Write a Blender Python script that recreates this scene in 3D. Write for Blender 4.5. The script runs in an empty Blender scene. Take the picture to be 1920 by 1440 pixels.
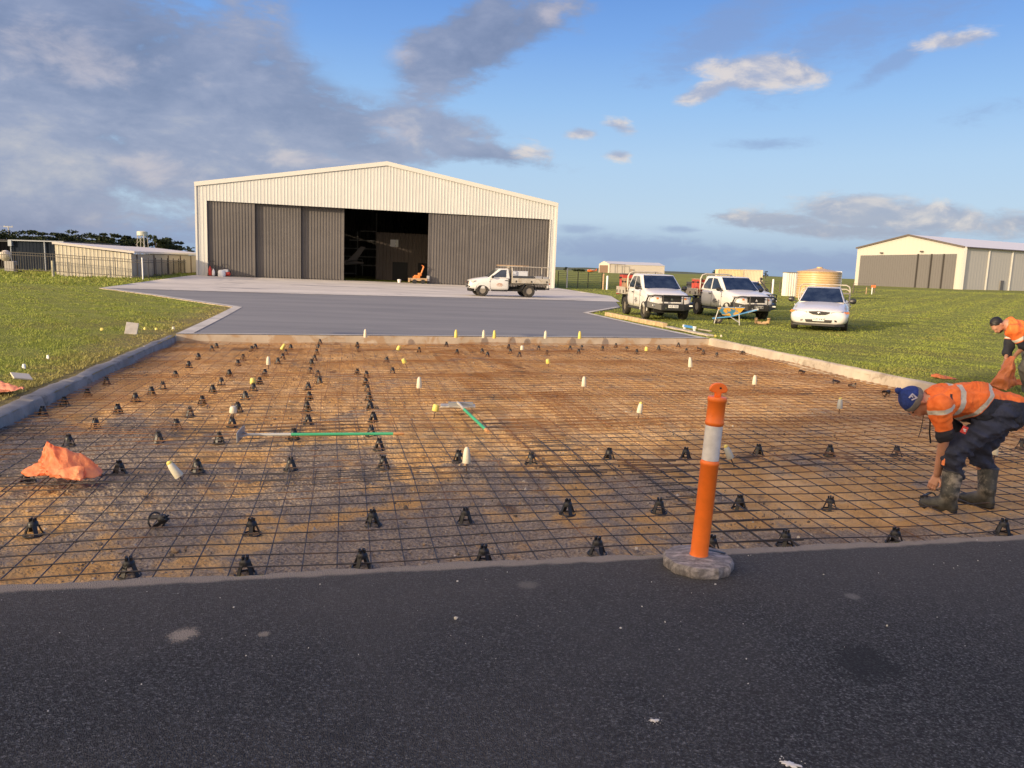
import bpy, bmesh, math, random
import numpy as np
from mathutils import Vector, Matrix, geometry

S = bpy.context.scene
COL = S.collection
random.seed(7)
RNG = np.random.default_rng(11)
rad = math.radians

# ------------------------------------------------------------------ camera
F_PX, HOR, ROLL, EYE = 1440.0, 503.0, 0.031, 1.70
PITCH = math.atan((720 - HOR) / F_PX)
cF = np.array([0, math.cos(PITCH), -math.sin(PITCH)])
_r0 = np.array([1.0, 0, 0]); _u0 = np.array([0, math.sin(PITCH), math.cos(PITCH)])
cR = math.cos(ROLL) * _r0 + math.sin(ROLL) * _u0
cU = -math.sin(ROLL) * _r0 + math.cos(ROLL) * _u0
cC = np.array([0, 0, EYE])
cam_d = bpy.data.cameras.new('camera'); cam = bpy.data.objects.new('camera', cam_d); COL.objects.link(cam)
cam_d.sensor_width = 36.0; cam_d.lens = F_PX / 1920 * 36.0
cam_d.clip_start = 0.05; cam_d.clip_end = 12000
M = Matrix.Identity(4)
for i in range(3):
    M[i][0] = cR[i]; M[i][1] = cU[i]; M[i][2] = -cF[i]; M[i][3] = cC[i]
cam.matrix_world = M
S.camera = cam

S.view_settings.view_transform = 'Standard'
S.view_settings.look = 'None'
S.view_settings.exposure = 0.0
S.view_settings.gamma = 1.0
S.view_settings.use_curve_mapping = False

SUN_ELEV = 12.5
SUN_DIR = np.array([0.75, 0.66])            # the way the light travels over the ground
SUN_DIR = SUN_DIR / np.linalg.norm(SUN_DIR)

# ------------------------------------------------------------------ node helper
class G:
    def __init__(s, nt): s.nt = nt
    def n(s, typ, **kw):
        nd = s.nt.nodes.new(typ)
        for k, v in kw.items(): setattr(nd, k, v)
        return nd
    def put(s, sock, v):
        if isinstance(v, bpy.types.NodeSocket): s.nt.links.new(v, sock)
        elif v is not None:
            if hasattr(sock.default_value, '__len__') and not isinstance(v, (int, float)):
                v = tuple(v)
                if len(sock.default_value) == 4 and len(v) == 3: v = v + (1,)
            sock.default_value = v
    def m(s, op, a, b=None, c=None, clamp=False):
        nd = s.n('ShaderNodeMath', operation=op, use_clamp=clamp)
        for i, v in enumerate((a, b, c)): 
            if v is not None: s.put(nd.inputs[i], v)
        return nd.outputs[0]
    def vm(s, op, a, b=None, out=0, scale=None):
        nd = s.n('ShaderNodeVectorMath', operation=op)
        s.put(nd.inputs[0], a)
        if b is not None: s.put(nd.inputs[1], b)
        if scale is not None: s.put(nd.inputs[3], scale)
        return nd.outputs[out]
    def mix(s, fac, a, b, mode='MIX'):
        nd = s.n('ShaderNodeMix', data_type='RGBA', blend_type=mode)
        s.put(nd.inputs[0], fac); s.put(nd.inputs[6], a); s.put(nd.inputs[7], b)
        return nd.outputs[2]
    def noise(s, vec, scale, detail=4, rough=.55, dist=0.0):
        nd = s.n('ShaderNodeTexNoise')
        if vec is not None: s.put(nd.inputs['Vector'], vec)
        nd.inputs['Scale'].default_value = scale; nd.inputs['Detail'].default_value = detail
        nd.inputs['Roughness'].default_value = rough; nd.inputs['Distortion'].default_value = dist
        return nd.outputs[0]
    def voro(s, vec, scale, feature='F1', out='Distance'):
        nd = s.n('ShaderNodeTexVoronoi', feature=feature)
        if vec is not None: s.put(nd.inputs['Vector'], vec)
        nd.inputs['Scale'].default_value = scale
        return nd.outputs[out]
    def ss(s, v, lo, hi, a=0.0, b=1.0):
        nd = s.n('ShaderNodeMapRange', interpolation_type='SMOOTHSTEP')
        s.put(nd.inputs[0], v)
        nd.inputs[1].default_value = lo; nd.inputs[2].default_value = hi
        nd.inputs[3].default_value = a; nd.inputs[4].default_value = b
        return nd.outputs[0]
    def ramp(s, v, stops):
        nd = s.n('ShaderNodeValToRGB'); cr = nd.color_ramp
        while len(cr.elements) < len(stops): cr.elements.new(0.5)
        for e, (p, c) in zip(cr.elements, stops):
            e.position = p; e.color = tuple(c) + (1,) if len(c) == 3 else c
        s.put(nd.inputs[0], v)
        return nd.outputs[0]
    def sep(s, v):
        nd = s.n('ShaderNodeSeparateXYZ'); s.put(nd.inputs[0], v); return nd.outputs
    def comb(s, x, y, z):
        nd = s.n('ShaderNodeCombineXYZ')
        for i, v in enumerate((x, y, z)): s.put(nd.inputs[i], v)
        return nd.outputs[0]

def lin(r, g, b):
    f = lambda c: (c / 255 / 12.92) if c / 255 <= .04045 else ((c / 255 + .055) / 1.055) ** 2.4
    return (f(r), f(g), f(b))

# ------------------------------------------------------------------ world: sky with clouds
W = bpy.data.worlds.new('World'); S.world = W; W.use_nodes = True
def pxdir(px, py):
    d = cF + (px - 960) / F_PX * cR - (py - 720) / F_PX * cU
    d = d / np.linalg.norm(d)
    return math.atan2(d[0], d[1]), math.asin(d[2])
def build_world():
    nt = W.node_tree; nt.nodes.clear(); g = G(nt)
    out = g.n('ShaderNodeOutputWorld')
    d = g.n('ShaderNodeTexCoord').outputs['Generated']
    x, y, z = g.sep(d)
    az = g.m('ARCTAN2', x, y); el = g.m('ARCSINE', z)
    uv = g.comb(az, el, 0.0)
    # clear air
    e = g.m('DIVIDE', g.m('ADD', el, 0.05), 1.3, clamp=True)
    P = lambda v: (v + 0.05) / 1.3
    sky = g.ramp(e, [(0.0, lin(120, 140, 165)), (P(0.0), lin(150, 174, 206)), (P(.028), lin(160, 185, 216)), (P(.065), lin(188, 213, 236)),
                     (P(.135), lin(176, 209, 242)), (P(.20), lin(152, 195, 243)), (P(.27), lin(124, 172, 237)),
                     (P(.34), lin(100, 150, 224)), (P(.6), lin(70, 122, 212)), (1.0, lin(58, 104, 190))])
    # warm brightness round the sun, which is behind the camera
    sd = (-SUN_DIR[0] * math.cos(rad(SUN_ELEV)), -SUN_DIR[1] * math.cos(rad(SUN_ELEV)), math.sin(rad(SUN_ELEV)))
    dot = g.vm('DOT_PRODUCT', d, sd, out=1)
    sky = g.mix(g.ss(dot, .0, .95), sky, (2.6, 2.0, 1.40))
    # cloud fields
    lay = g.vm('MULTIPLY', d, (1.0, 1.0, 2.1))
    n1 = g.noise(lay, 5.5, 10, .64, .25)
    n2 = g.noise(g.vm('ADD', lay, (3.1, .7, 1.3)), 13, 8, .60, .3)
    n3 = g.noise(g.vm('ADD', lay, (7.1, 2.7, 5.3)), 3.0, 6, .55)
    def field(blobs):
        acc = None
        for (px, py, a, b, w, rot) in blobs:
            u0, v0 = pxdir(px, py)
            q = g.vm('SUBTRACT', uv, (u0, v0, 0))
            if rot:
                nd = g.n('ShaderNodeVectorRotate', rotation_type='Z_AXIS'); g.put(nd.inputs['Vector'], q)
                nd.inputs['Angle'].default_value = rot; q = nd.outputs[0]
            q = g.vm('MULTIPLY', q, (F_PX / a, F_PX / b, 0))
            l = g.vm('LENGTH', q, out=1)
            v = g.m('MULTIPLY', g.m('SUBTRACT', 1.0, l), w)
            acc = v if acc is None else g.m('SMOOTH_MAX', acc, v, .12)
        return acc
    grey = field([(60, 130, 520, 210, 1.2, 0), (370, 190, 330, 150, 1.2, 0), (300, 300, 480, 100, .9, 0), (560, 225, 210, 70, .9, .1), 
                  (890, 85, 185, 80, 1.0, -.45), (1000, 40, 110, 60, .8, -.5), (900, 285, 170, 30, .8, .12), (820, 240, 160, 40, .55, .1), (700, 285, 150, 35, .6, 0),
                  (-500, 200, 700, 330, 1.2, 0)])
    thin = field([(1370, 60, 230, 60, .75, -.5), (1590, 60, 300, 70, .65, -.35), (1680, 115, 100, 20, .8, -.55), (1750, 30, 260, 50, .5, -.3),
                  (1240, 470, 380, 32, .9, .03), (1500, 490, 420, 26, .8, .03), (1080, 430, 60, 12, .8, 0), (1275, 430, 45, 9, .8, 0),
                  (1830, 215, 100, 34, .5, -.1), (1420, 270, 100, 16, .7, 0), (250, 430, 420, 45, .75, 0)])
    white = field([(1415, 135, 112, 38, 1.15, .0), (1335, 165, 78, 22, 1.0, -.35), (1480, 140, 80, 24, .8, .1), (1790, 76, 72, 20, .9, -.1), (1165, 238, 48, 19, .9, .3), (1095, 250, 48, 12, .7, -.1), (1165, 292, 34, 13, .8, 0),
                   (1610, 400, 130, 40, 1.2, .05), (1450, 415, 150, 28, 1.0, .03), (1740, 412, 180, 32, .9, .08), (1900, 420, 140, 30, .7, 0), (1560, 432, 230, 18, 1.0, .03),
                   (990, 285, 60, 22, .8, .2)])
    c1 = g.m('ADD', n1, -.5); c2 = g.m('ADD', n2, -.5); c3 = g.m('ADD', n3, -.5)
    n4 = g.noise(g.vm('ADD', g.vm('MULTIPLY', lay, (1, 1, 1.6)), (1.3, 4.2, 2.2)), 30, 8, .66, .5); c4 = g.m('ADD', n4, -.5)
    ag = g.ss(g.m('ADD', g.m('ADD', g.m('ADD', grey, g.m('MULTIPLY', c1, 1.7)), g.m('MULTIPLY', c2, .9)), g.m('MULTIPLY', c4, .5)), -.05, .45)
    gap = field([(640, 60, 90, 95, 1.0, -.5), (660, 135, 90, 40, .8, .2)])
    ag = g.m('MULTIPLY', ag, g.ss(g.m('ADD', g.m('ADD', gap, g.m('MULTIPLY', c1, 1.6)), g.m('MULTIPLY', c4, 1.0)), .6, -.1))
    at_ = g.m('MULTIPLY', g.ss(g.m('ADD', g.m('ADD', thin, g.m('MULTIPLY', c1, 1.5)), g.m('MULTIPLY', c4, 1.0)), .0, .75), .55)
    aw = g.ss(g.m('ADD', g.m('ADD', white, g.m('ADD', g.m('MULTIPLY', c2, 1.35), g.m('MULTIPLY', c4, .9))), g.m('MULTIPLY', c1, .6)), .02, .62)
    # grey clouds: bluish undersides, warm patches where the low sun catches them
    gc = g.ramp(g.m('ADD', g.m('ADD', n1, g.m('ADD', g.m('MULTIPLY', c2, .6), g.m('MULTIPLY', c4, .12))), g.m('MULTIPLY', c3, .9)), [(.22, lin(118, 132, 166)), (.42, lin(136, 148, 180)), (.58, lin(154, 163, 191)), (.74, lin(182, 184, 198)), (.92, lin(214, 207, 205))])
    warm = field([(150, 110, 170, 60, .9, 0), (270, 315, 150, 50, .8, 0), (745, 105, 60, 40, .9, 0), (1030, 28, 60, 40, .9, 0), (560, 300, 150, 25, .7, 0), (740, 245, 80, 25, .6, 0)])
    gc = g.mix(g.m('MULTIPLY', g.ss(g.m('ADD', warm, g.m('MULTIPLY', c2, 2.2)), .15, .9), .55), gc, lin(216, 204, 206))
    sky = g.mix(at_, sky, lin(134, 154, 198))
    sky = g.mix(g.m('MULTIPLY', ag, .93), sky, gc)
    # white clouds: lit from the left above, lilac below
    nl = g.noise(g.vm('ADD', lay, (3.1 + .012, .7, 1.3 - .03)), 13, 8, .60, .3)
    lit = g.ss(g.m('ADD', g.m('MULTIPLY', g.m('SUBTRACT', n2, nl), 3.2), .5), .1, .95)
    wc = g.mix(lit, lin(168, 176, 202), lin(230, 219, 213)); wc = g.mix(g.m('MULTIPLY', g.ss(el, .16, .05), g.ss(n2, .72, .46)), wc, lin(156, 166, 192))
    sky = g.mix(g.m('MULTIPLY', aw, .9), sky, wc)
    b2 = g.n('ShaderNodeBackground'); g.put(b2.inputs[0], sky); b2.inputs[1].default_value = 1.06
    ns = g.n('ShaderNodeTexSky', sky_type='NISHITA'); ns.sun_disc = False
    ns.sun_elevation = rad(SUN_ELEV); ns.sun_rotation = math.atan2(-SUN_DIR[0], -SUN_DIR[1])
    ns.air_density = 1.0; ns.dust_density = 1.0; ns.ozone_density = 1.0
    b1 = g.n('ShaderNodeBackground'); g.put(b1.inputs[0], ns.outputs[0]); b1.inputs[1].default_value = 0.09
    mx = g.n('ShaderNodeMixShader'); mx.inputs[0].default_value = 0.86
    nt.links.new(b1.outputs[0], mx.inputs[1]); nt.links.new(b2.outputs[0], mx.inputs[2])
    nt.links.new(mx.outputs[0], out.inputs[0])
build_world()
W.cycles.sampling_method = 'MANUAL'; W.cycles.sample_map_resolution = 512

# ------------------------------------------------------------------ sun
sl = bpy.data.lights.new('sun', 'SUN'); sl.energy = 5.0; sl.angle = rad(0.55); sl.color = (1.0, .78, .52)
so = bpy.data.objects.new('sun', sl); COL.objects.link(so)
_d = Vector((SUN_DIR[0] * math.cos(rad(SUN_ELEV)), SUN_DIR[1] * math.cos(rad(SUN_ELEV)), -math.sin(rad(SUN_ELEV))))
so.rotation_euler = _d.to_track_quat('-Z', 'Y').to_euler(); so.location = (-20, -20, 30)

# ------------------------------------------------------------------ lay of the land, and pixels of the photo measured on it
def sstep(a, b, x):
    t = np.clip((x - a) / (b - a), 0, 1); return t * t * (3 - 2 * t)
def gz(x, y):
    base = -.15 * sstep(6, 30, y) - .0095 * np.clip(x, -40, 0) * sstep(30, 70, y)
    far = .55 * sstep(80, 140, y) * sstep(25, 60, x)
    lump = (.05 * np.sin(x * .31 + 1) * np.sin(y * .23) + .03 * np.sin(x * .83) * np.sin(y * .61 + 2)) * sstep(12, 30, np.abs(x) + .12 * y) * .5
    return base + far + lump * 0
def ray(px, py): return cF + (px - 960) / F_PX * cR - (py - 720) / F_PX * cU
def at(px, py, dz=0.0):
    """ground point seen at a photo pixel"""
    d = ray(px, py); z = 0.0; p = cC
    for _ in range(80):
        p = cC + (z + dz - EYE) / d[2] * d; z = .5 * z + .5 * float(gz(p[0], p[1]))
    return p
def atd(px, py, y):
    """point seen at a photo pixel at a given distance ahead"""
    d = ray(px, py); return cC + d * (y / d[1])

# ------------------------------------------------------------------ object helpers
def tag(o, label=None, cat=None, group=None, kind=None):
    if label: o['label'] = label
    if cat: o['category'] = cat
    if group: o['group'] = group
    if kind: o['kind'] = kind
    return o
def thing(name, label, cat, loc=(0, 0, 0), rz=0.0, group=None, rot=None):
    o = bpy.data.objects.new(name, None); COL.objects.link(o)
    o.location = tuple(float(v) for v in loc); o.rotation_euler = rot if rot else (0, 0, rz)
    o.empty_display_size = .2
    return tag(o, label, cat, group)
def copy_tree(o, parent=None):
    c = o.copy(); COL.objects.link(c); c.parent = parent
    for ch in list(o.children): copy_tree(ch, c)
    return c
def rotz(a):
    c, s = math.cos(a), math.sin(a); return np.array([[c, -s, 0], [s, c, 0], [0, 0, 1.0]])

class MB:
    def __init__(s): s.v = []; s.f = []; s.mi = []
    def add(s, vs, fs, mi=0):
        b = len(s.v); s.v.extend([tuple(float(c) for c in p) for p in vs])
        s.f.extend([tuple(b + i for i in f) for f in fs]); s.mi.extend([mi] * len(fs)); return s
    def box(s, c, d, mi=0, R=None):
        c = np.array(c, float); hx, hy, hz = d[0] / 2, d[1] / 2, d[2] / 2
        P = np.array([[x, y, z] for z in (-hz, hz) for y in (-hy, hy) for x in (-hx, hx)])
        if R is not None: P = P @ np.asarray(R).T
        return s.add(P + c, [(0, 2, 3, 1), (4, 5, 7, 6), (0, 1, 5, 4), (2, 6, 7, 3), (0, 4, 6, 2), (1, 3, 7, 5)], mi)
    def bar(s, p, q, w, hh, mi=0, up=(0, 0, 1)):
        p = np.array(p, float); q = np.array(q, float); d = q - p; L = np.linalg.norm(d); x = d / L
        u = np.array(up, float); yv = np.cross(u, x)
        if np.linalg.norm(yv) < 1e-4: yv = np.cross((1, 0, 0), x)
        yv /= np.linalg.norm(yv); zv = np.cross(x, yv)
        return s.box((p + q) / 2, (L, w, hh), mi, np.stack([x, yv, zv], 1))
    def tube(s, pts, r, n=8, mi=0, caps=True, closed=False):
        P = [np.array(p, float) for p in pts]; k = len(P)
        rs = [r] * k if np.isscalar(r) else list(r)
        vs = []; prev = None
        for i in range(k):
            a = P[(i - 1) % k] if (i > 0 or closed) else P[i]; b = P[(i + 1) % k] if (i < k - 1 or closed) else P[i]
            t = b - a; t = t / (np.linalg.norm(t) + 1e-9)
            if prev is None:
                u = np.cross(t, (0, 0, 1.0))
                if np.linalg.norm(u) < .05: u = np.cross(t, (1.0, 0, 0))
            else: u = prev - t * (prev @ t)
            u = u / (np.linalg.norm(u) + 1e-9); prev = u; w = np.cross(t, u)
            for j in range(n):
                a_ = 2 * math.pi * j / n; vs.append(P[i] + rs[i] * (math.cos(a_) * u + math.sin(a_) * w))
        fs = []
        for i in range(k if closed else k - 1):
            for j in range(n):
                a, b = i * n + j, i * n + (j + 1) % n; c, d = ((i + 1) % k) * n + (j + 1) % n, ((i + 1) % k) * n + j
                fs.append((a, d, c, b))
        if caps and not closed: fs += [tuple(range(n)), tuple(reversed(range((k - 1) * n, k * n)))]
        return s.add(vs, fs, mi)
    def lathe(s, prof, n=24, c=(0, 0, 0), R=None, mi=0, caps=True):
        vs = []; k = len(prof)
        for (r, z) in prof:
            for j in range(n):
                a = 2 * math.pi * j / n; vs.append((r * math.cos(a), r * math.sin(a), z))
        V = np.array(vs)
        if R is not None: V = V @ np.asarray(R).T
        fs = []
        for i in range(k - 1):
            for j in range(n):
                fs.append((i * n + j, i * n + (j + 1) % n, (i + 1) * n + (j + 1) % n, (i + 1) * n + j))
        if caps: fs += [tuple(reversed(range(n))), tuple(range((k - 1) * n, k * n))]
        return s.add(V + np.array(c, float), fs, mi)
    def extrude(s, poly, vec, mi=0):
        n = len(poly); P = np.array(poly, float); Q = P + np.array(vec, float)
        return s.add(list(P) + list(Q), [tuple(reversed(range(n))), tuple(range(n, 2 * n))] + [(i, (i + 1) % n, n + (i + 1) % n, n + i) for i in range(n)], mi)
    def loft(s, rings, mi=0, caps=True):
        n = len(rings[0]); vs = [p for r in rings for p in r]; fs = []
        for i in range(len(rings) - 1):
            for j in range(n):
                fs.append((i * n + j, i * n + (j + 1) % n, (i + 1) * n + (j + 1) % n, (i + 1) * n + j))
        if caps: fs += [tuple(reversed(range(n))), tuple(range((len(rings) - 1) * n, len(rings) * n))]
        return s.add(vs, fs, mi)
    def build(s, name, mats, parent=None, smooth=False, sharp=35, fix=True, bevel=0):
        me = bpy.data.meshes.new(name); me.from_pydata(s.v, [], s.f)
        for m in (mats if isinstance(mats, (list, tuple)) else [mats]): me.materials.append(m)
        me.polygons.foreach_set('material_index', s.mi)
        if fix:
            bm = bmesh.new(); bm.from_mesh(me); bmesh.ops.recalc_face_normals(bm, faces=bm.faces); bm.to_mesh(me); bm.free()
        if smooth:
            me.polygons.foreach_set('use_smooth', [True] * len(me.polygons)); me.set_sharp_from_angle(angle=rad(sharp))
        me.update()
        o = bpy.data.objects.new(name, me); COL.objects.link(o); o.parent = parent
        if bevel:
            b = o.modifiers.new('Bevel', 'BEVEL'); b.width = bevel; b.segments = 2; b.limit_method = 'ANGLE'; b.angle_limit = rad(40)
        return o
def np_mesh(name, V, Fc, mats, parent=None, smooth=True, mi=None):
    """big meshes straight from arrays; Fc is (n,3) or (n,4)"""
    V = np.ascontiguousarray(V, np.float32); Fc = np.ascontiguousarray(Fc, np.int32)
    me = bpy.data.meshes.new(name); me.vertices.add(len(V)); me.vertices.foreach_set('co', V.ravel())
    k = Fc.shape[1]; me.loops.add(Fc.size); me.loops.foreach_set('vertex_index', Fc.ravel())
    me.polygons.add(len(Fc)); me.polygons.foreach_set('loop_start', np.arange(0, Fc.size, k, dtype=np.int32))
    me.polygons.foreach_set('use_smooth', np.full(len(Fc), smooth))
    for m in (mats if isinstance(mats, (list, tuple)) else [mats]): me.materials.append(m)
    if mi is not None: me.polygons.foreach_set('material_index', np.ascontiguousarray(mi, np.int32))
    me.update(calc_edges=True); me.validate()
    o = bpy.data.objects.new(name, me); COL.objects.link(o); o.parent = parent
    return o
def bake(o):
    """apply the modifiers of an object to its mesh"""
    dg = bpy.context.evaluated_depsgraph_get(); dg.update()
    me = bpy.data.meshes.new_from_object(o.evaluated_get(dg)); o.modifiers.clear(); o.data = me; return o
def lettering(text, size, m, parent, loc, rot, name='lettering', depth=.002, bold=0.0, spacing=1.0):
    cu = bpy.data.curves.new(name, 'FONT'); cu.body = text; cu.size = size; cu.align_x = 'CENTER'; cu.align_y = 'CENTER'
    cu.extrude = depth; cu.offset = bold; cu.space_character = spacing
    t = bpy.data.objects.new(name, cu); COL.objects.link(t)
    dg = bpy.context.evaluated_depsgraph_get(); dg.update()
    me = bpy.data.meshes.new_from_object(t.evaluated_get(dg)); bpy.data.objects.remove(t)
    me.materials.clear(); me.materials.append(m)
    o = bpy.data.objects.new(name, me); COL.objects.link(o); o.parent = parent; o.location = loc; o.rotation_euler = rot
    return o

# ------------------------------------------------------------------ materials
MATS = {}
def mat(name, base, rough=.6, metal=0.0, var=0.0, vscale=3.0, bump=0.0, bscale=40.0, base2=None, spec=.5, coat=0.0, sub=0.0, trans=0.0, dirt=None, dscale=2.0, dthr=(.5, .7), alpha=1.0, stretch=None):
    if name in MATS: return MATS[name]
    m = bpy.data.materials.new(name); m.use_nodes = True; nt = m.node_tree; nt.nodes.clear(); g = G(nt)
    out = g.n('ShaderNodeOutputMaterial'); b = g.n('ShaderNodeBsdfPrincipled')
    nt.links.new(b.outputs[0], out.inputs[0])
    co = g.n('ShaderNodeTexCoord').outputs['Object']
    if stretch: co = g.vm('MULTIPLY', co, stretch)
    c = tuple(base)
    if var or base2:
        n = g.noise(co, vscale, 6, .6)
        b2 = base2 if base2 else tuple(min(1, v * (1 + var)) for v in base)
        b1 = base if base2 else tuple(v * (1 - var) for v in base)
        c = g.mix(g.ss(n, .32, .68), b1, b2)
    if dirt:
        n = g.noise(g.vm('ADD', co, (5, 3, 1)), dscale, 8, .65, .4)
        c = g.mix(g.ss(n, dthr[0], dthr[1]), c, dirt)
    g.put(b.inputs['Base Color'], c)
    b.inputs['Roughness'].default_value = rough; b.inputs['Metallic'].default_value = metal
    b.inputs['Specular IOR Level'].default_value = spec
    if coat: b.inputs['Coat Weight'].default_value = coat; b.inputs['Coat Roughness'].default_value = .06
    if sub:
        b.inputs['Subsurface Weight'].default_value = sub; b.inputs['Subsurface Radius'].default_value = (.05, .02, .01); b.inputs['Subsurface Scale'].default_value = .3
    if bump:
        bn = g.n('ShaderNodeBump'); bn.inputs['Strength'].default_value = bump; bn.inputs['Distance'].default_value = .02
        g.put(bn.inputs['Height'], g.noise(co, bscale, 6, .65)); g.put(b.inputs['Normal'], bn.outputs[0])
    if trans:
        tl = g.n('ShaderNodeBsdfTranslucent'); g.put(tl.inputs[0], c); mx = g.n('ShaderNodeMixShader'); mx.inputs[0].default_value = trans
        nt.links.new(b.outputs[0], mx.inputs[1]); nt.links.new(tl.outputs[0], mx.inputs[2]); nt.links.new(mx.outputs[0], out.inputs[0])
    MATS[name] = m; return m
def custom(name, fn):
    m = bpy.data.materials.new(name); m.use_nodes = True; nt = m.node_tree; nt.nodes.clear(); g = G(nt)
    out = g.n('ShaderNodeOutputMaterial'); b = g.n('ShaderNodeBsdfPrincipled'); nt.links.new(b.outputs[0], out.inputs[0])
    co = g.n('ShaderNodeTexCoord').outputs['Object']
    fn(g, b, co); MATS[name] = m; return m
def bump_to(g, b, hgt, strength, dist=.02):
    bn = g.n('ShaderNodeBump'); bn.inputs['Strength'].default_value = strength; bn.inputs['Distance'].default_value = dist
    g.put(bn.inputs['Height'], hgt); g.put(b.inputs['Normal'], bn.outputs[0])
# ================================================================== SETTING
def inpoly(P, poly):
    P = np.atleast_2d(P); x, y = P[:, 0], P[:, 1]; r = np.zeros(len(P), bool); n = len(poly)
    for i in range(n):
        (x1, y1), (x2, y2) = poly[i][:2], poly[(i + 1) % n][:2]
        c = ((y1 > y) != (y2 > y)) & (x < (x2 - x1) * (y - y1) / (y2 - y1 + 1e-12) + x1); r ^= c
    return r
def isect(p, d, q, e):
    A = np.array([[d[0], -e[0]], [d[1], -e[1]]]); t = np.linalg.solve(A, np.array(q[:2]) - np.array(p[:2])); return np.array(p[:2]) + t[0] * np.array(d[:2])
def sheet(name, poly, step, zoff, m, holes=(), extra=None, kind='structure', clip=True):
    """a sheet that follows the land inside a polygon"""
    poly = [np.array(p[:2], float) for p in poly]
    pts = []; edges = []
    for pg in [poly] + [list(h) for h in holes]:
        b = len(pts); k = 0
        for i in range(len(pg)):
            a, c = np.array(pg[i][:2]), np.array(pg[(i + 1) % len(pg)][:2]); L = np.linalg.norm(c - a); n = max(1, min(60, int(L / max(step, 1e-3))))
            for j in range(n): pts.append(a + (c - a) * j / n); k += 1
        edges += [(b + i, b + (i + 1) % k) for i in range(k)]
    P = np.array(poly); lo, hi = P.min(0), P.max(0)
    if extra is None:
        gx, gy = np.meshgrid(np.arange(lo[0], hi[0], step), np.arange(lo[1], hi[1], step)); Q = np.stack([gx.ravel(), gy.ravel()], 1)
    else: Q = extra
    k = inpoly(Q, poly)
    for h in holes: k &= ~inpoly(Q, h)
    pts += list(Q[k])
    r = geometry.delaunay_2d_cdt([Vector((float(a), float(b))) for a, b in pts], edges, [], 0, 1e-5)
    V = np.array([(v[0], v[1]) for v in r[0]]); Fc = np.array([f for f in r[2] if len(f) == 3])
    cen = V[Fc].mean(1); k = inpoly(cen, poly)
    for h in holes: k &= ~inpoly(cen, h)
    Fc = Fc[k]; z = gz(V[:, 0], V[:, 1]) + zoff
    a = V[Fc]; cr = (a[:, 1, 0] - a[:, 0, 0]) * (a[:, 2, 1] - a[:, 0, 1]) - (a[:, 1, 1] - a[:, 0, 1]) * (a[:, 2, 0] - a[:, 0, 0])
    Fc[cr < 0] = Fc[cr < 0][:, ::-1]
    o = np_mesh(name, np.column_stack([V, z]), Fc, m); tag(o, kind=kind); return o
X2 = lambda p: np.array(p[:2], float)

# --- measured lines
FA, FB = X2(at(60, 1100)), X2(at(1920, 1005)); fd = (FB - FA) / np.linalg.norm(FB - FA); fn = np.array([-fd[1], fd[0]])
KL0, BL = X2(at(0, 780)), X2(at(330, 629)); BR = X2(at(1330, 637)); KR1 = X2(at(1700, 716))
FL = isect(FA, fd, BL, KL0 - BL); FR = isect(FA, fd, BR, KR1 - BR)
PIT = [FL, FR, BR, BL]
def bil(s, t):
    s = np.asarray(s)[..., None]; t = np.asarray(t)[..., None]
    return (FL * (1 - s) + FR * s) * (1 - t) + (BL * (1 - s) + BR * s) * t
ZP = -.19

# --- materials of the setting
def f_asphalt(g, b, co):
    n1 = g.noise(co, .55, 6, .6, .4); n2 = g.noise(co, 75, 4, .75); v = g.voro(co, 150); vc = g.sep(g.voro(co, 150, out='Color'))[0]; n4 = g.noise(co, 5, 5, .6)
    c = g.ramp(vc, [(0, (.036, .040, .044)), (.45, (.064, .069, .073)), (.80, (.112, .117, .121)), (1, (.21, .215, .22))]); c = g.mix(g.ss(n2, .60, .40), c, (.022, .0225, .026))
    c = g.mix(g.m('MULTIPLY', g.ss(n1, .36, .66), .40), c, (.10, .095, .092))
    c = g.mix(g.m('MULTIPLY', g.ss(g.noise(co, 1.5, 4, .55, 1.0), .6, .72), .5), c, (.034, .035, .039))
    c = g.mix(g.ss(g.voro(co, 120, out='Color') if False else g.noise(co, 160, 2, .5), .71, .75), c, (.24, .23, .22))
    for (px_, py_, r_, col_, k_) in ((342, 1191, .085, (.36, .31, .25), 1.0), (495, 1189, .03, (.34, .30, .24), .8), (990, 1096, .07, (.26, .24, .21), .55), (1600, 1118, .05, (.30, .29, .27), .45), (1620, 1245, .22, (.022, .024, .027), .7), (1250, 1190, .6, (.085, .085, .085), .25)):
        pc = at(px_, py_, .01); dd = g.vm('LENGTH', g.vm('SUBTRACT', co, (float(pc[0]), float(pc[1]), .01)), out=1)
        mk = g.ss(g.m('ADD', g.m('DIVIDE', dd, r_), g.m('ADD', g.m('MULTIPLY', g.m('ADD', n4, -.5), 1.2), g.m('MULTIPLY', g.m('ADD', n2, -.5), 1.9))), .95, .45, 0, k_); c = g.mix(mk, c, col_)
    # dust swept along the broken edge
    x, y, z = g.sep(co); dist = g.m('ADD', g.m('ADD', g.m('MULTIPLY', x, float(-fn[0])), g.m('MULTIPLY', y, float(-fn[1]))), float(fn @ FA))
    wob = g.m('MULTIPLY', g.m('ADD', n4, -.5), .22)
    e = g.m('ADD', dist, wob)
    c = g.mix(g.ss(e, 1.2, -.1, 0, .38), c, (.15, .135, .12))
    c = g.mix(g.m('MULTIPLY', g.ss(g.m('ADD', dist, g.m('MULTIPLY', wob, .35)), .10, .06), .85), c, g.mix(n2, (.28, .235, .185), (.46, .40, .33)))
    g.put(b.inputs['Base Color'], c); b.inputs['Roughness'].default_value = .88; b.inputs['Specular IOR Level'].default_value = .25
    bump_to(g, b, g.m('ADD', g.m('MULTIPLY', n2, .7), g.m('MULTIPLY', v, .9)), .9, .012)
custom('asphalt', f_asphalt)
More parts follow.
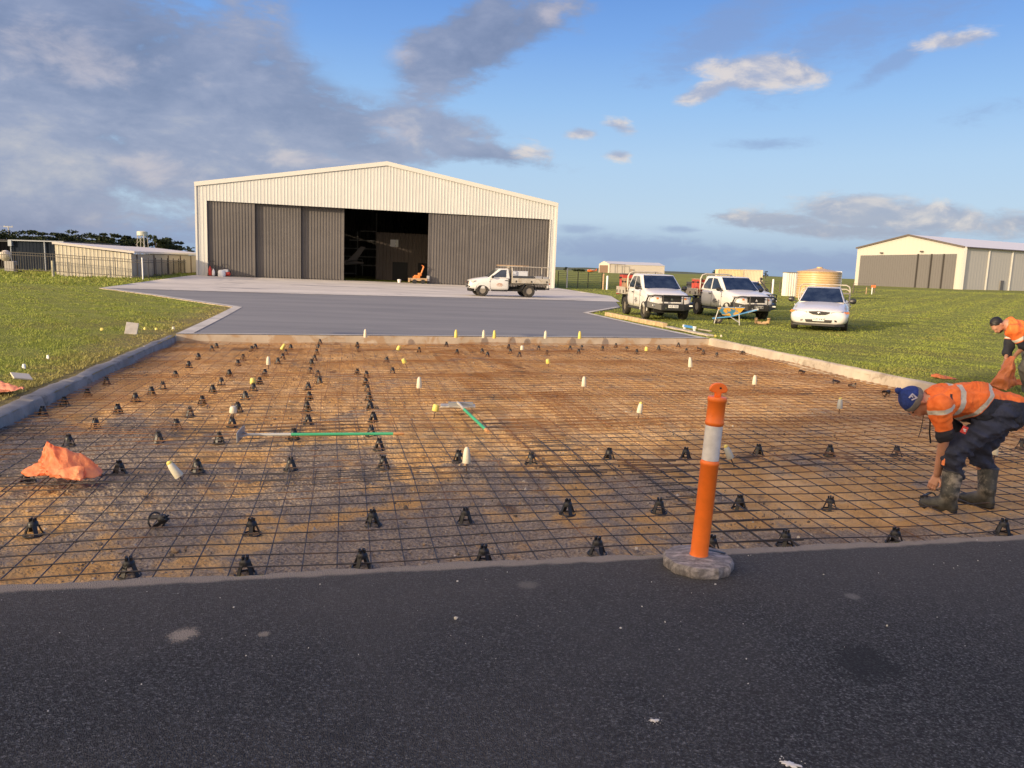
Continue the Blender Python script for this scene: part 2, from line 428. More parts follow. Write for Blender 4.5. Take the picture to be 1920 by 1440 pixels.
def f_clay(g, b, co):
    n1 = g.noise(co, .42, 5, .55, .6); n2 = g.noise(co, 2.3, 7, .62, .3); n3 = g.noise(co, 45, 5, .7); n5 = g.noise(g.vm('ADD', co, (4, 9, 1)), .9, 6, .6, .8)
    clay = g.mix(g.ss(n2, .35, .7), (.68, .40, .155), (.84, .58, .30))
    grav_shade = g.mix(g.ss(n3, .3, .72), (.19, .150, .115), (.54, .44, .335))
    c = g.mix(g.ss(g.m('ADD', g.m('ADD', n1, g.m('MULTIPLY', g.m('ADD', n2, -.5), .7)), g.ss(g.m('ADD', g.sep(co)[1], g.m('MULTIPLY', g.sep(co)[0], .35)), 8.4, 5.6, -.11, .115)), .47, .62), clay, grav_shade)  # gravel mix grows toward the front, also painting shade into the near floor
    c = g.mix(g.ss(n5, .60, .72), c, (.20, .13, .085))
    c = g.mix(g.m('MULTIPLY', g.ss(n3, .58, .75), .45), c, (.50, .40, .28))
    g.put(b.inputs['Base Color'], c); b.inputs['Roughness'].default_value = .92; b.inputs['Specular IOR Level'].default_value = .2
    bump_to(g, b, g.m('ADD', n3, g.m('MULTIPLY', g.voro(co, 38), .7)), 1.0, .03)
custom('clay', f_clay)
KDIR = (BL - KL0) / np.linalg.norm(BL - KL0); KN = np.array([-KDIR[1], KDIR[0]])
def straw(g, co, n):
    x, y, z = g.sep(co); d = g.m('ADD', g.m('ADD', g.m('MULTIPLY', x, float(KN[0])), g.m('MULTIPLY', y, float(KN[1]))), float(-(KN @ KL0)))
    d = g.m('ADD', d, g.m('MULTIPLY', g.m('ADD', n, -.5), 2.6)); return g.m('MULTIPLY', g.ss(d, 1.5, .3), g.ss(d, -.9, -.5))
def f_ground(g, b, co):
    n1 = g.noise(co, .16, 6, .6, .5); n2 = g.noise(co, 1.4, 6, .65, .3); n3 = g.noise(co, 26, 4, .7); n4 = g.noise(co, .035, 4, .5)
    c = g.mix(g.ss(n2, .3, .7), (.17, .20, .045), (.28, .30, .080))
    c = g.mix(g.m('MULTIPLY', g.ss(n1, .50, .66), .6), c, (.20, .175, .065))
    c = g.mix(g.m('MULTIPLY', g.ss(n3, .45, .7), .6), c, (.13, .14, .045))
    c = g.mix(g.m('MULTIPLY', g.ss(n4, .48, .6), .35), c, (.16, .17, .05))
    c = g.mix(g.m('MULTIPLY', straw(g, co, n2), .8), c, (.24, .19, .10))
    g.put(b.inputs['Base Color'], c); b.inputs['Roughness'].default_value = .95; b.inputs['Specular IOR Level'].default_value = .1
    bump_to(g, b, g.m('ADD', g.m('MULTIPLY', n3, .5), n2), 1.0, .12)
custom('ground', f_ground)
def f_grass(g, b, co):
    r = g.n('ShaderNodeNewGeometry').outputs['Random Per Island']; n = g.noise(co, .5, 5, .6, .4); n2 = g.noise(co, .16, 5, .55)
    c = g.mix(r, (.25, .30, .055), (.35, .385, .095))
    c = g.mix(g.m('MULTIPLY', g.ss(n, .5, .66), g.m('MULTIPLY', r, 1.0)), c, (.34, .29, .10))
    c = g.mix(g.m('MULTIPLY', g.ss(n2, .52, .66), .35), c, (.26, .26, .075))
    c = g.mix(g.m('MULTIPLY', straw(g, co, g.noise(co, 1.4, 6, .65, .3)), .7), c, (.40, .32, .13))
    g.put(b.inputs['Base Color'], c); b.inputs['Roughness'].default_value = .7; b.inputs['Specular IOR Level'].default_value = .2
    nt = g.nt; out = [x for x in nt.nodes if x.type == 'OUTPUT_MATERIAL'][0]
    tl = g.n('ShaderNodeBsdfTranslucent'); g.put(tl.inputs[0], c); mx = g.n('ShaderNodeMixShader'); mx.inputs[0].default_value = .3
    nt.links.new(b.outputs[0], mx.inputs[1]); nt.links.new(tl.outputs[0], mx.inputs[2]); nt.links.new(mx.outputs[0], out.inputs[0])
custom('grass', f_grass)
def conc(lo, hi, stain, thr=(.5, .7), sc=.6, streak=(1, 1, 1)):
    def f(g, b, co):
        q = g.vm('MULTIPLY', co, streak)
        n1 = g.noise(q, sc, 7, .62, .5); n2 = g.noise(co, 30, 4, .6); n3 = g.noise(g.vm('ADD', q, (9, 2, 4)), sc * 2.2, 6, .6, .8)
        c = g.mix(g.ss(n1, .3, .7), lo, hi); c = g.mix(g.m('MULTIPLY', g.ss(n3, thr[0], thr[1]), .75), c, stain)
        c = g.mix(g.m('MULTIPLY', g.ss(n2, .55, .8), .25), c, (.6, .57, .5))
        g.put(b.inputs['Base Color'], c); b.inputs['Roughness'].default_value = .8; bump_to(g, b, n2, .25, .01)
    return f
custom('new_concrete', conc((.165, .165, .167), (.215, .213, .210), (.29, .28, .265), (.60, .75), .35, (.35, 1.6, 1)))
custom('old_concrete', conc((.46, .43, .38), (.62, .58, .51), (.27, .255, .24), (.52, .66), .22, (.5, 1.3, 1)))
custom('strip_concrete', conc((.42, .40, .36), (.58, .55, .49), (.3, .28, .25)))
custom('kerb_concrete', conc((.20, .185, .16), (.32, .30, .265), (.10, .09, .075), (.55, .68), 1.4))
custom('slab_face', conc((.36, .30, .23), (.50, .43, .34), (.34, .22, .12), (.5, .62), 1.1))
custom('kerb_warm', conc((.34, .29, .23), (.50, .44, .35), (.20, .16, .12), (.56, .68), 1.2))

# --- ground: one sheet to the horizon with a hole for the pit
xs = np.concatenate([-np.geomspace(60, 3500, 16)[::-1], np.arange(-56, 57, 3.0), np.geomspace(60, 3500, 16)])
ys = np.concatenate([-np.geomspace(12, 300, 8)[::-1], np.arange(-8, 90, 2.5), np.geomspace(92, 6000, 26)])
gx, gy = np.meshgrid(xs, ys)
big = [(-4000, -400), (4000, -400), (4000, 7000), (-4000, 7000)]
sheet('ground', big, 500, 0.0, MATS['ground'], holes=[PIT], extra=np.stack([gx.ravel(), gy.ravel()], 1))

# --- asphalt in the foreground, its broken edge dropping into the pit
U = lambda u, v: FA + fd * u + fn * v
edge = []
us = np.concatenate([[-70, -30, -12], np.arange(-6, 16, .06), [20, 35, 80]])
ph = RNG.uniform(0, 6.28, 8)
def wob(u): return .012 * math.sin(u * 3.1 + ph[0]) + .012 * math.sin(u * 7.7 + ph[1]) + .008 * math.sin(u * 19 + ph[2]) + .006 * math.sin(u * 43 + ph[3]) + float(RNG.normal(0, .004))
edge = [U(u, wob(u) + .0) for u in us]
mb = MB()
n = len(edge); vs = [(e[0], e[1], .010) for e in edge] + [(e[0], e[1], .010) for e in [U(u, -3.0) for u in us]] + [(e[0], e[1], .010) for e in [U(u, -60.0) for u in us]] + [(e[0] - fn[0] * .02, e[1] - fn[1] * .02, -.30) for e in edge]
mb.add(vs, [(i, n + i, n + i + 1, i + 1) for i in range(n - 1)] + [(n + i, 2 * n + i, 2 * n + i + 1, n + i + 1) for i in range(n - 1)] + [(i, i + 1, 3 * n + i + 1, 3 * n + i) for i in range(n - 1)])
tag(mb.build('asphalt', MATS['asphalt'], fix=False), kind='structure')

# --- bottom of the pit
NS, NT = 230, 270
s_, t_ = np.meshgrid(np.linspace(-.02, 1.02, NS), np.linspace(-.01, 1.01, NT)); P = bil(s_, t_)
def hump(x, y):
    return .018 * np.sin(x * 1.7 + .6) * np.sin(y * 1.3) + .012 * np.sin(x * 4.1 + y * 2.2) + .008 * np.sin(x * 9.3 - y * 7.1)
def pz(x, y): return gz(x, y) + ZP + hump(x, y)
Z = pz(P[..., 0], P[..., 1]) + RNG.normal(0, .009, P.shape[:2])
idx = np.arange(NS * NT).reshape(NT, NS)
Q = np.stack([idx[:-1, :-1], idx[:-1, 1:], idx[1:, 1:], idx[1:, :-1]], -1).reshape(-1, 4)
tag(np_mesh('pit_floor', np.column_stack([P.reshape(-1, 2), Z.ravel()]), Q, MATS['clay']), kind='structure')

# --- loose stones in the pit (far too many to count)
def scatter_stones(name, pts, size, m, kind='stuff'):
    n = len(pts); t = (1 + 5 ** .5) / 2
    ico = np.array([(-1, t, 0), (1, t, 0), (-1, -t, 0), (1, -t, 0), (0, -1, t), (0, 1, t), (0, -1, -t), (0, 1, -t), (t, 0, -1), (t, 0, 1), (-t, 0, -1), (-t, 0, 1)]) / 1.9
    fc = np.array([(0, 11, 5), (0, 5, 1), (0, 1, 7), (0, 7, 10), (0, 10, 11), (1, 5, 9), (5, 11, 4), (11, 10, 2), (10, 7, 6), (7, 1, 8), (3, 9, 4), (3, 4, 2), (3, 2, 6), (3, 6, 8), (3, 8, 9), (4, 9, 5), (2, 4, 11), (6, 2, 10), (8, 6, 7), (9, 8, 1)])
    V = ico[None] * RNG.uniform(.6, 1.25, (n, 12, 1)) * size[:, None, None] * RNG.uniform(.55, 1.2, (n, 1, 3)) + pts[:, None, :]
    Fc = fc[None] + (np.arange(n) * 12)[:, None, None]
    return tag(np_mesh(name, V.reshape(-1, 3), Fc.reshape(-1, 3), m, smooth=False), kind=kind)
def f_stone(g, b, co):
    r = g.n('ShaderNodeNewGeometry').outputs['Random Per Island']
    g.put(b.inputs['Base Color'], g.ramp(r, [(0, (.10, .085, .07)), (.4, (.25, .20, .155)), (.75, (.38, .26, .15)), (1, (.55, .49, .40))])); b.inputs['Roughness'].default_value = .85
custom('stone', f_stone)
n = 26000
st = np.column_stack([RNG.uniform(0, 1, n), RNG.uniform(0, 1, n) ** 1.5]); p = bil(st[:, 0], st[:, 1])
w = np.sin(p[:, 0] * .9 + 1.2) * np.sin(p[:, 1] * 1.1 + .5) + .6 * np.sin(p[:, 0] * 2.3 + p[:, 1] * 1.7) + RNG.normal(0, .5, n)
p = p[w > .1]; sz = RNG.gamma(2.0, .0024, len(p)) + .003
scatter_stones('gravel', np.column_stack([p, pz(p[:, 0], p[:, 1]) + sz * .3]), sz, MATS['stone'])
# grit lying on the asphalt
n = 200; q = np.array([U(RNG.uniform(-3, 7), -abs(RNG.normal(.05, .8)) - .05) for _ in range(n)]); sz = RNG.gamma(2, .0010, n) + .001
scatter_stones('grit', np.column_stack([q, np.full(n, .010) + sz * .4]), sz, mat('grit', (.62, .60, .55), .8))

# --- slab and apron
pg = lambda *a: [X2(at(x, y)) for x, y in a]
SLAB = [BL] + pg((437, 577), (280, 553.5), (186, 541), (368.5, 516.2), (1040, 540), (1146, 556), (1163, 577), (1103, 588)) + [BR]
APRON = pg((186, 541), (368.5, 516.2), (1040, 540), (1146, 556), (1163, 567), (1080, 564.5), (840, 559), (600, 553.5), (400, 547.5))
sheet('slab', SLAB, 1.2, .030, MATS['new_concrete'])
sheet('apron', APRON, 1.6, .036, MATS['old_concrete'])
mb = MB()
for i in range(len(SLAB)):
    a, c = SLAB[i], SLAB[(i + 1) % len(SLAB)]; n = 24
    for j in range(n):
        p, q = a + (c - a) * j / n, a + (c - a) * (j + 1) / n; zp, zq = float(gz(*p)), float(gz(*q))
        mb.add([(p[0], p[1], zp + .030), (q[0], q[1], zq + .030), (q[0], q[1], zq - .34), (p[0], p[1], zp - .34)], [(0, 1, 2, 3)])
tag(mb.build('slab_edge', MATS['slab_face'], fix=False), kind='structure')
def ribbon(name, pts, w, zoff, m, th=.0):
    mb = MB(); pts = [np.array(p[:2]) for p in pts]
    for a, c in zip(pts[:-1], pts[1:]):
        d = (c - a) / np.linalg.norm(c - a); nn = np.array([-d[1], d[0]]); n = max(2, int(np.linalg.norm(c - a) / 1.2))
        for j in range(n):
            p, q = a + (c - a) * j / n, a + (c - a) * (j + 1) / n
            mb.add([(*(p), gz(*p) + zoff), (*(q), gz(*q) + zoff), (*(q + nn * w), gz(*q) + zoff), (*(p + nn * w), gz(*p) + zoff)], [(0, 1, 2, 3)])
    return tag(mb.build(name, m, fix=False), kind='structure')
ribbon('edge_strip', [BL, SLAB[1], SLAB[2], SLAB[3]], -.34, .041, MATS['strip_concrete'])
ribbon('edge_strip', [SLAB[7], SLAB[8], BR], -.25, .041, MATS['strip_concrete'])
ribbon('edge_strip', [BR, BL], -.16, .046, MATS['strip_concrete'])
ribbon('edge_strip', [APRON[5], APRON[6], APRON[7], APRON[8], APRON[0]], -.85, .046, MATS['strip_concrete'])

# --- kerbs along both sides of the pit
def kerb(name, a, c, w0, w1, side, m, top=.03, rough=.02, step=.12):
    d = (c - a) / np.linalg.norm(c - a); nn = np.array([-d[1], d[0]]) * side; n = int(np.linalg.norm(c - a) / step); rings = []
    for i in range(n + 1):
        p = a + (c - a) * i / n; w = w0 + (w1 - w0) * i / n; z = float(gz(*p)); j = lambda k: float(RNG.normal(0, rough) * k) + rough * math.sin(i * .37) * k
        inn = p + nn * j(.9); outp = p + nn * (w + j(1.6))
        rings.append([(*(inn - nn * .02), z - .32), (*inn, z + top - .025 + j(.3)), (*(inn + nn * .02), z + top + j(.15)), (*(outp - nn * .02), z + top + .01 + j(.2)), (*outp, z - .1)])
    mb = MB(); mb.loft(rings); return tag(mb.build(name, m, smooth=True, sharp=50), kind='structure')
ext = (KL0 - BL) / np.linalg.norm(KL0 - BL)
kerb('kerb', FL + ext * .0, BL, .24, .16, 1, MATS['kerb_concrete'], -.004, .009)
kerb('kerb', FR, BR, .12, .10, -1, MATS['kerb_warm'], .045, .007)

# --- grass
def grass(name, n, dmin, dmax, xr, avoid, hmin, hmax, wide=1.0):
    d = np.exp(RNG.uniform(math.log(dmin), math.log(dmax), n)); a = RNG.uniform(xr[0], xr[1], n); x = a * d; y = d
    P = np.stack([x, y], 1); k = np.ones(n, bool)
    for pgn in avoid: k &= ~inpoly(P, pgn)
    k &= ((P - FA) @ fn) > .0
    P = P[k]; d = d[k]; n = len(P); z = gz(P[:, 0], P[:, 1]) - .01
    ang = RNG.uniform(0, 6.28, n); clump = .7 + .5 * (np.sin(P[:, 0] * 1.9) * np.sin(P[:, 1] * 1.3 + .7)) + .25 * np.sin(P[:, 0] * 5 + P[:, 1] * 4)
    hh = RNG.uniform(hmin, hmax, n) * np.clip(clump, .45, 1.5); w = (.006 + .0011 * d) * wide * RNG.uniform(.7, 1.3, n)
    lean = RNG.normal(0, .55, (n, 2)) * hh[:, None]
    b0 = np.column_stack([P[:, 0] + np.cos(ang) * w, P[:, 1] + np.sin(ang) * w, z]); b1 = np.column_stack([P[:, 0] - np.cos(ang) * w, P[:, 1] - np.sin(ang) * w, z])
    t = np.column_stack([P + lean, z + hh]); V = np.stack([b0, b1, t], 1).reshape(-1, 3)
    return tag(np_mesh(name, V, np.arange(3 * n).reshape(-1, 3), MATS['grass'], smooth=False), kind='stuff')
KL = [FL - np.array([.42, .05]), BL - np.array([.22, 0]), SLAB[1], SLAB[2], SLAB[3], SLAB[4], (40, 90), (40, -5), (-3, -5)]
KRP = [FR + np.array([.15, 0]), BR + np.array([.12, 0]), SLAB[8], SLAB[7], SLAB[6], SLAB[5], (-40, 90), (-40, -5), (8, -5)]
grass('grass', 190000, 7.5, 85, (-.78, -.15), [KL, PIT, SLAB], .022, .060, .75)
grass('grass', 210000, 9.5, 120, (.05, .78), [KRP, PIT, SLAB], .022, .055, .75)
grass('grass', 14000, 45, 75, (-.75, -.33), [KL, PIT, SLAB], .10, .26)
# far hills on the horizon
mb = MB(); R3 = random.Random(4)
def hills(x0, x1, y, hmax, seed, step=60):
    r = random.Random(seed); n = int((x1 - x0) / step); rows = []
    pr = [(hmax * (.45 + .35 * math.sin(i * .05 + seed) + .2 * math.sin(i * .17 + seed * 2)) + r.uniform(0, .12) * hmax) for i in range(n + 1)]
    for k, (dy, f) in enumerate(((-400, 0), (-150, .7), (0, 1), (300, .6), (700, 0))):
        rows.append([(x0 + i * step, y + dy, -1.0 + max(0, pr[i]) * f) for i in range(n + 1)])
    mb = MB(); b = [p for rw in rows for p in rw]; m_ = n + 1
    mb.add(b, [(k * m_ + i, k * m_ + i + 1, (k + 1) * m_ + i + 1, (k + 1) * m_ + i) for k in range(4) for i in range(n)])
    return tag(mb.build('hills', MATS['hillside'], fix=False, smooth=True, sharp=80), kind='structure')
custom('hillside', lambda g, b, co: (g.put(b.inputs['Base Color'], g.mix(g.ss(g.noise(co, .006, 7, .65), .4, .6), (.045, .065, .035), (.11, .12, .05))), b.inputs['Roughness'].__setattr__('default_value', .95)))
hills(-300, 3400, 3300, 24, 3)
hills(200, 2600, 1700, 7, 5)
# ================================================================== BUILDINGS, FENCES, TREES
_old_build = MB.build
def build_o(mb, name, mats, parent, origin=None, **kw):
    """build from world coordinates under an unrotated root"""
    o = np.array(origin if origin is not None else parent.location)
    mb.v = [tuple(np.array(p) - o) for p in mb.v]
    return mb.build(name, mats, parent, **kw)
def ribbed(mb, A, d, nrm, L, zb, zt, pitch, dep, mi=0, back=True):
    """sheet cladding with real ribs: A start (2D), d along, nrm outward, zb/zt functions of distance"""
    d = np.array(d, float); nrm = np.array(nrm, float); prof = []
    x = 0.0
    while x < L - 1e-6:
        for (fx, o) in ((0, 0), (.58, 0), (.68, 1), (.90, 1)):
            if x + fx * pitch < L: prof.append((x + fx * pitch, o * dep))
        x += pitch
    prof.append((L, 0)); vs = []
    for (s, o) in prof:
        p = np.array(A[:2]) + d * s + nrm * o; vs += [(p[0], p[1], zb(s)), (p[0], p[1], zt(s))]
    mb.add(vs, [(2 * i, 2 * i + 2, 2 * i + 3, 2 * i + 1) for i in range(len(prof) - 1)], mi)
cream = mat('cream_steel', (.53, .535, .51), .5, var=.04, vscale=.3)
trimc = mat('cream_trim', (.60, .585, .54), .45)
bronze = mat('bronze_steel', (.108, .099, .095), .5, var=.10, vscale=.4, dirt=(.16, .145, .13), dscale=.35, dthr=(.58, .75))
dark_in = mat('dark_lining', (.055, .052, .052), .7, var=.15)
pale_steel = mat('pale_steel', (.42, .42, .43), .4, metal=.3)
tan_panel = mat('tan_panel', (.50, .43, .34), .6, var=.05, vscale=.3)
white_p = mat('white_paint', (.80, .80, .78), .4)
black_p = mat('black_plastic', (.016, .016, .017), .45)
dark_glass = mat('dark_glass', (.012, .016, .022), .06, spec=.8)
grey_floor = mat('grey_floor', (.16, .15, .15), .6, var=.1)

# ---------------------------------------------------------------- big hangar
HO = np.array([-29.24, 71.33, .13]); HR = rad(8.0); HW = 33.3; HT = .0084; HD = 32.0
hroot = thing('hangar', 'large cream steel hangar with brown sliding doors and a dark open doorway', 'hangar', HO, rot=(0, HT, HR))
HM = rotz(HR) @ np.array([[math.cos(HT), 0, math.sin(HT)], [0, 1, 0], [-math.sin(HT), 0, math.cos(HT)]])
def hloc(px, py, yl=0.0):
    d = HM.T @ ray(px, py); c = HM.T @ (cC - HO); return c + d * ((yl - c[1]) / d[1])
EL = hloc(367.3, 342)[2]; ER = hloc(1047, 381.5)[2]; AP = hloc(726, 303.5)
def roofz(x): return EL + (AP[2] - EL) * x / AP[0] if x < AP[0] else AP[2] + (ER - AP[2]) * (x - AP[0]) / (HW - AP[0])
D0 = hloc(387, 376); D1 = hloc(1031.5, 411.5)
def doorz(x): return D0[2] + (D1[2] - D0[2]) * (x - D0[0]) / (D1[0] - D0[0])
mb = MB()
ribbed(mb, (0, 0), (1, 0), (0, -1), D0[0], lambda s: -.3, lambda s: roofz(s) - .15, .30, .022)
ribbed(mb, (D0[0], 0), (1, 0), (0, -1), D1[0] - D0[0], lambda s: doorz(D0[0] + s), lambda s: roofz(D0[0] + s) - .15, .30, .022)
ribbed(mb, (D1[0], 0), (1, 0), (0, -1), HW - D1[0], lambda s: -.3, lambda s: roofz(D1[0] + s) - .15, .30, .022)
ribbed(mb, (0, HD), (0, -1), (-1, 0), HD, lambda s: -.3, lambda s: EL - .2, .30, .045)
ribbed(mb, (HW, 0), (0, 1), (1, 0), HD, lambda s: -.3, lambda s: ER - .2, .30, .045)
mb.build('wall', cream, hroot, fix=False)
mb = MB()
for (xa, za, xb, zb_) in ((-.15, EL, AP[0], AP[2]), (AP[0], AP[2], HW + .15, ER)):
    mb.extrude([(xa, -.06, za - .12), (xb, -.06, zb_ - .12), (xb, -.06, zb_ + .0), (xa, -.06, za + .0)], (0, HD + .2, 0))
mb.build('roof', mat('roof_steel', (.55, .53, .48), .4), hroot)
mb = MB()
for (xa, za, xb, zb_) in ((-.12, EL, AP[0], AP[2]), (AP[0], AP[2], HW + .12, ER)):
    mb.extrude([(xa, -.14, za - .34), (xb, -.14, zb_ - .34), (xb, -.14, zb_ + .04), (xa, -.14, za + .04)], (0, .075, 0))
mb.box((-.03, -.03, EL / 2 - .1), (.16, .16, EL + .2)); mb.box((HW + .03, -.03, ER / 2 - .1), (.16, .16, ER + .2))
mb.box((D0[0] - .02, -.02, D0[2] / 2), (.10, .13, D0[2])); mb.box((D1[0] + .02, -.02, D1[2] / 2), (.10, .13, D1[2]))
mb.build('trim', trimc, hroot)
def door(x0, x1, y, seam=False):
    mb = MB(); z1 = max(doorz(x0), doorz(x1)) + .3
    ribbed(mb, (x0, y), (1, 0), (0, -1), x1 - x0, lambda s: -.1, lambda s: z1, .27, .05)
    o = mb.build('door', bronze, hroot, fix=False)
    m2 = MB(); m2.box((x1 - .06, y + .05, z1 / 2 - .05), (.12, .22, z1)); m2.box((x0 + .06, y + .05, z1 / 2 - .05), (.12, .22, z1))
    m2.box(((x0 + x1) / 2, y + .06, .06), (x1 - x0 - .25, .12, .16))
    m2.build('frame', bronze, o); return o
dx = [hloc(p, 450)[0] for p in (387, 477.5, 562.5, 643.5, 803, 876, 1031.5)]
door(dx[0] - .1, dx[1], .22); door(dx[1] - .7, dx[2], .62); door(dx[2] - .7, dx[3], 1.02)
door(dx[5] - .02, dx[6] + .1, .24); door(dx[4], dx[5] + .02, .27)
# inside
mb = MB()
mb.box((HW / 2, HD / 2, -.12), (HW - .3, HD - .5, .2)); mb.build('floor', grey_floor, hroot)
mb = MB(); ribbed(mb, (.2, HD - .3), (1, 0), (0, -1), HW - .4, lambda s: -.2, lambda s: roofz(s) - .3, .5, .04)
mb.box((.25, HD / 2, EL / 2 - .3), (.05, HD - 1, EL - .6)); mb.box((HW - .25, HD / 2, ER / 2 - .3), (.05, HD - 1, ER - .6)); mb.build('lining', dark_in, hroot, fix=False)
yb = 22.0
xa = hloc(705, 470, 13)[0]; xb = hloc(812, 470, 13)[0] + 9; zt = hloc(750, 438, 13)[2]
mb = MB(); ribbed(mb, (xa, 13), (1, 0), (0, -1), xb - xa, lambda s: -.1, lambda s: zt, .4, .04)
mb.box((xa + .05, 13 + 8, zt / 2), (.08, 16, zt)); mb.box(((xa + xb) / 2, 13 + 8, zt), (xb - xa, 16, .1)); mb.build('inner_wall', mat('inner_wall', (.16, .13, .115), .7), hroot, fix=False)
w0 = hloc(732, 449, 12.9); w1 = hloc(747, 463, 12.9)
mb = MB(); mb.box(((w0[0] + w1[0]) / 2, 12.93, (w0[2] + w1[2]) / 2), (w1[0] - w0[0], .06, w0[2] - w1[2])); wn = mb.build('window', dark_glass, hroot)
mb = MB(); bx = w0[0] + (w1[0] - w0[0]) * .82; mb.box((bx, 12.86, (w0[2] + w1[2]) / 2), ((w1[0] - w0[0]) * .30, .03, (w0[2] - w1[2]) * .95)); mb.build('blind', white_p, wn)
for (pa, pb, ya, yb_) in ((736, 764, 491, 520), (784, 815, 493, 521)):
    a = hloc(pa, ya, 12.9); b = hloc(pb, yb_, 12.9)
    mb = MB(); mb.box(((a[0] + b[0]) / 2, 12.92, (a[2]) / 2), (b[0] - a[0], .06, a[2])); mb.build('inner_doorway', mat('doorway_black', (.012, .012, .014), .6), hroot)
mb = MB()      # steel girts and posts of the left bay
for py, p0, p1 in ((433, 676, 706), (450, 655, 706), (465, 642, 706), (480, 642, 706), (497, 676, 706), (512, 642, 668)):
    a = hloc(p0, py, 20); b = hloc(p1, py + (p1 - p0) * .035, 20); mb.bar(a, b, .1, .13)
for px in (670.5, 706): mb.bar(hloc(px, 434 if px < 700 else 400, 20), hloc(px, 480 if px < 700 else 524, 20), .12, .12)
for px in (667.5, 679.5): mb.bar(hloc(px, 486, 19.8), hloc(px, 516, 19.8), .08, .08)
mb.bar(hloc(667.5, 486, 19.8), hloc(679.5, 486.5, 19.8), .08, .08)
mb.build('girt', mat('girt_grey', (.17, .17, .175), .5), hroot)
def hw(x, y, z): return HO + HM @ np.array([x, y, z])
# aircraft tail standing inside
a = hloc(660, 500, 15.5); t = thing('aircraft', 'grey aircraft tail standing in the dark left bay of the hangar', 'aircraft', hw(a[0], 15.5, 0.0), HR)
mb = MB(); mb.extrude([(-.5, -.05, 2.0), (.55, -.05, 2.0), (1.55, -.05, 3.55), (1.0, -.05, 3.6)], (0, .1, 0)); mb.build('tail_fin', mat('aircraft_grey', (.22, .19, .18), .5), t, bevel=.03)
mb = MB(); mb.lathe([(.10, -1.0), (.22, .2), (.42, 2.2), (.62, 4.5), (.6, 6.5), (.3, 7.6)], 16, (0.3, 0, 1.75), np.array([[0, 0, -1], [0, 1, 0], [1, 0, 0.0]])); mb.build('fuselage', MATS['aircraft_grey'], t, smooth=True)
mb = MB(); mb.extrude([(-.5, -1.7, 1.95), (-.1, -1.7, 1.95), (.55, 1.7, 1.95), (-.5, 1.7, 1.95)], (0, 0, .07)); mb.build('tailplane', MATS['aircraft_grey'], t)
mb = MB(); mb.tube([(-4.5, 0, 1.3), (-4.5, 0, .35)], .06); mb.tube([(-4.5, 0, 1.25), (.2, 0, 1.5)], .05); mb.lathe([(.05, -.1), (.3, -.1), (.3, .1), (.05, .1)], 16, (-4.5, 0, .3), np.array([[1, 0, 0], [0, 0, 1], [0, -1, 0.0]])); mb.tube([(.2, 0, 1.7), (.3, 0, .1)], .04); mb.build('landing_gear', black_p, t)
# orange machine in the doorway
orange_p = mat('orange_paint', (.75, .22, .045), .4); timber = mat('timber', (.42, .28, .16), .7, var=.2, vscale=8)
a = hloc(784, 527, -.2); t = thing('power_machine', 'small orange wheeled machine with a raised handle in the open hangar doorway', 'machine', hw(a[0], -.2, -.02), HR)
mb = MB(); mb.box((0, 0, .42), (1.75, .8, .26)); mb.box((-.85, 0, .35), (.18, .9, .4)); mb.build('deck', timber, t, bevel=.03)
mb = MB(); mb.box((-.1, 0, .68), (.6, .5, .3)); mb.box((.15, .05, .9), (.36, .4, .3)); mb.box((-.35, 0, .62), (.3, .6, .2)); mb.build('engine', orange_p, t, bevel=.05)
mb = MB(); mb.tube([(.2, 0, .8), (.38, 0, 1.25), (.52, 0, 1.65)], .07); mb.tube([(.52, -.3, 1.62), (.52, .3, 1.72)], .03); mb.tube([(.52, 0, 1.65), (.32, 0, 1.78)], .04); mb.build('handle', orange_p, t, smooth=True)
for x in (-.35, .45):
    for y in (-.42, .42):
        mb = MB(); mb.lathe([(.04, -.07), (.2, -.07), (.22, 0), (.2, .07), (.04, .07)], 16, (x, y, .22), np.array([[1, 0, 0], [0, 0, 1], [0, -1, 0.0]])); mb.build('wheel', black_p, t, smooth=True)
mb = MB(); mb.box((.95, .1, .55), (.25, .5, .5)); mb.build('battery_box', pale_steel, t, bevel=.02)
a = hloc(748.5, 528, .2); mb = MB(); mb.lathe([(.13, 0), (.17, .28), (.18, .34), (.14, .36), (.05, .37)], 16); o = mb.build('bucket', white_p, smooth=True); o.location = hw(a[0], .2, -.02); tag(o, 'small white bucket on the sill of the open hangar doorway', 'bucket')
# things by the left door
red_p = mat('red_paint', (.55, .05, .03), .4)
a = hloc(398, 517, -.6); t = thing('hand_trolley', 'hand trolley with red and white bottles against the left hangar door', 'trolley', hw(a[0], -.6, -.02), HR)
mb = MB(); mb.tube([(-.3, 0, .1), (-.3, .12, 1.3), (-.2, .16, 1.4), (.2, .16, 1.4), (.3, .12, 1.3), (.3, 0, .1)], .035); mb.box((0, -.15, .08), (.7, .4, .04)); mb.build('frame', black_p, t)
for x, m_, h_ in ((-.14, red_p, .85), (.15, white_p, .62)):
    mb = MB(); mb.lathe([(.13, .1), (.14, .14), (.14, h_ * .8), (.06, h_), (.04, h_ + .1)], 14, (x, -.15, 0)); mb.build('gas_bottle', m_, t, smooth=True)
for x in (-.33, .33):
    mb = MB(); mb.lathe([(.03, -.05), (.16, -.05), (.16, .05), (.03, .05)], 14, (x, .0, .16), np.array([[0, 0, 1], [0, 1, 0], [-1, 0, 0.0]])); mb.build('wheel', black_p, t)
a = hloc(416, 519, -1.0); mb = MB(); mb.lathe([(.26, 0), (.32, .1), (.34, .45), (.26, .62), (.1, .66)], 18); o = mb.build('drum', white_p, smooth=True); o.location = hw(a[0], -1.0, -.02); tag(o, 'squat white plastic drum on the apron by the left hangar door', 'drum')
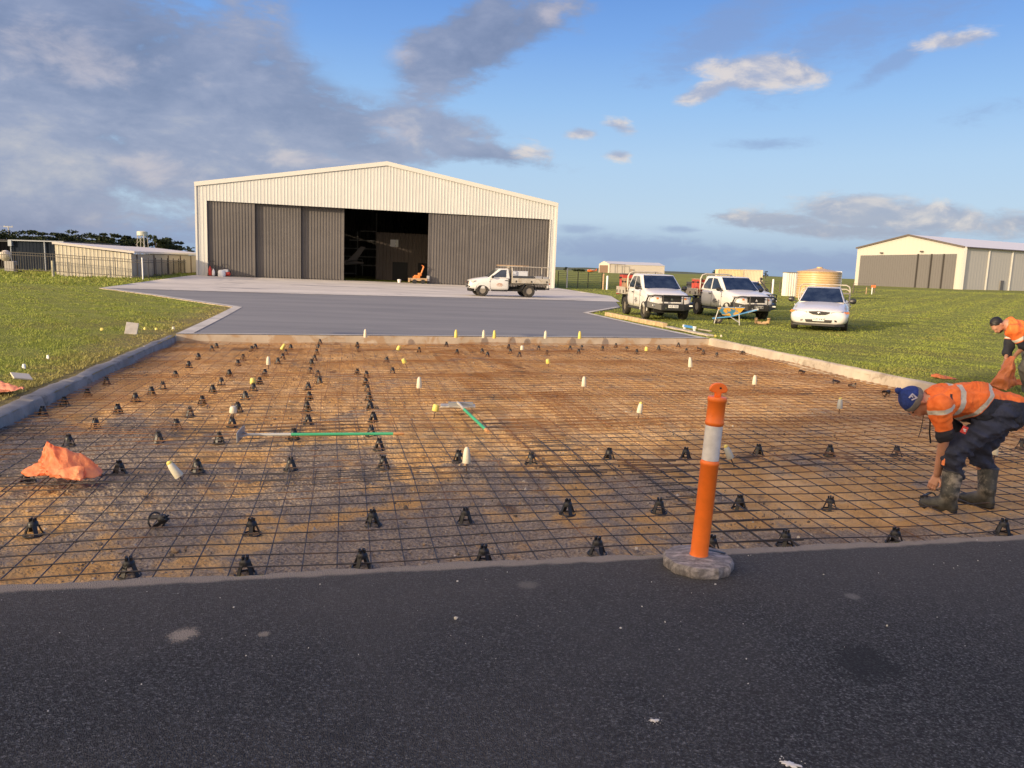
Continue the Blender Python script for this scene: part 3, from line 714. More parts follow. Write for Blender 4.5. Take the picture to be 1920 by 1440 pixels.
a = hloc(424, 518.5, -.7); t = thing('compressor', 'small red and white compressor beside the white drum at the hangar door', 'compressor', hw(a[0], -.7, -.02), HR)
mb = MB(); mb.lathe([(.05, -.4), (.19, -.34), (.19, .34), (.05, .4)], 14, (0, 0, .3), np.array([[0, 0, 1], [0, 1, 0], [-1, 0, 0.0]])); mb.build('tank', red_p, t, smooth=True)
mb = MB(); mb.box((0, 0, .58), (.4, .3, .24)); mb.build('motor', white_p, t, bevel=.03)
mb = MB(); mb.box((-.25, 0, .08), (.06, .3, .16)); mb.box((.25, 0, .08), (.06, .3, .16)); mb.box((0, 0, .09), (.5, .06, .04)); mb.tube([(.27, 0, .12), (.45, 0, .8)], .02); mb.build('frame', black_p, t)

# ---------------------------------------------------------------- low shed on the left
A = atd(106, 518, 57.0); B = atd(248, 522, 58.2); zA = atd(105, 457.5, 57.0)[2]; zB = atd(247, 475, 58.2)[2]
fdir = (B - A)[:2] / np.linalg.norm((B - A)[:2]); ndir = np.array([fdir[1], -fdir[0]]); LF = float(np.linalg.norm((B - A)[:2])); LS = 36.0
zC = atd(368.5, 478, 58.2 + LS * .966)[2]
t = thing('low_shed', 'long low cream shed with a sloping roof behind the fence left of the hangar', 'shed', (A[0], A[1], 0.0))
mb = MB(); ribbed(mb, A, fdir, ndir, LF, lambda s: -.3, lambda s: zA + (zB - zA) * s / LF - .05, .26, .02); build_o(mb, 'wall', mat('shed_cream', (.60, .545, .42), .5, var=.05, vscale=.4), t, fix=False)
mb = MB(); q = B[:2] - ndir * LS
mb.add([(*B[:2], -.3), (*q, -.3), (*q, zC - .05), (*B[:2], zB - .05)], [(0, 1, 2, 3)]); build_o(mb, 'side_wall', tan_panel, t, fix=False)
for s in (1.6, 7.6, 13.6, 19.6, 25.6, 31.6):
    mb = MB(); p = B[:2] - ndir * s + fdir * .02; zz = zB + (zC - zB) * s / LS; mb.box((p[0], p[1], zz / 2 - .1), (.10, .10, zz)); build_o(mb, 'panel_joint', mat('joint_brown', (.16, .11, .08), .6), t)
mb = MB(); a2 = A[:2] - ndir * LS; ov = .14
pts = [(*(A[:2] - fdir * ov + ndir * ov), zA), (*(B[:2] + fdir * .25 + ndir * ov), zB), (*(q + fdir * .25), zC), (*(a2 - fdir * ov), zA + zC - zB)]
mb.extrude(pts, (0, 0, .16)); build_o(mb, 'roof', mat('shed_roof', (.70, .64, .56), .45), t)
# dark shed and lean-to further left
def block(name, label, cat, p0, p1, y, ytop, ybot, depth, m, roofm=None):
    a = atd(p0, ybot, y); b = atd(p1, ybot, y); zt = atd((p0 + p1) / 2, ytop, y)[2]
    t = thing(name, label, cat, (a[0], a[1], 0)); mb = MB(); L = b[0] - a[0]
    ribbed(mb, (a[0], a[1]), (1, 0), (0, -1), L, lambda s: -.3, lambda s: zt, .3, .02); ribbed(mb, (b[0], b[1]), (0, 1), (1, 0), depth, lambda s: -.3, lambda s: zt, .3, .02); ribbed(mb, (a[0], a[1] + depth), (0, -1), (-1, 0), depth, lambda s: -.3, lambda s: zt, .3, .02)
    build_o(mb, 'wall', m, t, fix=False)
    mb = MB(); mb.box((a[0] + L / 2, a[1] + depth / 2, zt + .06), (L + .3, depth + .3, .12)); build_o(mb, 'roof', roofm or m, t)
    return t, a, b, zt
slate = mat('slate_steel', (.020, .026, .038), 1.0, spec=.02, var=.15, vscale=.5)
t, a, b, zt = block('dark_shed', 'dark slate steel shed with a pale gutter standing left of the low shed', 'shed', 26, 122, 66.0, 453, 510, 9, slate, mat('shed_roof_blue', (.06, .07, .085), .8))
mb = MB(); mb.box(((a[0] + b[0]) / 2, a[1] - .22, zt + .04), (b[0] - a[0] + .3, .10, .08)); mb.tube([(a[0] + 2.85, a[1] - .15, zt), (a[0] + 2.85, a[1] - .15, -.1)], .06); mb.tube([(a[0], a[1] - .18, zt - .35), (a[0], a[1] - .18, -.1)], .05); mb.box((a[0], a[1] - .2, zt - .2), (.3, .25, .5)); build_o(mb, 'gutter', mat('gutter_white', (.30, .33, .37), .5), t)
mb = MB(); mb.box(((a[0] + b[0]) / 2 + .3, a[1] - .3, -.02), (b[0] - a[0], .5, .5)); build_o(mb, 'footing', MATS['kerb_concrete'], t)
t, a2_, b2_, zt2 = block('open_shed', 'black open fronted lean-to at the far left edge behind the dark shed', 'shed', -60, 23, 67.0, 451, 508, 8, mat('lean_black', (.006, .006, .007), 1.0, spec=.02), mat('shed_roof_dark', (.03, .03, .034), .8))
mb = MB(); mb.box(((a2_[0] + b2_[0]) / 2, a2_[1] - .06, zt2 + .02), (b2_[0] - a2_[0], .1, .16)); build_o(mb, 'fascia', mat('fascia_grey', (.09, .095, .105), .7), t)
p = atd(18, 505, 61.0); t = thing('concrete_mixer', 'grey concrete mixer with a pale round drum in front of the black lean-to', 'mixer', (p[0], p[1], 0.15))
mb = MB(); mb.lathe([(.15, -.35), (.36, -.25), (.42, 0), (.36, .25), (.2, .38)], 18, (-.25, 0, 1.3), rotz(.3) @ np.array([[1, 0, 0], [0, .5, .87], [0, -.87, .5]])); mb.build('drum', mat('mixer_drum', (.55, .50, .42), .6), t, smooth=True)
mb = MB(); mb.box((.05, .1, .5), (.8, .5, .8)); mb.build('engine_cover', mat('mixer_grey', (.30, .29, .28), .6), t, bevel=.06)
mb = MB(); mb.box((.1, .1, .1), (1.3, .6, .12)); mb.tube([(-.25, .1, .1), (-.25, .1, .9), (-.25, .2, 1.3)], .05); mb.bar((.6, .0, .1), (.62, -.1, .6), .12, .12); mb.build('frame', black_p, t)

# ---------------------------------------------------------------- fences
fence_m = mat('fence_steel', (.06, .055, .05), .5, metal=.2); post_pale = mat('post_pale', (.55, .52, .46), .6)
def picket_fence(name, label, pts, hgt, gap, postm, railm, posth=None, postr=.03):
    p0 = np.array(pts[0]); t = thing(name, label, 'fence', p0)
    mb = MB(); pk = MB()
    for a, b in zip(pts[:-1], pts[1:]):
        a, b = np.array(a), np.array(b)
        for zz in (hgt, hgt - .18, .12): mb.bar(a + (0, 0, zz), b + (0, 0, zz), .04, .04)
        n = int(np.linalg.norm(b - a) / gap)
        for i in range(1, n): q = a + (b - a) * i / n; pk.bar(q + (0, 0, .08), q + (0, 0, hgt), .018, .018, 0, (1, 0, 0))
    mb.add(pk.v, pk.f); build_o(mb, 'panel', railm, t)
    for q in pts:
        mb = MB(); mb.tube([q, np.array(q) + (0, 0, (posth or hgt) + .08)], postr, 8); build_o(mb, 'post', postm, t)
    return t
FP = [atd(px, py, d) for px, py, d in ((-40, 506, 55), (40, 508.5, 55.2), (101, 511.5, 55.4), (160, 516, 55.6), (217, 519, 55.7), (268, 523, 55.9))]
hp = 1.32
picket_fence('fence', 'brown steel picket fence along the front of the low shed', FP, hp, .16, fence_m, fence_m)
side = [FP[-1]] + [atd(px, py, d) for px, py, d in ((279, 522, 58), (293, 520, 61), (304, 518.5, 64), (315, 517.5, 67.5), (326, 516, 71), (336, 515, 75), (346, 513.5, 79), (355, 512.5, 83), (363, 511.5, 87))]
picket_fence('fence', 'thin wire fence with dark posts running back beside the low shed to the hangar', side, 1.35, .45, fence_m, fence_m, 1.45, .035)
mb = MB(); mb.tube([(0, 0, -.1), (0, 0, 1.5)], .045, 10); mb.lathe([(.06, 1.5), (.05, 1.54)], 10); o = mb.build('corner_post', white_p, smooth=True); p = atd(268, 524, 55.6); o.location = p; tag(o, 'white round corner post where the two left fences meet', 'post')
mb = MB(); mb.lathe([(.09, -.1), (.09, .95), (.07, 1.0)], 10); o = mb.build('timber_bollard', mat('weathered_timber', (.36, .34, .24), .8, var=.2, vscale=6), smooth=True); p = atd(100, 516, 54.0); o.location = p; tag(o, 'short weathered timber bollard standing in front of the dark shed fence', 'bollard')
def wire_fence(label, pts, hgt, m, wires=4, name='fence', pm=None, pr=.04):
    t = thing(name, label, 'fence', pts[0]); mb = MB()
    for a, b in zip(pts[:-1], pts[1:]):
        for k in range(wires): zz = hgt * (k + 1) / wires - .05; mb.tube([np.array(a) + (0, 0, zz), np.array(b) + (0, 0, zz)], .012, 4, caps=False)
    build_o(mb, 'wire', m, t)
    for q in pts: mb = MB(); mb.tube([np.array(q) - (0, 0, .2), np.array(q) + (0, 0, hgt)], pr, 8); build_o(mb, 'post', pm or m, t)
    return t
G_ = lambda px, d: (lambda p: np.array([p[0], p[1], float(gz(p[0], p[1]))]))(atd(px, 540, d))
wire_fence('wire fence with dark posts on the grass just right of the big hangar', [G_(1046, 82), G_(1062.5, 80), G_(1083, 81), G_(1102, 82), G_(1128, 83)], 1.7, fence_m, 9, pm=fence_m)
wire_fence('low wire fence with weathered posts behind the parked white cars', [G_(1421, 92), G_(1432, 92), G_(1446, 93), G_(1462, 94), G_(1478, 95), G_(1600, 97), G_(1640, 99)], 1.25, mat('fence_grey', (.13, .11, .09), .8), 5, pr=.07)
for px, y, d, h_, lab in ((1131, 0, 78, 1.55, 'thick weathered gate post left of the white gate post'), (1449, 0, 84, 1.5, 'lone white post standing on the grass right of the parked cars'), (1138, 0, 77.5, 1.35, 'white gate post behind the tray of the first parked truck')):
    p = G_(px, d); mb = MB(); mb.lathe([(.10, -.2), (.10, h_), (.07, h_ + .05)], 10); o = mb.build('gate_post', white_p if 'white' in lab.split(' gate')[0] or 'lone' in lab else timber, smooth=True); o.location = p; tag(o, lab, 'post')
p = G_(1062.5, 79.6); mb = MB(); mb.lathe([(.07, -.2), (.07, 2.0), (.05, 2.03)], 10); o = mb.build('fence_post', post_pale, smooth=True); o.location = p; tag(o, 'pale fence post just right of the big hangar corner', 'post')

# ---------------------------------------------------------------- water tower, pole
p = atd(268, 470, 190.0); zt = atd(268, 434, 190)[2]; zb_ = atd(268, 442, 190)[2]
t = thing('water_tower', 'small pale water tank on a tall steel stand in front of the dark trees', 'water tower', (p[0], p[1], 0))
mb = MB(); mb.lathe([(1.15, zb_), (1.22, zb_ + .05), (1.22, zt - .1), (1.1, zt), (.2, zt + .12)], 24); mb.build('tank', mat('tank_pale', (.52, .53, .46), .5), t, smooth=True)
mb = MB()
for sx, sy in ((-1, -1), (1, -1), (1, 1), (-1, 1)): mb.tube([(sx * 1.15, sy * 1.15, -.5), (sx * .8, sy * .8, zb_)], .07, 6)
for k in range(3):
    z0, z1 = zb_ * k / 3, zb_ * (k + 1) / 3
    mb.tube([(-1.1, -1.1, z0), (1.0, -1.0, z1)], .04, 4); mb.tube([(1.1, -1.1, z0), (-1.0, -1.0, z1)], .04, 4)
mb.tube([(1.0, -1.4, .0), (1.0, -1.4, zb_ + .3)], .08, 6); mb.build('stand', mat('stand_steel', (.45, .42, .38), .5), t)
p = atd(17.5, 455, 160.0); zt = atd(17, 424, 160)[2]
t = thing('power_pole', 'thin power pole with a crossarm above the dark shed at far left', 'pole', (p[0], p[1], 0))
mb = MB(); mb.tube([(0, 0, -.5), (0, 0, zt)], [.16, .11], 8); mb.build('pole', mat('pole_grey', (.42, .41, .38), .7), t)
mb = MB(); mb.box((0, 0, zt - .15), (1.9, .12, .14)); mb.box((-.8, 0, zt + .02), (.1, .1, .2)); mb.box((.8, 0, zt + .02), (.1, .1, .2)); mb.build('crossarm', MATS['pole_grey'], t)
mb = MB(); mb.tube([(-60, -5, zt - .3), (-30, -2, zt - .9), (0, 0, zt)], .02, 4); mb.build('wire', MATS['pole_grey'], t)

# ---------------------------------------------------------------- distant hangar, aircraft, containers, tank
def gable(name, label, cat, c0, sdir, fdir_, LSide, LFront, eave, apex, z0, wallm, roofm, pitch=.8, dep=.04):
    """c0 corner nearest, sdir along the side, fdir_ along the gable front (away from the corner)"""
    sdir = np.array(sdir) / np.linalg.norm(sdir); fdir_ = np.array(fdir_) / np.linalg.norm(fdir_); c0 = np.array(c0[:2])
    t = thing(name, label, cat, (*c0, 0)); mb = MB()
    rz_ = lambda s: eave + (apex - eave) * (1 - abs(s / LFront * 2 - 1))
    ribbed(mb, c0 + fdir_ * LFront, -fdir_, -sdir, LFront, lambda s: z0 - 1, lambda s: rz_(LFront - s), pitch, dep)
    ribbed(mb, c0, sdir, -fdir_, LSide, lambda s: z0 - 1, lambda s: eave, pitch, dep)
    ribbed(mb, c0 + fdir_ * LFront, sdir, fdir_, LSide, lambda s: z0 - 1, lambda s: eave, pitch, .04)
    ribbed(mb, c0 + sdir * LSide, fdir_, sdir, LFront, lambda s: z0 - 1, rz_, pitch, .04)
    build_o(mb, 'wall', wallm, t, fix=False)
    mb = MB(); a = c0 - sdir * .15 - fdir_ * .25; m_ = c0 + fdir_ * LFront / 2 - sdir * .15; b = c0 + fdir_ * (LFront + .25) - sdir * .15; v = np.array([*(sdir * (LSide + .3)), 0])
    for p, zp, q, zq in ((a, eave, m_, apex), (m_, apex, b, eave)): mb.extrude([(*p, zp), (*q, zq), (*q, zq + .14), (*p, zp + .14)], v)
    build_o(mb, 'roof', roofm, t); return t
roofw = mat('roof_white', (.62, .60, .56), .4)
D = 600.0; c0 = atd(1141.5, 511.5, D); zt = atd(1141, 495.3, D)[2]; za = atd(1131, 489.3, D)[2]
t = gable('hangar', 'distant long cream hangar with an open gable end behind the first parked truck', 'hangar', c0, (1, .28), (-.28, 1), 47, 21, zt, za, 0, mat('far_wall', (.62, .56, .47), .6), roofw)
u = np.array([-.28, 1]) / np.linalg.norm([-.28, 1]); s_ = np.array([1, .28]) / np.linalg.norm([1, .28])
mb = MB(); a = c0[:2] + u * 2 - s_ * .2; b = c0[:2] + u * 19 - s_ * .2; mb.extrude([(*a, -1), (*b, -1), (*b, zt - .8), (*a, zt - .8)], (*(-s_ * .1), 0)); build_o(mb, 'doorway', mat('doorway_brown', (.20, .13, .09), .7), t)
mb = MB(); a = c0[:2] + s_ * 18 - u * .1; mb.box((a[0], a[1], 2.2), (4.2, .2, 3.6)); build_o(mb, 'door', mat('far_door', (.30, .25, .2), .6), t)
mb = MB()
for k in (0, 6, 12): a = c0[:2] + s_ * k - u * 2.5; mb.tube([(*a, -1), (*a, zt + .3)], .2, 5)
a = c0[:2] - u * 2.5; b = c0[:2] + s_ * 12 - u * 2.5; mb.bar((*a, zt + .3), (*b, zt), .3, .3); build_o(mb, 'frame', mat('far_frame', (.2, .16, .13), .6), t)
p = atd(1109, 511.5, 560.0); t = thing('aircraft', 'small orange aircraft with a white wing parked left of the distant hangar', 'aircraft', (p[0], p[1], 0.0), .35)
mb = MB(); mb.lathe([(.15, -3.8), (.35, -2.5), (.8, -.5), (.95, 1.0), (.75, 2.6), (.3, 3.2)], 14, (0, 0, 1.6), np.array([[0, 0, -1], [0, 1, 0], [1, 0, 0.0]])); mb.build('fuselage', mat('aircraft_orange', (.80, .16, .03), .4), t, smooth=True)
mb = MB(); mb.box((-.3, 0, 2.3), (1.6, 10.5, .18)); mb.build('wing', white_p, t, bevel=.05)
mb = MB(); mb.extrude([(2.9, -.06, 1.6), (3.9, -.06, 1.6), (4.1, -.06, 3.1), (3.5, -.06, 3.1)], (0, .12, 0)); mb.box((3.5, 0, 1.7), (.9, 3.2, .1)); mb.build('tail_fin', MATS['aircraft_orange'], t)
mb = MB(); mb.tube([(-1, -1.2, .3), (-1, 1.2, .3)], .06); mb.tube([(-1, -1, 1.2), (-1, -1.2, .2)], .08); mb.tube([(-1, 1, 1.2), (-1, 1.2, .2)], .08)
for y in (-1.2, 1.2): mb.lathe([(.05, -.12), (.32, -.12), (.32, .12), (.05, .12)], 12, (-1, y, .3), np.array([[1, 0, 0], [0, 0, 1], [0, -1, 0.0]]))
mb.build('landing_gear', black_p, t)
contm = mat('container_cream', (.62, .50, .30), .6, var=.08, vscale=.6, dirt=(.35, .22, .12), dscale=.8, dthr=(.6, .75), stretch=(1, 1, .3)); contm2 = mat('container_pale', (.64, .54, .40), .6, var=.08, vscale=.6, dirt=(.38, .26, .16), dscale=.9, dthr=(.58, .75), stretch=(1, 1, .3))
for (p0, p1, ya, m_, lab) in ((1347.5, 1393, 504.5, contm, 'yellowish cream shipping container, left of the pair behind the parked trucks'), (1394, 1430, 505.5, contm2, 'paler weathered shipping container, right of the pair behind the parked trucks')):
    D = 150.0; a = atd(p0, ya, D); b = atd(p1, ya + 1.2, D); L = b[0] - a[0]; t = thing('shipping_container', lab, 'container', (a[0], a[1], 0), group='cream shipping containers in the field'); zt = a[2]
    mb = MB(); ribbed(mb, (a[0], a[1]), (1, 0), (0, -1), L, lambda s: -.1, lambda s: zt - .05, .28, .05); ribbed(mb, (b[0], b[1]), (0, 1), (1, 0), 2.4, lambda s: -.1, lambda s: zt - .05, .28, .05); ribbed(mb, (a[0], a[1] + 2.4), (0, -1), (-1, 0), 2.4, lambda s: -.1, lambda s: zt - .05, .28, .05); mb.add([(a[0], a[1], zt - .05), (b[0], a[1], zt - .05), (b[0], a[1] + 2.4, zt - .05), (a[0], a[1] + 2.4, zt - .05)], [(0, 1, 2, 3)]); build_o(mb, 'wall', m_, t, fix=False)
    mb = MB()
    for x in (a[0], b[0]): mb.box((x, a[1] - .03, zt / 2), (.14, .14, zt))
    mb.box((a[0] + L / 2, a[1] - .03, zt - .04), (L, .12, .12)); mb.box((a[0] + L / 2, a[1] - .03, .0), (L, .12, .16)); build_o(mb, 'frame', m_, t)
# tan water tank
p = G_(1533.5, 70); zt = atd(1533, 509.5, 70)[2] - p[2]; r_ = 37.5 / 1440 * 70
t = thing('water_tank', 'tan corrugated round water tank with a low conical roof behind the white sedan ute', 'water tank', p)
prof = [(r_, -.1)]; k = 0
while k * .1 < zt - .1: z0 = k * .1; prof += [(r_ + .0, z0), (r_ + .035, z0 + .03), (r_ + .035, z0 + .07), (r_, z0 + .1)] if k % 2 == 0 else [(r_ + .01, z0 + .1)]; k += 1
mb = MB(); mb.lathe(prof, 64); mb.build('shell', mat('tank_tan', (.56, .39, .19), .36, var=.05, spec=.6), t, smooth=True, sharp=60)
mb = MB(); mb.lathe([(r_ + .08, zt - .06), (r_ + .08, zt), (r_ * .35, zt + .24), (.25, zt + .34), (.25, zt + .42), (.02, zt + .43)], 48); mb.build('roof', MATS['tank_tan'], t, smooth=True, sharp=30)
mb = MB(); mb.tube([(r_ + .1, -.2, -.1), (r_ + .1, -.2, zt + .05)], .07, 10); mb.tube([(r_ + .1, -.2, zt + .05), (.9, -.3, zt + .1)], .04, 8); mb.build('downpipe', white_p, t, smooth=True)
p = G_(1474, 75); zt = atd(1484, 511.5, 75)[2]; q = G_(1497, 75)
t = thing('pump_shed', 'narrow white corrugated pump shed standing left of the tan water tank', 'shed', (p[0], p[1], p[2]))
mb = MB(); L = q[0] - p[0]; hz = zt - p[2]
mb2 = MB(); ribbed(mb2, (0, 0), (1, 0), (0, -1), L * .82, lambda s: 0, lambda s: hz, .22, .05); ribbed(mb2, (L * .82, 0), (0, 1), (1, 0), 1.2, lambda s: 0, lambda s: hz, .22, .04); ribbed(mb2, (0, 1.2), (0, -1), (-1, 0), 1.2, lambda s: 0, lambda s: hz, .22, .04); mb2.build('wall', mat('white_cladding', (.70, .68, .62), .5), t, fix=False)
mb = MB(); mb.box((L * .41, .6, hz + .03), (L * .86, 1.35, .07)); mb.build('roof', mat('lid_dark', (.16, .15, .14), .6), t)
# marker posts by the right hangar
for px, y, lab, m_ in ((1625, 544, 'plain weathered marker post on the grass before the far right hangar', timber), (1635.5, 543, 'white marker post with an orange top on the grass before the far right hangar', white_p)):
    p = G_(px, 95); t = thing('marker_post', lab, 'post', p); mb = MB(); mb.tube([(0, 0, -.2), (0, 0, .85)], .06, 8); mb.build('post', m_, t)
    if m_ is white_p: mb = MB(); mb.box((.12, 0, .95), (.5, .1, .32)); mb.build('board', mat('marker_orange', (.8, .2, .06), .5), t)
# ---------------------------------------------------------------- right hangar
c0 = np.array([80.9, 141.0]); sd_ = np.array([1, .55]) / np.linalg.norm([1, .55]); fd_ = np.array([-sd_[1], sd_[0]]); LFr = 22.3
ev = atd(1795, 463.5, 141)[2]; apx = atd(1687, 440.5, 150.7)[2]; zb0 = atd(1786, 546, 141)[2]
t = gable('hangar', 'cream hangar with grey doors and a long pale roof at the right edge', 'hangar', c0, sd_, fd_, 60, LFr, ev, apx, zb0, mat('cream_far', (.50, .48, .43), .55), mat('roof_pale', (.72, .69, .65), .45), .9, .012)
P2 = lambda s, o: c0 + fd_ * s - sd_ * o
mb = MB(); zd = atd(1792, 475.5, 141)[2]; s0, s1 = 1.3, LFr - .9
zdl = atd(1596, 478.5, 160)[2]
ribbed(mb, P2(s1, .1), -fd_, -sd_, s1 - s0, lambda s: zb0 - 1, lambda s: zdl + (zd - zdl) * s / (s1 - s0), .5, .06); build_o(mb, 'door', mat('door_grey', (.135, .130, .130), .6), t, fix=False)
mb = MB()
for f_ in (.37, .235, .115): mb = MB(); q = P2(s0 + (s1 - s0) * f_, .2); mb.box((q[0], q[1], (zd + zb0) / 2 - .3), (.22, .22, zd - zb0 + .6)); build_o(mb, 'door_joint', mat('joint_dark', (.05, .045, .042), .6), t)
mb = MB()
for k in (0, 7.6, 15.2, 22.8): mb = MB(); q = c0 + sd_ * k - fd_ * .1; mb.box((q[0], q[1], (ev + zb0) / 2 - .5), (.22, .12, ev - zb0 + .8) if k else (.45, .45, ev - zb0 + 1)); build_o(mb, 'downpipe', trimc, t)
mb = MB()
m_ = P2(LFr / 2, .25); a = P2(-.2, .25); b = P2(LFr + .2, .25)
for p, zp, q, zq in ((a, ev, m_, apx), (m_, apx, b, ev)): mb.extrude([(*p, zp - .1), (*q, zq - .1), (*q, zq + .2), (*p, zp + .2)], (*(-sd_ * .12), 0))
a = c0 - fd_ * .3; b = a + sd_ * 60; mb.extrude([(*a, ev - .08), (*b, ev - .08), (*b, ev + .14), (*a, ev + .14)], (*(-fd_ * .15), 0))
build_o(mb, 'gutter', mat('gutter_dark', (.11, .09, .08), .6), t)
mb = MB(); q = c0 + sd_ * 12.2 - fd_ * .1; q2 = q + sd_ * 1.0; mb.extrude([(*q, zb0 - .5), (*q2, zb0 - .5), (*q2, zb0 + 2.2), (*q, zb0 + 2.2)], (*(-fd_ * .1), 0)); build_o(mb, 'side_door', MATS['door_grey'], t)
for f_ in (.36, .74): 
    q = P2(LFr * f_, .35); zz = zd + .45 if f_ < .5 else zdl + .5
    mb = MB(); mb.box((q[0], q[1], zz), (.5, .4, .25)); build_o(mb, 'floodlight', MATS['gutter_dark'], t)

# ---------------------------------------------------------------- trees
def foliage(name, lo, hi, trans=.25):
    def f(g, b, co):
        r = g.n('ShaderNodeNewGeometry').outputs['Random Per Island']; n = g.noise(co, .35, 4, .6)
        c = g.mix(g.m('ADD', g.m('MULTIPLY', r, .6), g.m('MULTIPLY', n, .4)), lo, hi)
        g.put(b.inputs['Base Color'], c); b.inputs['Roughness'].default_value = .75; b.inputs['Specular IOR Level'].default_value = .15
    return custom(name, f)
foliage('cypress', (.012, .022, .012), (.050, .062, .028)); foliage('rust_hedge', (.045, .030, .012), (.12, .075, .03)); foliage('shade_tree', (.02, .035, .012), (.06, .09, .03))
bark = mat('bark', (.075, .055, .042), .9, var=.3, vscale=4)
def leaves(cl, per, size, rng):
    """cl: list of (centre, radii); returns leaf quads spread through each clump"""
    C = np.array([c for c, r in cl]); Rr = np.array([r for c, r in cl]); n = len(cl) * per
    u = rng.normal(0, 1, (n, 3)); u /= np.linalg.norm(u, axis=1, keepdims=True); u *= rng.uniform(.25, 1, (n, 1)) ** .5
    k = np.repeat(np.arange(len(cl)), per); P = C[k] + u * Rr[k]
    a = rng.normal(0, 1, (n, 3)); a /= np.linalg.norm(a, axis=1, keepdims=True); b = np.cross(a, rng.normal(0, 1, (n, 3))); b /= np.linalg.norm(b, axis=1, keepdims=True) + 1e-9
    s = size * rng.uniform(.6, 1.4, (n, 1)); V = np.stack([P - a * s, P + b * s * .55, P + a * s, P - b * s * .55], 1).reshape(-1, 3)
    return V, np.arange(4 * n).reshape(-1, 4)
def tree(name, label, loc, H, Rw, crown0, m, group=None, nc=26, per=50, leaf=.4, flat=.35, seed=1, lean=.0, trunk_r=.22, cat='tree'):
    rg = np.random.default_rng(seed); rr = random.Random(seed); t = thing(name, label, cat, loc, group=group); cl = []
    limbs = MB(); limbs.tube([(0, 0, -.5), (lean * .3, 0, crown0 * .6), (lean * .6, 0, crown0), (lean, 0, H * .75)], [trunk_r, trunk_r * .8, trunk_r * .6, trunk_r * .3], 8)
    for i in range(nc):
        a = rr.uniform(0, 6.28); f = rr.uniform(.15, 1) ** .6; z = crown0 + (H - crown0) * rr.uniform(.05, .95) * (1 - .35 * f * f)
        c = (math.cos(a) * Rw * f * .85 + lean * z / H, math.sin(a) * Rw * f * .85, z); r = Rw * rr.uniform(.22, .42); cl.append((c, (r, r, r * flat)))
        if i % 2 == 0: limbs.tube([(lean * .5, 0, crown0 * rr.uniform(.55, 1.0)), ((c[0]) * .55, c[1] * .55, crown0 + (z - crown0) * .45), c], [trunk_r * .45, trunk_r * .28, trunk_r * .1], 5)
    V, Fc = leaves(cl, per, leaf, rg); np_mesh('crown', V, Fc, m, t, smooth=False)
    limbs.build('trunk', bark, t, smooth=True); return t
TD = 230.0
TL = [(62, 433.5, 60, 'rounded dark cypress standing apart left of the cypress row'), (112, 436, 42, 'dark cypress at the left end of the cypress row'), (146, 432.5, 56, 'tallest dark cypress near the left end of the row'), (186, 437.5, 46, 'dark cypress in the middle left of the row behind the low shed'),
      (218, 441, 44, 'dark cypress just left of the water tower'), (246, 443, 44, 'dark cypress partly hidden behind the water tower stand'), (289, 442.5, 56, 'dark flat topped cypress right of the water tower'), (318, 445.5, 52, 'spreading dark cypress at the right end of the row')]
for i, (px, ty, w, lab) in enumerate(TL):
    p = atd(px, 470, TD + (i % 3) * 9); H = atd(px, ty, p[1])[2] * 1.07; zb_ = atd(px, 478, p[1])[2]
    tree('cypress_tree', lab, (p[0], p[1], 0.0), H, w / 1440 * p[1] * .58, H * .30, MATS['cypress'], 'cypress trees behind the low shed', 36, 70, .40, .30, 20 + i, lean=(.6 if i > 5 else .2))
p = atd(-6, 470, 120); tree('broad_tree', 'dark green tree at the far left edge behind the lean-to', (p[0], p[1], 0), atd(0, 427, 120)[2], 3.0, 2.2, MATS['cypress'], None, 30, 60, .24, .6, 41)
for k, (px, ty, lab) in enumerate(((353, 459, 'windswept thin dark tree, left of two near the hangar corner'), (362, 461, 'windswept thin dark tree, right of two touching the hangar corner'))):
    p = atd(px, 480, 170); H = atd(px, ty, 170)[2]
    tree('windswept_tree', lab, (p[0], p[1], 0), H, .8, H * .55, MATS['cypress'], 'thin windswept trees', 12, 16, .16, .5, 50 + k, lean=-.35, trunk_r=.1)
for k, (px, w, lab) in enumerate(((160, 20, 'rusty brown hedge bush, leftmost above the low shed roof'), (185, 22, 'rusty brown hedge bush, middle one above the low shed roof'), (207, 18, 'rusty brown hedge bush, rightmost above the low shed roof'))):
    p = atd(px, 470, 130); H = atd(px, 455 + k * 3, 130)[2]
    tree('hedge_bush', lab, (p[0], p[1], 0), H, w / 1440 * 130 * .7, .4, MATS['rust_hedge'], 'rusty brown bushes', 16, 60, .22, .6, 60 + k, cat='bush')
for k, (px, ty, w, D, lab) in enumerate(((1060, 500.5, 11, 700, 'small dark tree on the horizon just right of the hangar'), (1086, 505, 22, 900, 'low dark bush on the horizon left of the orange aircraft'), (1436, 506, 9, 400, 'small dark tree on the horizon right of the shipping containers'), (1350, 508, 30, 1300, 'low dark clump on the horizon behind the shipping containers'))):
    p = atd(px, ty + 5, D); H = max(1.5, atd(px, ty, D)[2])
    tree('horizon_tree', lab, (p[0], p[1], 0), H, w / 1440 * D * .55, H * .3, MATS['cypress'], None, 14, 40, w / 1440 * D * .06, .6, 70 + k, trunk_r=.3)
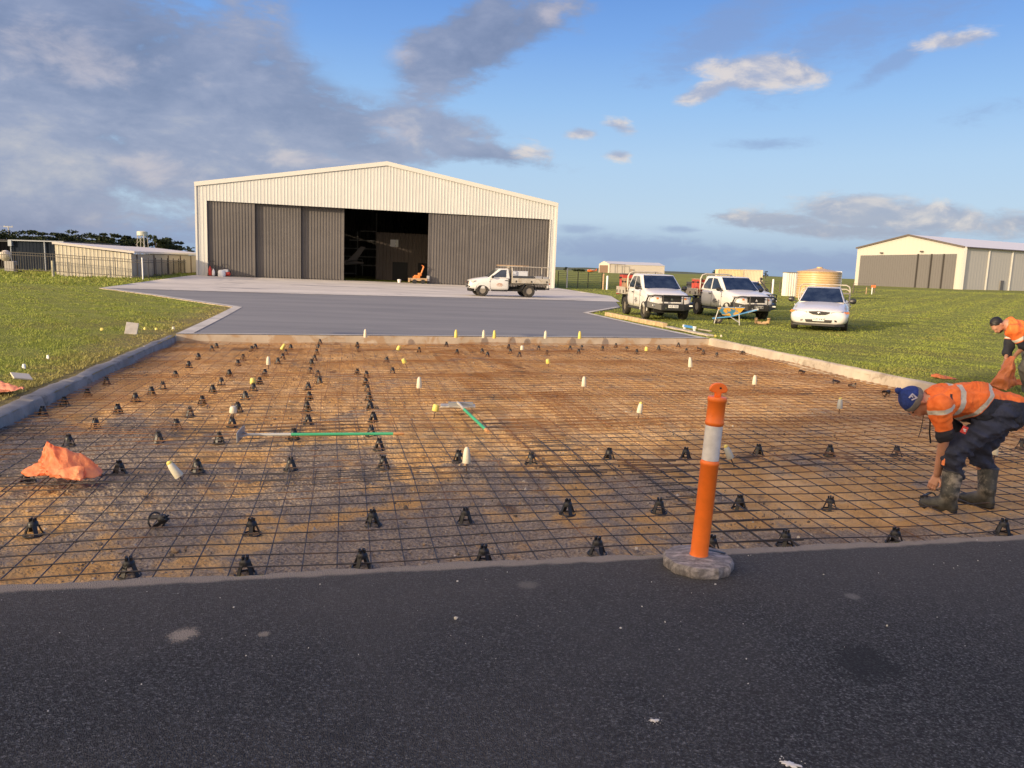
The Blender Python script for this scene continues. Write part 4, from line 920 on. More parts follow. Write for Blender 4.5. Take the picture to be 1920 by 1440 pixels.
# the trees behind the camera that shade the foreground
sn = np.array([-SUN_DIR[1], SUN_DIR[0]])
SH = [(1.6, -33, 13.5), (-3.6, -35, 14), (-9.0, -33, 13), (-15, -36, 14.5), (-21, -34, 13), (-27, -36, 14)]
for k, (q, s, H) in enumerate(SH):
    p = SUN_DIR * s + sn * q
    lab = ['tall dense cypress behind the camera, nearest the shade edge', 'second tall cypress behind the camera from the shade edge', 'third tall cypress behind the camera from the shade edge', 'fourth tall cypress behind the camera from the shade edge', 'fifth tall cypress behind the camera from the shade edge', 'tall cypress behind the camera farthest from the shade edge'][k]
    tree('cypress_tree', lab, (p[0], p[1], 0), H, 4.2, .6, MATS['shade_tree'], 'tall trees behind the camera', 70, 70, .42, .8, 90 + k, trunk_r=.35)
# ================================================================== THE WORK IN THE PIT
def f_rebar(g, b, co):
    n = g.noise(co, 2.2, 5, .6)
    g.put(b.inputs['Base Color'], g.mix(g.ss(g.m('ADD', n, g.ss(g.sep(co)[1], 5.5, 11, -.10, .16)), .42, .66), (.075, .070, .070), (.34, .17, .065))); b.inputs['Roughness'].default_value = .5; b.inputs['Metallic'].default_value = .45  # bars go rustier far off, painting sun gold there and shade near the front
custom('rebar', f_rebar)
def mz(x, y, k):
    """height of the mesh: it sags between supports"""
    return gz(x, y) + ZP + .052 + .016 * np.sin(x * 2.1 + k) * np.sin(y * 1.7 + k * 1.3) + .010 * np.sin(x * .8 - y * 1.1 + k * 2)
def bars(paths, r, n=5):
    """paths (m,k,3) -> round bars, all in one array"""
    P = np.asarray(paths); m, k, _ = P.shape; T = np.gradient(P, axis=1); T /= np.linalg.norm(T, axis=2, keepdims=True)
    u = np.cross(T, (0, 0, 1.0)); u /= np.linalg.norm(u, axis=2, keepdims=True); w = np.cross(u, T)
    a = np.arange(n) * 2 * math.pi / n
    V = P[:, :, None, :] + r * (np.cos(a)[None, None, :, None] * u[:, :, None, :] + np.sin(a)[None, None, :, None] * w[:, :, None, :])
    idx = np.arange(m * k * n).reshape(m, k, n); j = np.roll(idx, -1, 2)
    F = np.stack([idx[:, :-1], j[:, :-1], j[:, 1:], idx[:, 1:]], -1).reshape(-1, 4)
    return V.reshape(-1, 3), F
WID = float(np.linalg.norm(FR - FL)); DEP = float(np.linalg.norm((BL + BR) / 2 - (FL + FR) / 2))
rows = 7; tstep = .985 / rows; ovt = .75 / DEP
words_v = ['nearest the asphalt edge', 'second from the asphalt edge', 'third from the asphalt edge', 'fourth from the asphalt edge', 'fifth from the asphalt edge', 'sixth from the asphalt edge', 'against the grey slab']
for r in range(rows):
    splits = [(.004, .52), (.485, .996)] if r % 2 == 0 else [(.004, .455), (.42, .996)]
    for c, (s0, s1) in enumerate(splits):
        t0 = .010 + r * tstep; t1 = min(.992, t0 + tstep + ovt * .7)
        k = r * 2.3 + c * 1.1; s0 += random.uniform(-.002, .002)
        n_long = int((s1 - s0) * WID / .2); n_cross = max(4, int((t1 - t0) * DEP / .2)); z0 = .010 * ((r + c) % 2)
        off = random.uniform(0, .05) / DEP; sk = random.uniform(-.004, .004)
        ss_ = np.linspace(s0 + .002, s1 - .002, n_long); tt = np.linspace(t0, t1, 14)
        SS, TT = np.meshgrid(ss_, tt, indexing='ij'); P = bil(SS + sk * (TT - t0) / (t1 - t0), TT); Z = mz(P[..., 0], P[..., 1], k) + z0
        V1, F1 = bars(np.dstack([P, Z]), .0047)
        ss_ = np.linspace(s0 - .006, s1 + .006, 34); tt = np.linspace(t0 + .1 / DEP, t1 - .1 / DEP, n_cross) + off * 0
        TT, SS = np.meshgrid(tt, ss_, indexing='ij'); P = bil(np.clip(SS, .002, .998), TT); Z = mz(P[..., 0], P[..., 1], k) + z0 + .0075
        V2, F2 = bars(np.dstack([P, Z]), .0047)
        o = np_mesh('mesh_sheet', np.concatenate([V1, V2]), np.concatenate([F1, F2 + len(V1)]), MATS['rebar'])
        tag(o, 'rusty steel mesh sheet, %s row %s' % (('left in the', 'right in the')[c], words_v[r]), 'steel mesh', 'reinforcing mesh sheets laid in the pit')

# --- bar chairs
def chair_mb():
    mb = MB(); n = 20; H = .120
    ring = [(math.cos(a) * .062, math.sin(a) * .062, .006) for a in np.linspace(0, 2 * math.pi, n, endpoint=False)]
    mb.tube(ring, .0065, 6, closed=True)
    for k in range(4):
        a = k * math.pi / 2 + .5; c, s = math.cos(a), math.sin(a); tx = np.array([-s, c, 0])
        b0 = np.array([c * .056, s * .056, .006]); b1 = np.array([c * .024, s * .024, H * .74]); w0, w1 = .014, .013
        rd = np.array([c, s, 0]) * .004
        mb.add([b0 - tx * w0 - rd, b0 + tx * w0 - rd, b0 + tx * w0 + rd, b0 - tx * w0 + rd, b1 - tx * w1 - rd, b1 + tx * w1 - rd, b1 + tx * w1 + rd, b1 - tx * w1 + rd], [(0, 1, 5, 4), (1, 2, 6, 5), (2, 3, 7, 6), (3, 0, 4, 7), (4, 5, 6, 7)])
    mb.lathe([(.036, H * .56), (.034, H * .72), (.030, H * .80), (.018, H * .86), (.016, H * .88)], 14)
    for k in range(4):
        a = k * math.pi / 2 + .5; c, s = math.cos(a), math.sin(a); mb.box((c * .017, s * .017, H * .92), (.013, .012, H * .22), 0, rotz(a))
    return mb
ch_me = chair_mb(); chairm = mat('chair_black', (.012, .012, .013), .42)
proto_chair = ch_me.build('bar_chair', chairm, smooth=True, sharp=40)
CH = [(121, 751), (80, 772), (254, 747), (221, 769), (179, 795), (129, 825), (284, 732), (305, 720), (329, 702), (372, 670), (397, 655), (406, 649), (354, 685), (379, 749), (356, 770), (331, 794), (297, 820),
      (399, 730), (415, 717), (430, 703), (446, 681), (456, 669), (460, 745), (446, 765), (435, 789), (411, 817), (475, 727), (200, 716), (164, 735), (224, 880), (370, 877), (487, 714), (497, 699), (521, 679), (530, 669), (536, 659), (545, 651),
      (472, 655), (479, 651), (491, 638), (600, 643), (597, 651), (594, 660), (590, 670), (584, 680), (582, 694), (596, 700), (599, 715), (578, 726), (580, 744), (576, 762), (578, 787), (551, 816), (670, 645), (671, 654), (670, 695), (687, 701), (686, 714), (689, 727), (692, 744), (694, 762), (700, 786), (696, 811), (711, 835), (719, 866), (545, 872), (725, 675), (736, 696), (786, 656), (857, 661), (837, 647), (860, 860), (572, 641), (621, 638),
      (904, 659), (914, 665), (957, 659), (974, 665), (954, 650), (1010, 652), (1026, 660), (1069, 652), (1091, 651), (1085, 660), (1130, 654), (1155, 647), (1175, 654), (1194, 661), (1235, 654), (1260, 643), (1272, 649), (1287, 657), (1319, 660), (996, 858), (1142, 852), (1286, 850),
      (1422, 846), (1556, 846), (1682, 842), (1387, 942), (1557, 940), (62, 987), (472, 985), (242, 1063), (460, 1062), (699, 973), (873, 967), (679, 1051), (907, 1040), (1064, 960), (1236, 950), (1120, 1029), (1335, 1020), (1473, 1011), (1679, 1002), (1881, 995), (1916, 834), (52, 893), (1344, 665)]
FALLEN = [(1502, 699), (1575, 701), (1562, 716), (1619, 710), (1604, 724), (1660, 740), (1336, 646), (1367, 651), (1392, 662), (1307, 655), (292, 980), (1745, 938)]
ORD = ['first', 'second', 'third', 'fourth', 'fifth', 'sixth', 'seventh', 'eighth', 'ninth', 'tenth', 'eleventh', 'twelfth', 'thirteenth', 'fourteenth', 'fifteenth', 'sixteenth', 'seventeenth', 'eighteenth', 'nineteenth', 'twentieth', 'twenty first', 'twenty second']
BANDS = [(990, 1100, 'the front row along the asphalt edge'), (925, 990, 'the second row behind the asphalt edge'), (832, 925, 'the row level with the orange plastic'), (803, 832, 'the row level with the green scraper'), (780, 803, 'the row just behind the green scraper'),
         (755, 780, 'the second row behind the green scraper'), (736, 755, 'the third row behind the green scraper'), (722, 736, 'the fourth row behind the green scraper'), (706, 722, 'the fifth row behind the green scraper'), (690, 706, 'the sixth row behind the green scraper'), (674, 690, 'the middle of the far half'), (663, 674, 'the fourth row from the grey slab'), (656, 663, 'the third row from the grey slab'), (648, 656, 'the second row from the grey slab'), (600, 648, 'the row nearest the grey slab')]
first = True
def place_chair(px, py, lab, rot, dz=.055):
    global first
    p = at(px, py, ZP + dz); o = proto_chair if first else proto_chair.copy()
    if not first: COL.objects.link(o)
    first = False; z = float(pz(p[0], p[1])); o.location = (p[0], p[1], z + (.0 if rot[0] == 0 else .045)); o.rotation_euler = rot
    return tag(o, lab, 'bar chair', 'black plastic bar chairs in the pit')
for (y0, y1, txt) in BANDS:
    row = sorted([c for c in CH if y0 <= c[1] < y1])
    for i, (px, py) in enumerate(row):
        place_chair(px, py, 'upright black bar chair, %s from the left in %s' % (ORD[i], txt), (0, 0, random.uniform(0, 3)))
FL_L = ['farthest left of the loose ones beyond the bollard', 'touching the right kerb, left of the pair there', 'in front of the pair by the right kerb', 'hard against the right kerb beyond the blue beanie', 'between the kerb and the blue beanie', 'just left of the blue beanie', 'in the rear right corner against the kerb end', 'second along the kerb from the rear right corner', 'third along the kerb from the rear right corner', 'left of the rear right corner', 'in the second row left of the orange bollard', "under the bending worker's fingers beside his boot"]
for (px, py), l in zip(FALLEN, FL_L):
    place_chair(px, py, 'tipped over black bar chair ' + l, (1.25 + random.uniform(-.2, .3), random.uniform(-.3, .3), random.uniform(0, 6)), .05)

# --- capped pins
capw = mat('cap_white', (.58, .54, .42), .45, sub=.15); capy = mat('cap_yellow', (.66, .55, .13), .45); capc = mat('cap_clear', (.52, .54, .52), .3, trans=.3); pinm = mat('pin_steel', (.10, .06, .04), .6)
def cap(px, py, kind, lab, hgt=.14, tilt=(0, 0), base=None, group='safety caps on pins in the pit'):
    dz = ZP + .09 + hgt / 2
    if base == 'edge': dz = .035 + hgt / 2
    p = at(px, py, dz); zb_ = float(gz(p[0], p[1])) + dz - hgt / 2
    t = thing('safety_cap', lab, 'safety cap', (p[0], p[1], zb_), rot=(tilt[0], tilt[1], 0), group=group)
    r = .036 * (hgt / .14) ** .5 if hgt > .1 else .042
    m_ = {'w': capw, 'y': capy, 'c': capc, 'wy': capw}[kind]
    mb = MB()
    if hgt > .1: mb.lathe([(r, 0), (r * 1.03, .004), (r * .97, hgt * .35), (r * .80, hgt * .72), (r * .55, hgt * .93), (r * .25, hgt)], 16)
    else: mb.lathe([(r, 0), (r * 1.04, .006), (r * .95, hgt * .75), (r * .7, hgt), (r * .2, hgt)], 16)
    mb.build('cap', m_, t, smooth=True)
    if kind in ('wy', 'c'):
        mb = MB(); mb.lathe([(r * .62, hgt * .88), (r * .60, hgt * .98), (r * .3, hgt * 1.05), (.004, hgt * 1.06)], 14); mb.build('tip', capy, t, smooth=True)
    if base != 'edge':
        mb = MB(); mb.tube([(0, 0, .01), (0, 0, -(zb_ - float(pz(p[0], p[1]))) - .02)], .007, 6); mb.build('pin', pinm, t)
    return t
for i, px in enumerate((685, 855, 907, 927, 1023, 1087)):
    cap(px, 625 + i * .6, 'w' if i % 2 == 0 else 'y', 'pale yellow safety cap on the edge of the grey slab, %s from the left' % ORD[i], .20, base='edge', group='safety caps along the slab edge')
cap(336, 877, 'wy', 'white safety cap with a yellow tip leaning right of the orange plastic', .15, (0.15, -.55))
cap(875, 853, 'w', 'upright white safety cap nearest the camera beside a bar chair', .15)
cap(1199, 764, 'wy', 'white safety cap with yellow tip left of the orange bollard', .14, (0, .12))
cap(1095, 715, 'w', 'white safety cap in the middle right of the pit beyond the yellow tipped one', .16)
cap(786, 717, 'w', 'white safety cap standing behind the float with the green handle', .17)
cap(1415, 712, 'w', 'white safety cap right of the bollard top', .16)
cap(1295, 679, 'w', 'white safety cap left of the bollard top', .20, (0, -.1))
cap(1371, 846, 'c', 'clear safety cap with a yellow tip tilted right behind the bollard', .14, (0, -.45))
cap(1575, 756, 'c', 'clear safety cap with a yellow tip left of the blue beanie', .15)
cap(1866, 842, 'w', 'dull white safety cap behind the legs of the worker in the blue beanie', .12)
cap(437, 768, 'w', 'squat white safety cap between two bar chairs on the left', .08)
cap(474, 714, 'y', 'squat bright yellow safety cap above a bar chair on the left', .085)
cap(816, 764, 'y', 'squat yellow safety cap at the left end of the float', .085, (0, .15))
cap(759, 676, 'y', 'squat yellow safety cap tilted, in the centre of the far half', .085, (0.2, -.4))
cap(746, 652, 'y', 'small yellow safety cap just beyond the tilted one in the far centre', .10, (0, .4))
cap(503, 676, 'w', 'white safety cap on the far left of the pit', .15)
cap(528, 649, 'y', 'yellow safety cap leaning right on the far left of the pit', .14, (0, .5))
cap(1028, 677, 'y', 'squat yellow safety cap right of the centre in the far half', .085, (.2, -.2))
cap(979, 652, 'w', 'small pale safety cap near the slab, centre right', .10)
cap(1212, 654, 'y', 'small yellow safety cap near the slab, far right', .10)

# --- bollard
p = at(1308, 1062, .01)
t = thing('bollard', 'orange plastic bollard with a silver reflective band on a worn grey base', 'bollard', (p[0], p[1], .010))
mb = MB(); oc = []
for k in range(40):
    a = k * math.pi / 20 + .2; r = .200 + .004 * math.sin(k * 1.7) + .003 * math.sin(k * 4.1) - .006 * (k % 5 == 0); oc.append((r * math.cos(a), r * math.sin(a)))
pr = [[(x * f, y * f, z) for x, y in oc] for f, z in ((.97, 0), (1.0, .012), (1.0, .045), (.95, .062), (.30, .074))]
mb.loft(pr); mb.build('base', mat('rubber_base', (.20, .185, .18), .85, bump=.7, bscale=25, var=.35, vscale=30, dirt=(.42, .38, .36), dscale=13, dthr=(.46, .66), stretch=(1, 2.2, 1)), t, smooth=True, sharp=30)
mb = MB(); mb.box((.125, .07, .066), (.10, .022, .006), 0, rotz(-.5)); mb.build('grip_slot', black_p, t)
orange_b = mat('bollard_orange', (.92, .19, .020), .42, var=.06, vscale=9, dirt=(.60, .12, .02), dscale=14, dthr=(.62, .8)); silver = mat('reflective_band', (.74, .72, .69), .35, metal=.1, var=.08, vscale=20, dirt=(.30, .29, .28), dscale=16, dthr=(.66, .8))
pole = thing('post', None, None, (0, 0, 0)); pole.parent = t
tl = .045
bpy.data.objects.remove(pole)
Hb = 1.10
mb = MB(); mb.lathe([(.052, .06), (.056, .075), (.052, .088), (.050, .10), (.050, .700), (.053, .704), (.053, .722), (.049, .730), (.046, .735), (.046, .968), (.049, .972), (.052, .976), (.052, .992), (.049, .999), (.049, 1.120), (.053, 1.125), (.053, 1.148), (.049, 1.155), (.02, 1.158)], 40)
tube = mb.build('tube', orange_b, t, smooth=True, sharp=40); 
mb = MB(); mb.lathe([(.0475, .736), (.0475, .967)], 40, caps=False); band = mb.build('reflective_band', silver, t, smooth=True)
mb = MB(); pts = []
prof = [(-.018, 0), (-.018, .03), (-.044, .035), (-.050, .05)] + [(-.050 * math.cos(a), .055 + .048 * math.sin(a)) for a in np.linspace(.1, math.pi - .1, 12)] + [(.050, .05), (.044, .035), (.018, .03), (.018, 0)]
mb.extrude([(x, -.013, z * .9 + 1.155) for x, z in prof], (0, .026, 0)); tp = mb.build('handle', orange_b, t, bevel=.006, smooth=True)
mb = MB(); mb.lathe([(.006, -.002), (.006, .002)], 10, (0.008, -.014, 1.215), np.array([[1, 0, 0], [0, 0, 1], [0, -1, 0.0]])); hh = mb.build('hole', black_p, tp)
sc = Hb / 1.26
for o in (tube, band, tp): o.rotation_euler = (.0, tl, 0); o.scale = (1.02, 1.02, sc)

# --- tools
green_h = mat('green_handle', (.04, .34, .17), .4, var=.1, vscale=6); ali = mat('float_metal', (.55, .52, .45), .45, metal=.3, dirt=(.40, .36, .28), dscale=9, dthr=(.45, .6)); wood_e = mat('handle_wood', (.50, .25, .10), .6)
a = at(452, 815, ZP + .10); b = at(758, 813, ZP + .11); a = np.array(a); b = np.array(b); d = b - a
t = thing('scraper', 'long green handled concrete scraper with a grey steel blade lying across the mesh', 'scraper', a)
L = lambda f: d * f
mb = MB(); mb.tube([L(.04), L(.30)], .0145, 10); mb.build('ferrule', mat('grey_coating', (.40, .42, .42), .5), t, smooth=True)
mb = MB(); mb.tube([L(.30), L(.935)], .0155, 10); mb.build('handle', green_h, t, smooth=True)
mb = MB(); mb.tube([L(.93), L(.985), L(1.0)], [.0165, .0155, .008], 10); mb.build('handle_end', wood_e, t, smooth=True)
dn = d / np.linalg.norm(d); sn2 = np.array([-dn[1], dn[0], 0])
mb = MB(); mb.extrude([-sn2 * .20 + (0, 0, -.05), sn2 * .20 + (0, 0, -.05), sn2 * .20 + (0, 0, .055), sn2 * .06 + (0, 0, .065), -sn2 * .06 + (0, 0, .065), -sn2 * .20 + (0, 0, .055)], -dn * .008)
mb.bar(L(.0) + sn2 * .10, L(.055), .012, .012); mb.bar(L(.0) - sn2 * .10, L(.055), .012, .012); mb.build('blade', mat('blade_steel', (.36, .38, .38), .4, metal=.4), t)
a = np.array(at(858, 762, ZP + .11)); b = np.array(at(915, 809, ZP + .10)); d = b - a
t = thing('float', 'bull float with a dusty grey blade and a short green handle lying on the mesh', 'float', a)
c0_ = np.array(at(826, 762, ZP + .10)) - a; c1_ = np.array(at(891, 763, ZP + .10)) - a
mb = MB(); cd = (c1_ - c0_) / np.linalg.norm(c1_ - c0_); cn = np.array([-cd[1], cd[0], 0])
mb.extrude([c0_ - cn * .10, c1_ - cn * .10, c1_ + cn * .10, c0_ + cn * .10], (0, 0, .022)); mb.build('blade', ali, t, bevel=.006)
mb = MB(); mb.bar(c0_ + (0, 0, .04) + cd * .1, c1_ + (0, 0, .04) - cd * .03, .05, .04); mb.build('rib', mat('rib_grey', (.30, .31, .32), .4, metal=.4), t)
mb = MB(); mb.tube([np.array((0, 0, .05)), d * .25 + (0, 0, .03)], .018, 10); mb.build('ferrule', ali, t, smooth=True)
mb = MB(); mb.tube([d * .25 + (0, 0, .03), d * .93], .018, 10); mb.build('handle', green_h, t, smooth=True)
mb = MB(); mb.tube([d * .93, d], [.019, .019], 10); mb.build('handle_end', wood_e, t, smooth=True)

# --- timber and bits along the right of the slab
def plank(name, lab, cat, p, q, w, hh, m, dz=0.0):
    a = np.array(at(*p)); b = np.array(at(*q)); a[2] = gz(a[0], a[1]) + dz + hh / 2; b[2] = gz(b[0], b[1]) + dz + hh / 2
    mb = MB(); d = b - a; n = 10; x = d / np.linalg.norm(d); yv = np.array([-x[1], x[0], 0]); rr_ = random.Random(int(p[0]))
    rings = []
    for i in range(n + 1):
        c = d * i / n + (0, 0, rr_.uniform(-.006, .006)); e = w / 2 + rr_.uniform(-.006, .006)
        rings.append([c - yv * e - (0, 0, hh / 2), c + yv * e - (0, 0, hh / 2), c + yv * e + (0, 0, hh / 2), c - yv * e + (0, 0, hh / 2)])
    mb.loft(rings); o = mb.build(name, m, bevel=.008); o.location = a; return tag(o, lab, cat)
rough_t = mat('rough_timber', (.50, .36, .20), .75, var=.25, vscale=5, stretch=(1, 1, 1)); grey_t = mat('grey_timber', (.46, .40, .31), .75, var=.2, vscale=5)
plank('timber_beam', 'long rough brown timber beam on the grass along the slab by the first truck', 'timber', (1137, 592), (1247, 614), .16, .15, rough_t)
plank('timber_plank', 'thin pale plank lying along the slab edge up to the pit corner', 'timber', (1253, 616), (1332, 633), .20, .05, grey_t, .03)
a = np.array(at(1281, 620)); b = np.array(at(1303, 624)); t = thing('spirit_level', 'blue spirit level with white ends lying on the pale plank', 'level', (*a[:2], float(gz(a[0], a[1])) + .16)); d = b - a
mb = MB(); mb.bar(d * .12, d * .88, .06, .07); mb.build('body', mat('level_blue', (.06, .22, .50), .4), t)
for f0, f1 in ((0, .12), (.88, 1.0)): mb = MB(); mb.bar(d * f0, d * f1, .065, .075); mb.build('end_cap', white_p, t)
for f in (.08, .92): mb = MB(); mb.bar(d * f, d * f + (0, 0, -.16), .06, .06, 0, (1, 0, 0)); mb.build('foot', white_p, t)
plank('timber_offcut', 'short grey stick lying on the grass right of the spirit level', 'timber', (1310, 619), (1333, 622), .07, .04, grey_t)
for px, py, lab, m_, s in ((1341, 633, 'yellow scrap lying on the kerb end at the rear right corner', capy, .10), (1352, 633, 'small white scrap beside the yellow scrap at the kerb end', capw, .07), (191, 621, 'yellow scrap on the left grass, left of the leaning paver', capy, .10), (272, 620, 'yellow scrap on the left grass, just right of the leaning paver', capy, .09), (293, 621, 'pale yellow scrap on the left grass near the slab corner', capy, .08), (325, 618.5, 'white scrap standing on the kerb end by the slab corner', capw, .10), (90, 675, 'white paper scrap on the left grass near the kerb', white_p, .06), (45, 693, 'flattened white scrap on the left grass behind the pink plastic', white_p, .08)):
    p = at(px, py); mb = MB(); rr_ = random.Random(px); n = 9; s *= .45
    rg = lambda f, z: [(math.cos(k * 6.283 / n) * s * f * rr_.uniform(.6, 1.1), math.sin(k * 6.283 / n) * s * .6 * f * rr_.uniform(.6, 1.1), z + rr_.uniform(-.01, .01)) for k in range(n)]
    mb.loft([rg(1, .0), rg(1.05, .03), rg(.7, .055)]); o = mb.build('scrap', m_, smooth=True); o.location = (p[0], p[1], float(gz(p[0], p[1])) + .025); tag(o, lab, 'scrap')
# paver leaning on the grass, tile on the kerb
p = at(245, 627); mb = MB(); mb.box((0, 0, .16), (.26, .06, .34)); o = mb.build('paver', mat('paver_grey', (.50, .46, .38), .8, var=.1, vscale=10), bevel=.008); o.location = (p[0], p[1], float(gz(p[0], p[1]))); o.rotation_euler = (-.75, .12, .35); tag(o, 'pale concrete paver leaning on the left grass near the slab corner', 'paver')
p = at(41, 718); mb = MB(); mb.box((0, 0, .0), (.22, .22, .02)); o = mb.build('tile', mat('tile_cream', (.62, .55, .42), .7), bevel=.004); o.location = (p[0] , p[1], float(gz(p[0], p[1])) + .09); o.rotation_euler = (.22, .18, .8); tag(o, 'square cream tile lying behind the orange plastic on the left kerb', 'tile')
# spilt mortar on the asphalt
def splash(px, py, s, lab, m_, seed, thin=False):
    p = at(px, py, .01); rr_ = random.Random(seed); mb = MB(); n = 26; rings = []
    rad_ = [s * rr_.uniform(.35, 1.15) for _ in range(n)]
    for f, z in ((1, .0005), (.9, .004), (.45, .009 if not thin else .005)): rings.append([(math.cos(k * 6.283 / n) * rad_[k] * f, math.sin(k * 6.283 / n) * rad_[k] * f * (.75 if not thin else .45), z + rr_.uniform(0, .002)) for k in range(n)])
    mb.loft(rings)
    for _ in range(18):
        a = rr_.uniform(0, 6.28); q = s * rr_.uniform(.8, 2.0); e = s * rr_.uniform(.02, .09); mb.lathe([(e, 0), (e * .8, e * .3), (e * .2, e * .5)], 6, (math.cos(a) * q, math.sin(a) * q * .7, .0005))
    o = mb.build('mortar_splash', m_, smooth=True, sharp=60); o.location = (p[0], p[1], .0115); o.rotation_euler = (0, 0, rr_.uniform(-.4, .4)); tag(o, lab, 'splash')
sandy = mat('sand_mortar', (.34, .29, .22), .9, var=.25, vscale=40); lime = mat('lime_white', (.66, .65, .62), .8)
splash(1227, 1353, .022, 'small white splash on the asphalt below the bollard', lime, 5, True)
splash(1482, 1435, .040, 'streaky white splash at the bottom edge of the asphalt', lime, 6, True)
p = at(855, 1162, .01); scatter_stones('pebble', np.array([[p[0], p[1], .018]]), np.array([.012]), MATS['grit'], kind=None); o = [x for x in bpy.data.objects if x.name == 'pebble'][0]; tag(o, 'single cream pebble on the asphalt in the middle foreground', 'pebble')
# ================================================================== SOFT SHAPES: people and plastic
def smin(a, b, k):
    h = np.clip(.5 + .5 * (b - a) / k, 0, 1); return b * (1 - h) + a * h - k * h * (1 - h)
def d_cone(P, a, b, ra, rb):
    a = np.array(a, float); b = np.array(b, float); d = b - a; t = np.clip(((P - a) @ d) / (d @ d + 1e-12), 0, 1)
    return np.linalg.norm(P - a - t[..., None] * d, axis=-1) - (ra + (rb - ra) * t)
def d_ell(P, c, Rm, r):
    q = (P - np.array(c, float)) @ np.asarray(Rm).T; r = np.array(r, float); return (np.linalg.norm(q / r, axis=-1) - 1) * r.min()
def nets(fn, lo, hi, h):
    """naive surface nets"""
    lo = np.array(lo, float); n = np.ceil((np.array(hi, float) - lo) / h).astype(int) + 1
    ax = [lo[i] + h * np.arange(n[i]) for i in range(3)]
    P = np.stack(np.meshgrid(*ax, indexing='ij'), -1); f = fn(P); s = f < 0
    c = np.zeros(n - 1, int); acc = np.zeros(tuple(n - 1) + (3,)); cnt = np.zeros(n - 1)
    sl = lambda o: tuple(slice(o[i], n[i] - 1 + o[i]) for i in range(3))
    corners = [(i, j, k) for i in (0, 1) for j in (0, 1) for k in (0, 1)]
    for o in corners: c += s[sl(o)]
    for a in corners:
        for axis in range(3):
            if a[axis] == 0:
                b = list(a); b[axis] = 1; fa, fb = f[sl(a)], f[sl(b)]; cr = (fa < 0) != (fb < 0)
                t = np.where(cr, fa / np.where(np.abs(fa - fb) < 1e-12, 1e-12, fa - fb), 0)
                for q in range(3): acc[..., q] += np.where(cr, a[q] + (t if q == axis else 0), 0)
                cnt += cr
    act = (c > 0) & (c < 8); idx = -np.ones(tuple(n - 1), int); idx[act] = np.arange(act.sum())
    ii = np.argwhere(act); V = lo + h * (ii + acc[act] / cnt[act][:, None]); F = []
    for axis in range(3):
        u, v = (axis + 1) % 3, (axis + 2) % 3
        A = [slice(1, -1)] * 3; A[axis] = slice(0, -1); B = list(A); B[axis] = slice(1, None)
        e = s[tuple(A)] != s[tuple(B)]; pos = np.argwhere(e)
        if not len(pos): continue
        base = pos.copy(); base[:, u] += 1; base[:, v] += 1
        q = []
        for du, dv in ((0, 0), (1, 0), (1, 1), (0, 1)):
            k = base.copy(); k[:, u] -= 1 - du; k[:, v] -= 1 - dv; q.append(idx[k[:, 0], k[:, 1], k[:, 2]])
        q = np.stack(q, 1); fl = s[tuple(A)][e]; q[~fl] = q[~fl][:, ::-1]; F.append(q[(q >= 0).all(1)])
    return V, np.concatenate(F)
def relax(V, F, it=2, lam=.5):
    n = len(V)
    for _ in range(it):
        acc = np.zeros_like(V); c = np.zeros(n)
        for a in range(4):
            i, j = F[:, a], F[:, (a + 1) % 4]; np.add.at(acc, i, V[j]); np.add.at(c, i, 1); np.add.at(acc, j, V[i]); np.add.at(c, j, 1)
        V = V + lam * (acc / np.maximum(c, 1)[:, None] - V)
    return V
def folds(P, amp, fr, seed, aniso=(1, 1, 1)):
    r = np.random.default_rng(seed); o = np.zeros(P.shape[:-1]); Q = P * np.array(aniso)
    for k in range(5):
        d = r.normal(0, 1, 3); d /= np.linalg.norm(d); ph = r.uniform(0, 6.28); f = fr * r.uniform(.6, 1.6)
        w = np.sin(Q @ (np.roll(d, 1)) * f * .45 + ph * 2)
        o += 1 - 2 * np.abs(np.sin(Q @ d * f + ph + w))
    return amp * o / 5
def soft(prims, k=.03, disp=None):
    def fn(P):
        acc = None
        for pr in prims:
            d = d_cone(P, *pr) if len(pr) == 4 and np.isscalar(pr[2]) else d_ell(P, *pr)
            acc = d if acc is None else smin(acc, d, k)
        return acc - (disp(P) if disp else 0)
    return fn
def bounds(prims, m=.05):
    lo = np.full(3, 1e9); hi = -lo
    for pr in prims:
        if len(pr) == 4 and np.isscalar(pr[2]):
            for c, r in ((pr[0], pr[2]), (pr[1], pr[3])): lo = np.minimum(lo, np.array(c) - r); hi = np.maximum(hi, np.array(c) + r)
        else: lo = np.minimum(lo, np.array(pr[0]) - max(pr[2])); hi = np.maximum(hi, np.array(pr[0]) + max(pr[2]))
    return lo - m, hi + m
def soft_obj(name, prims, m, parent, h=.011, k=.03, disp=None, cut=None, it=2, extra=None, mi_fn=None):
    lo, hi = bounds(prims); fn0 = soft(prims, k, disp); fn = (lambda P: np.maximum(fn0(P), cut(P))) if cut else fn0
    V, F = nets(fn, lo, hi, h); V = relax(V, F, it)
    for (V2, F2) in (extra or []): F = np.concatenate([F, F2 + len(V)]); V = np.concatenate([V, V2])
    mi = mi_fn(V[F].mean(1)) if mi_fn else None
    o = np_mesh(name, V, F, m, parent, smooth=True, mi=mi); return o
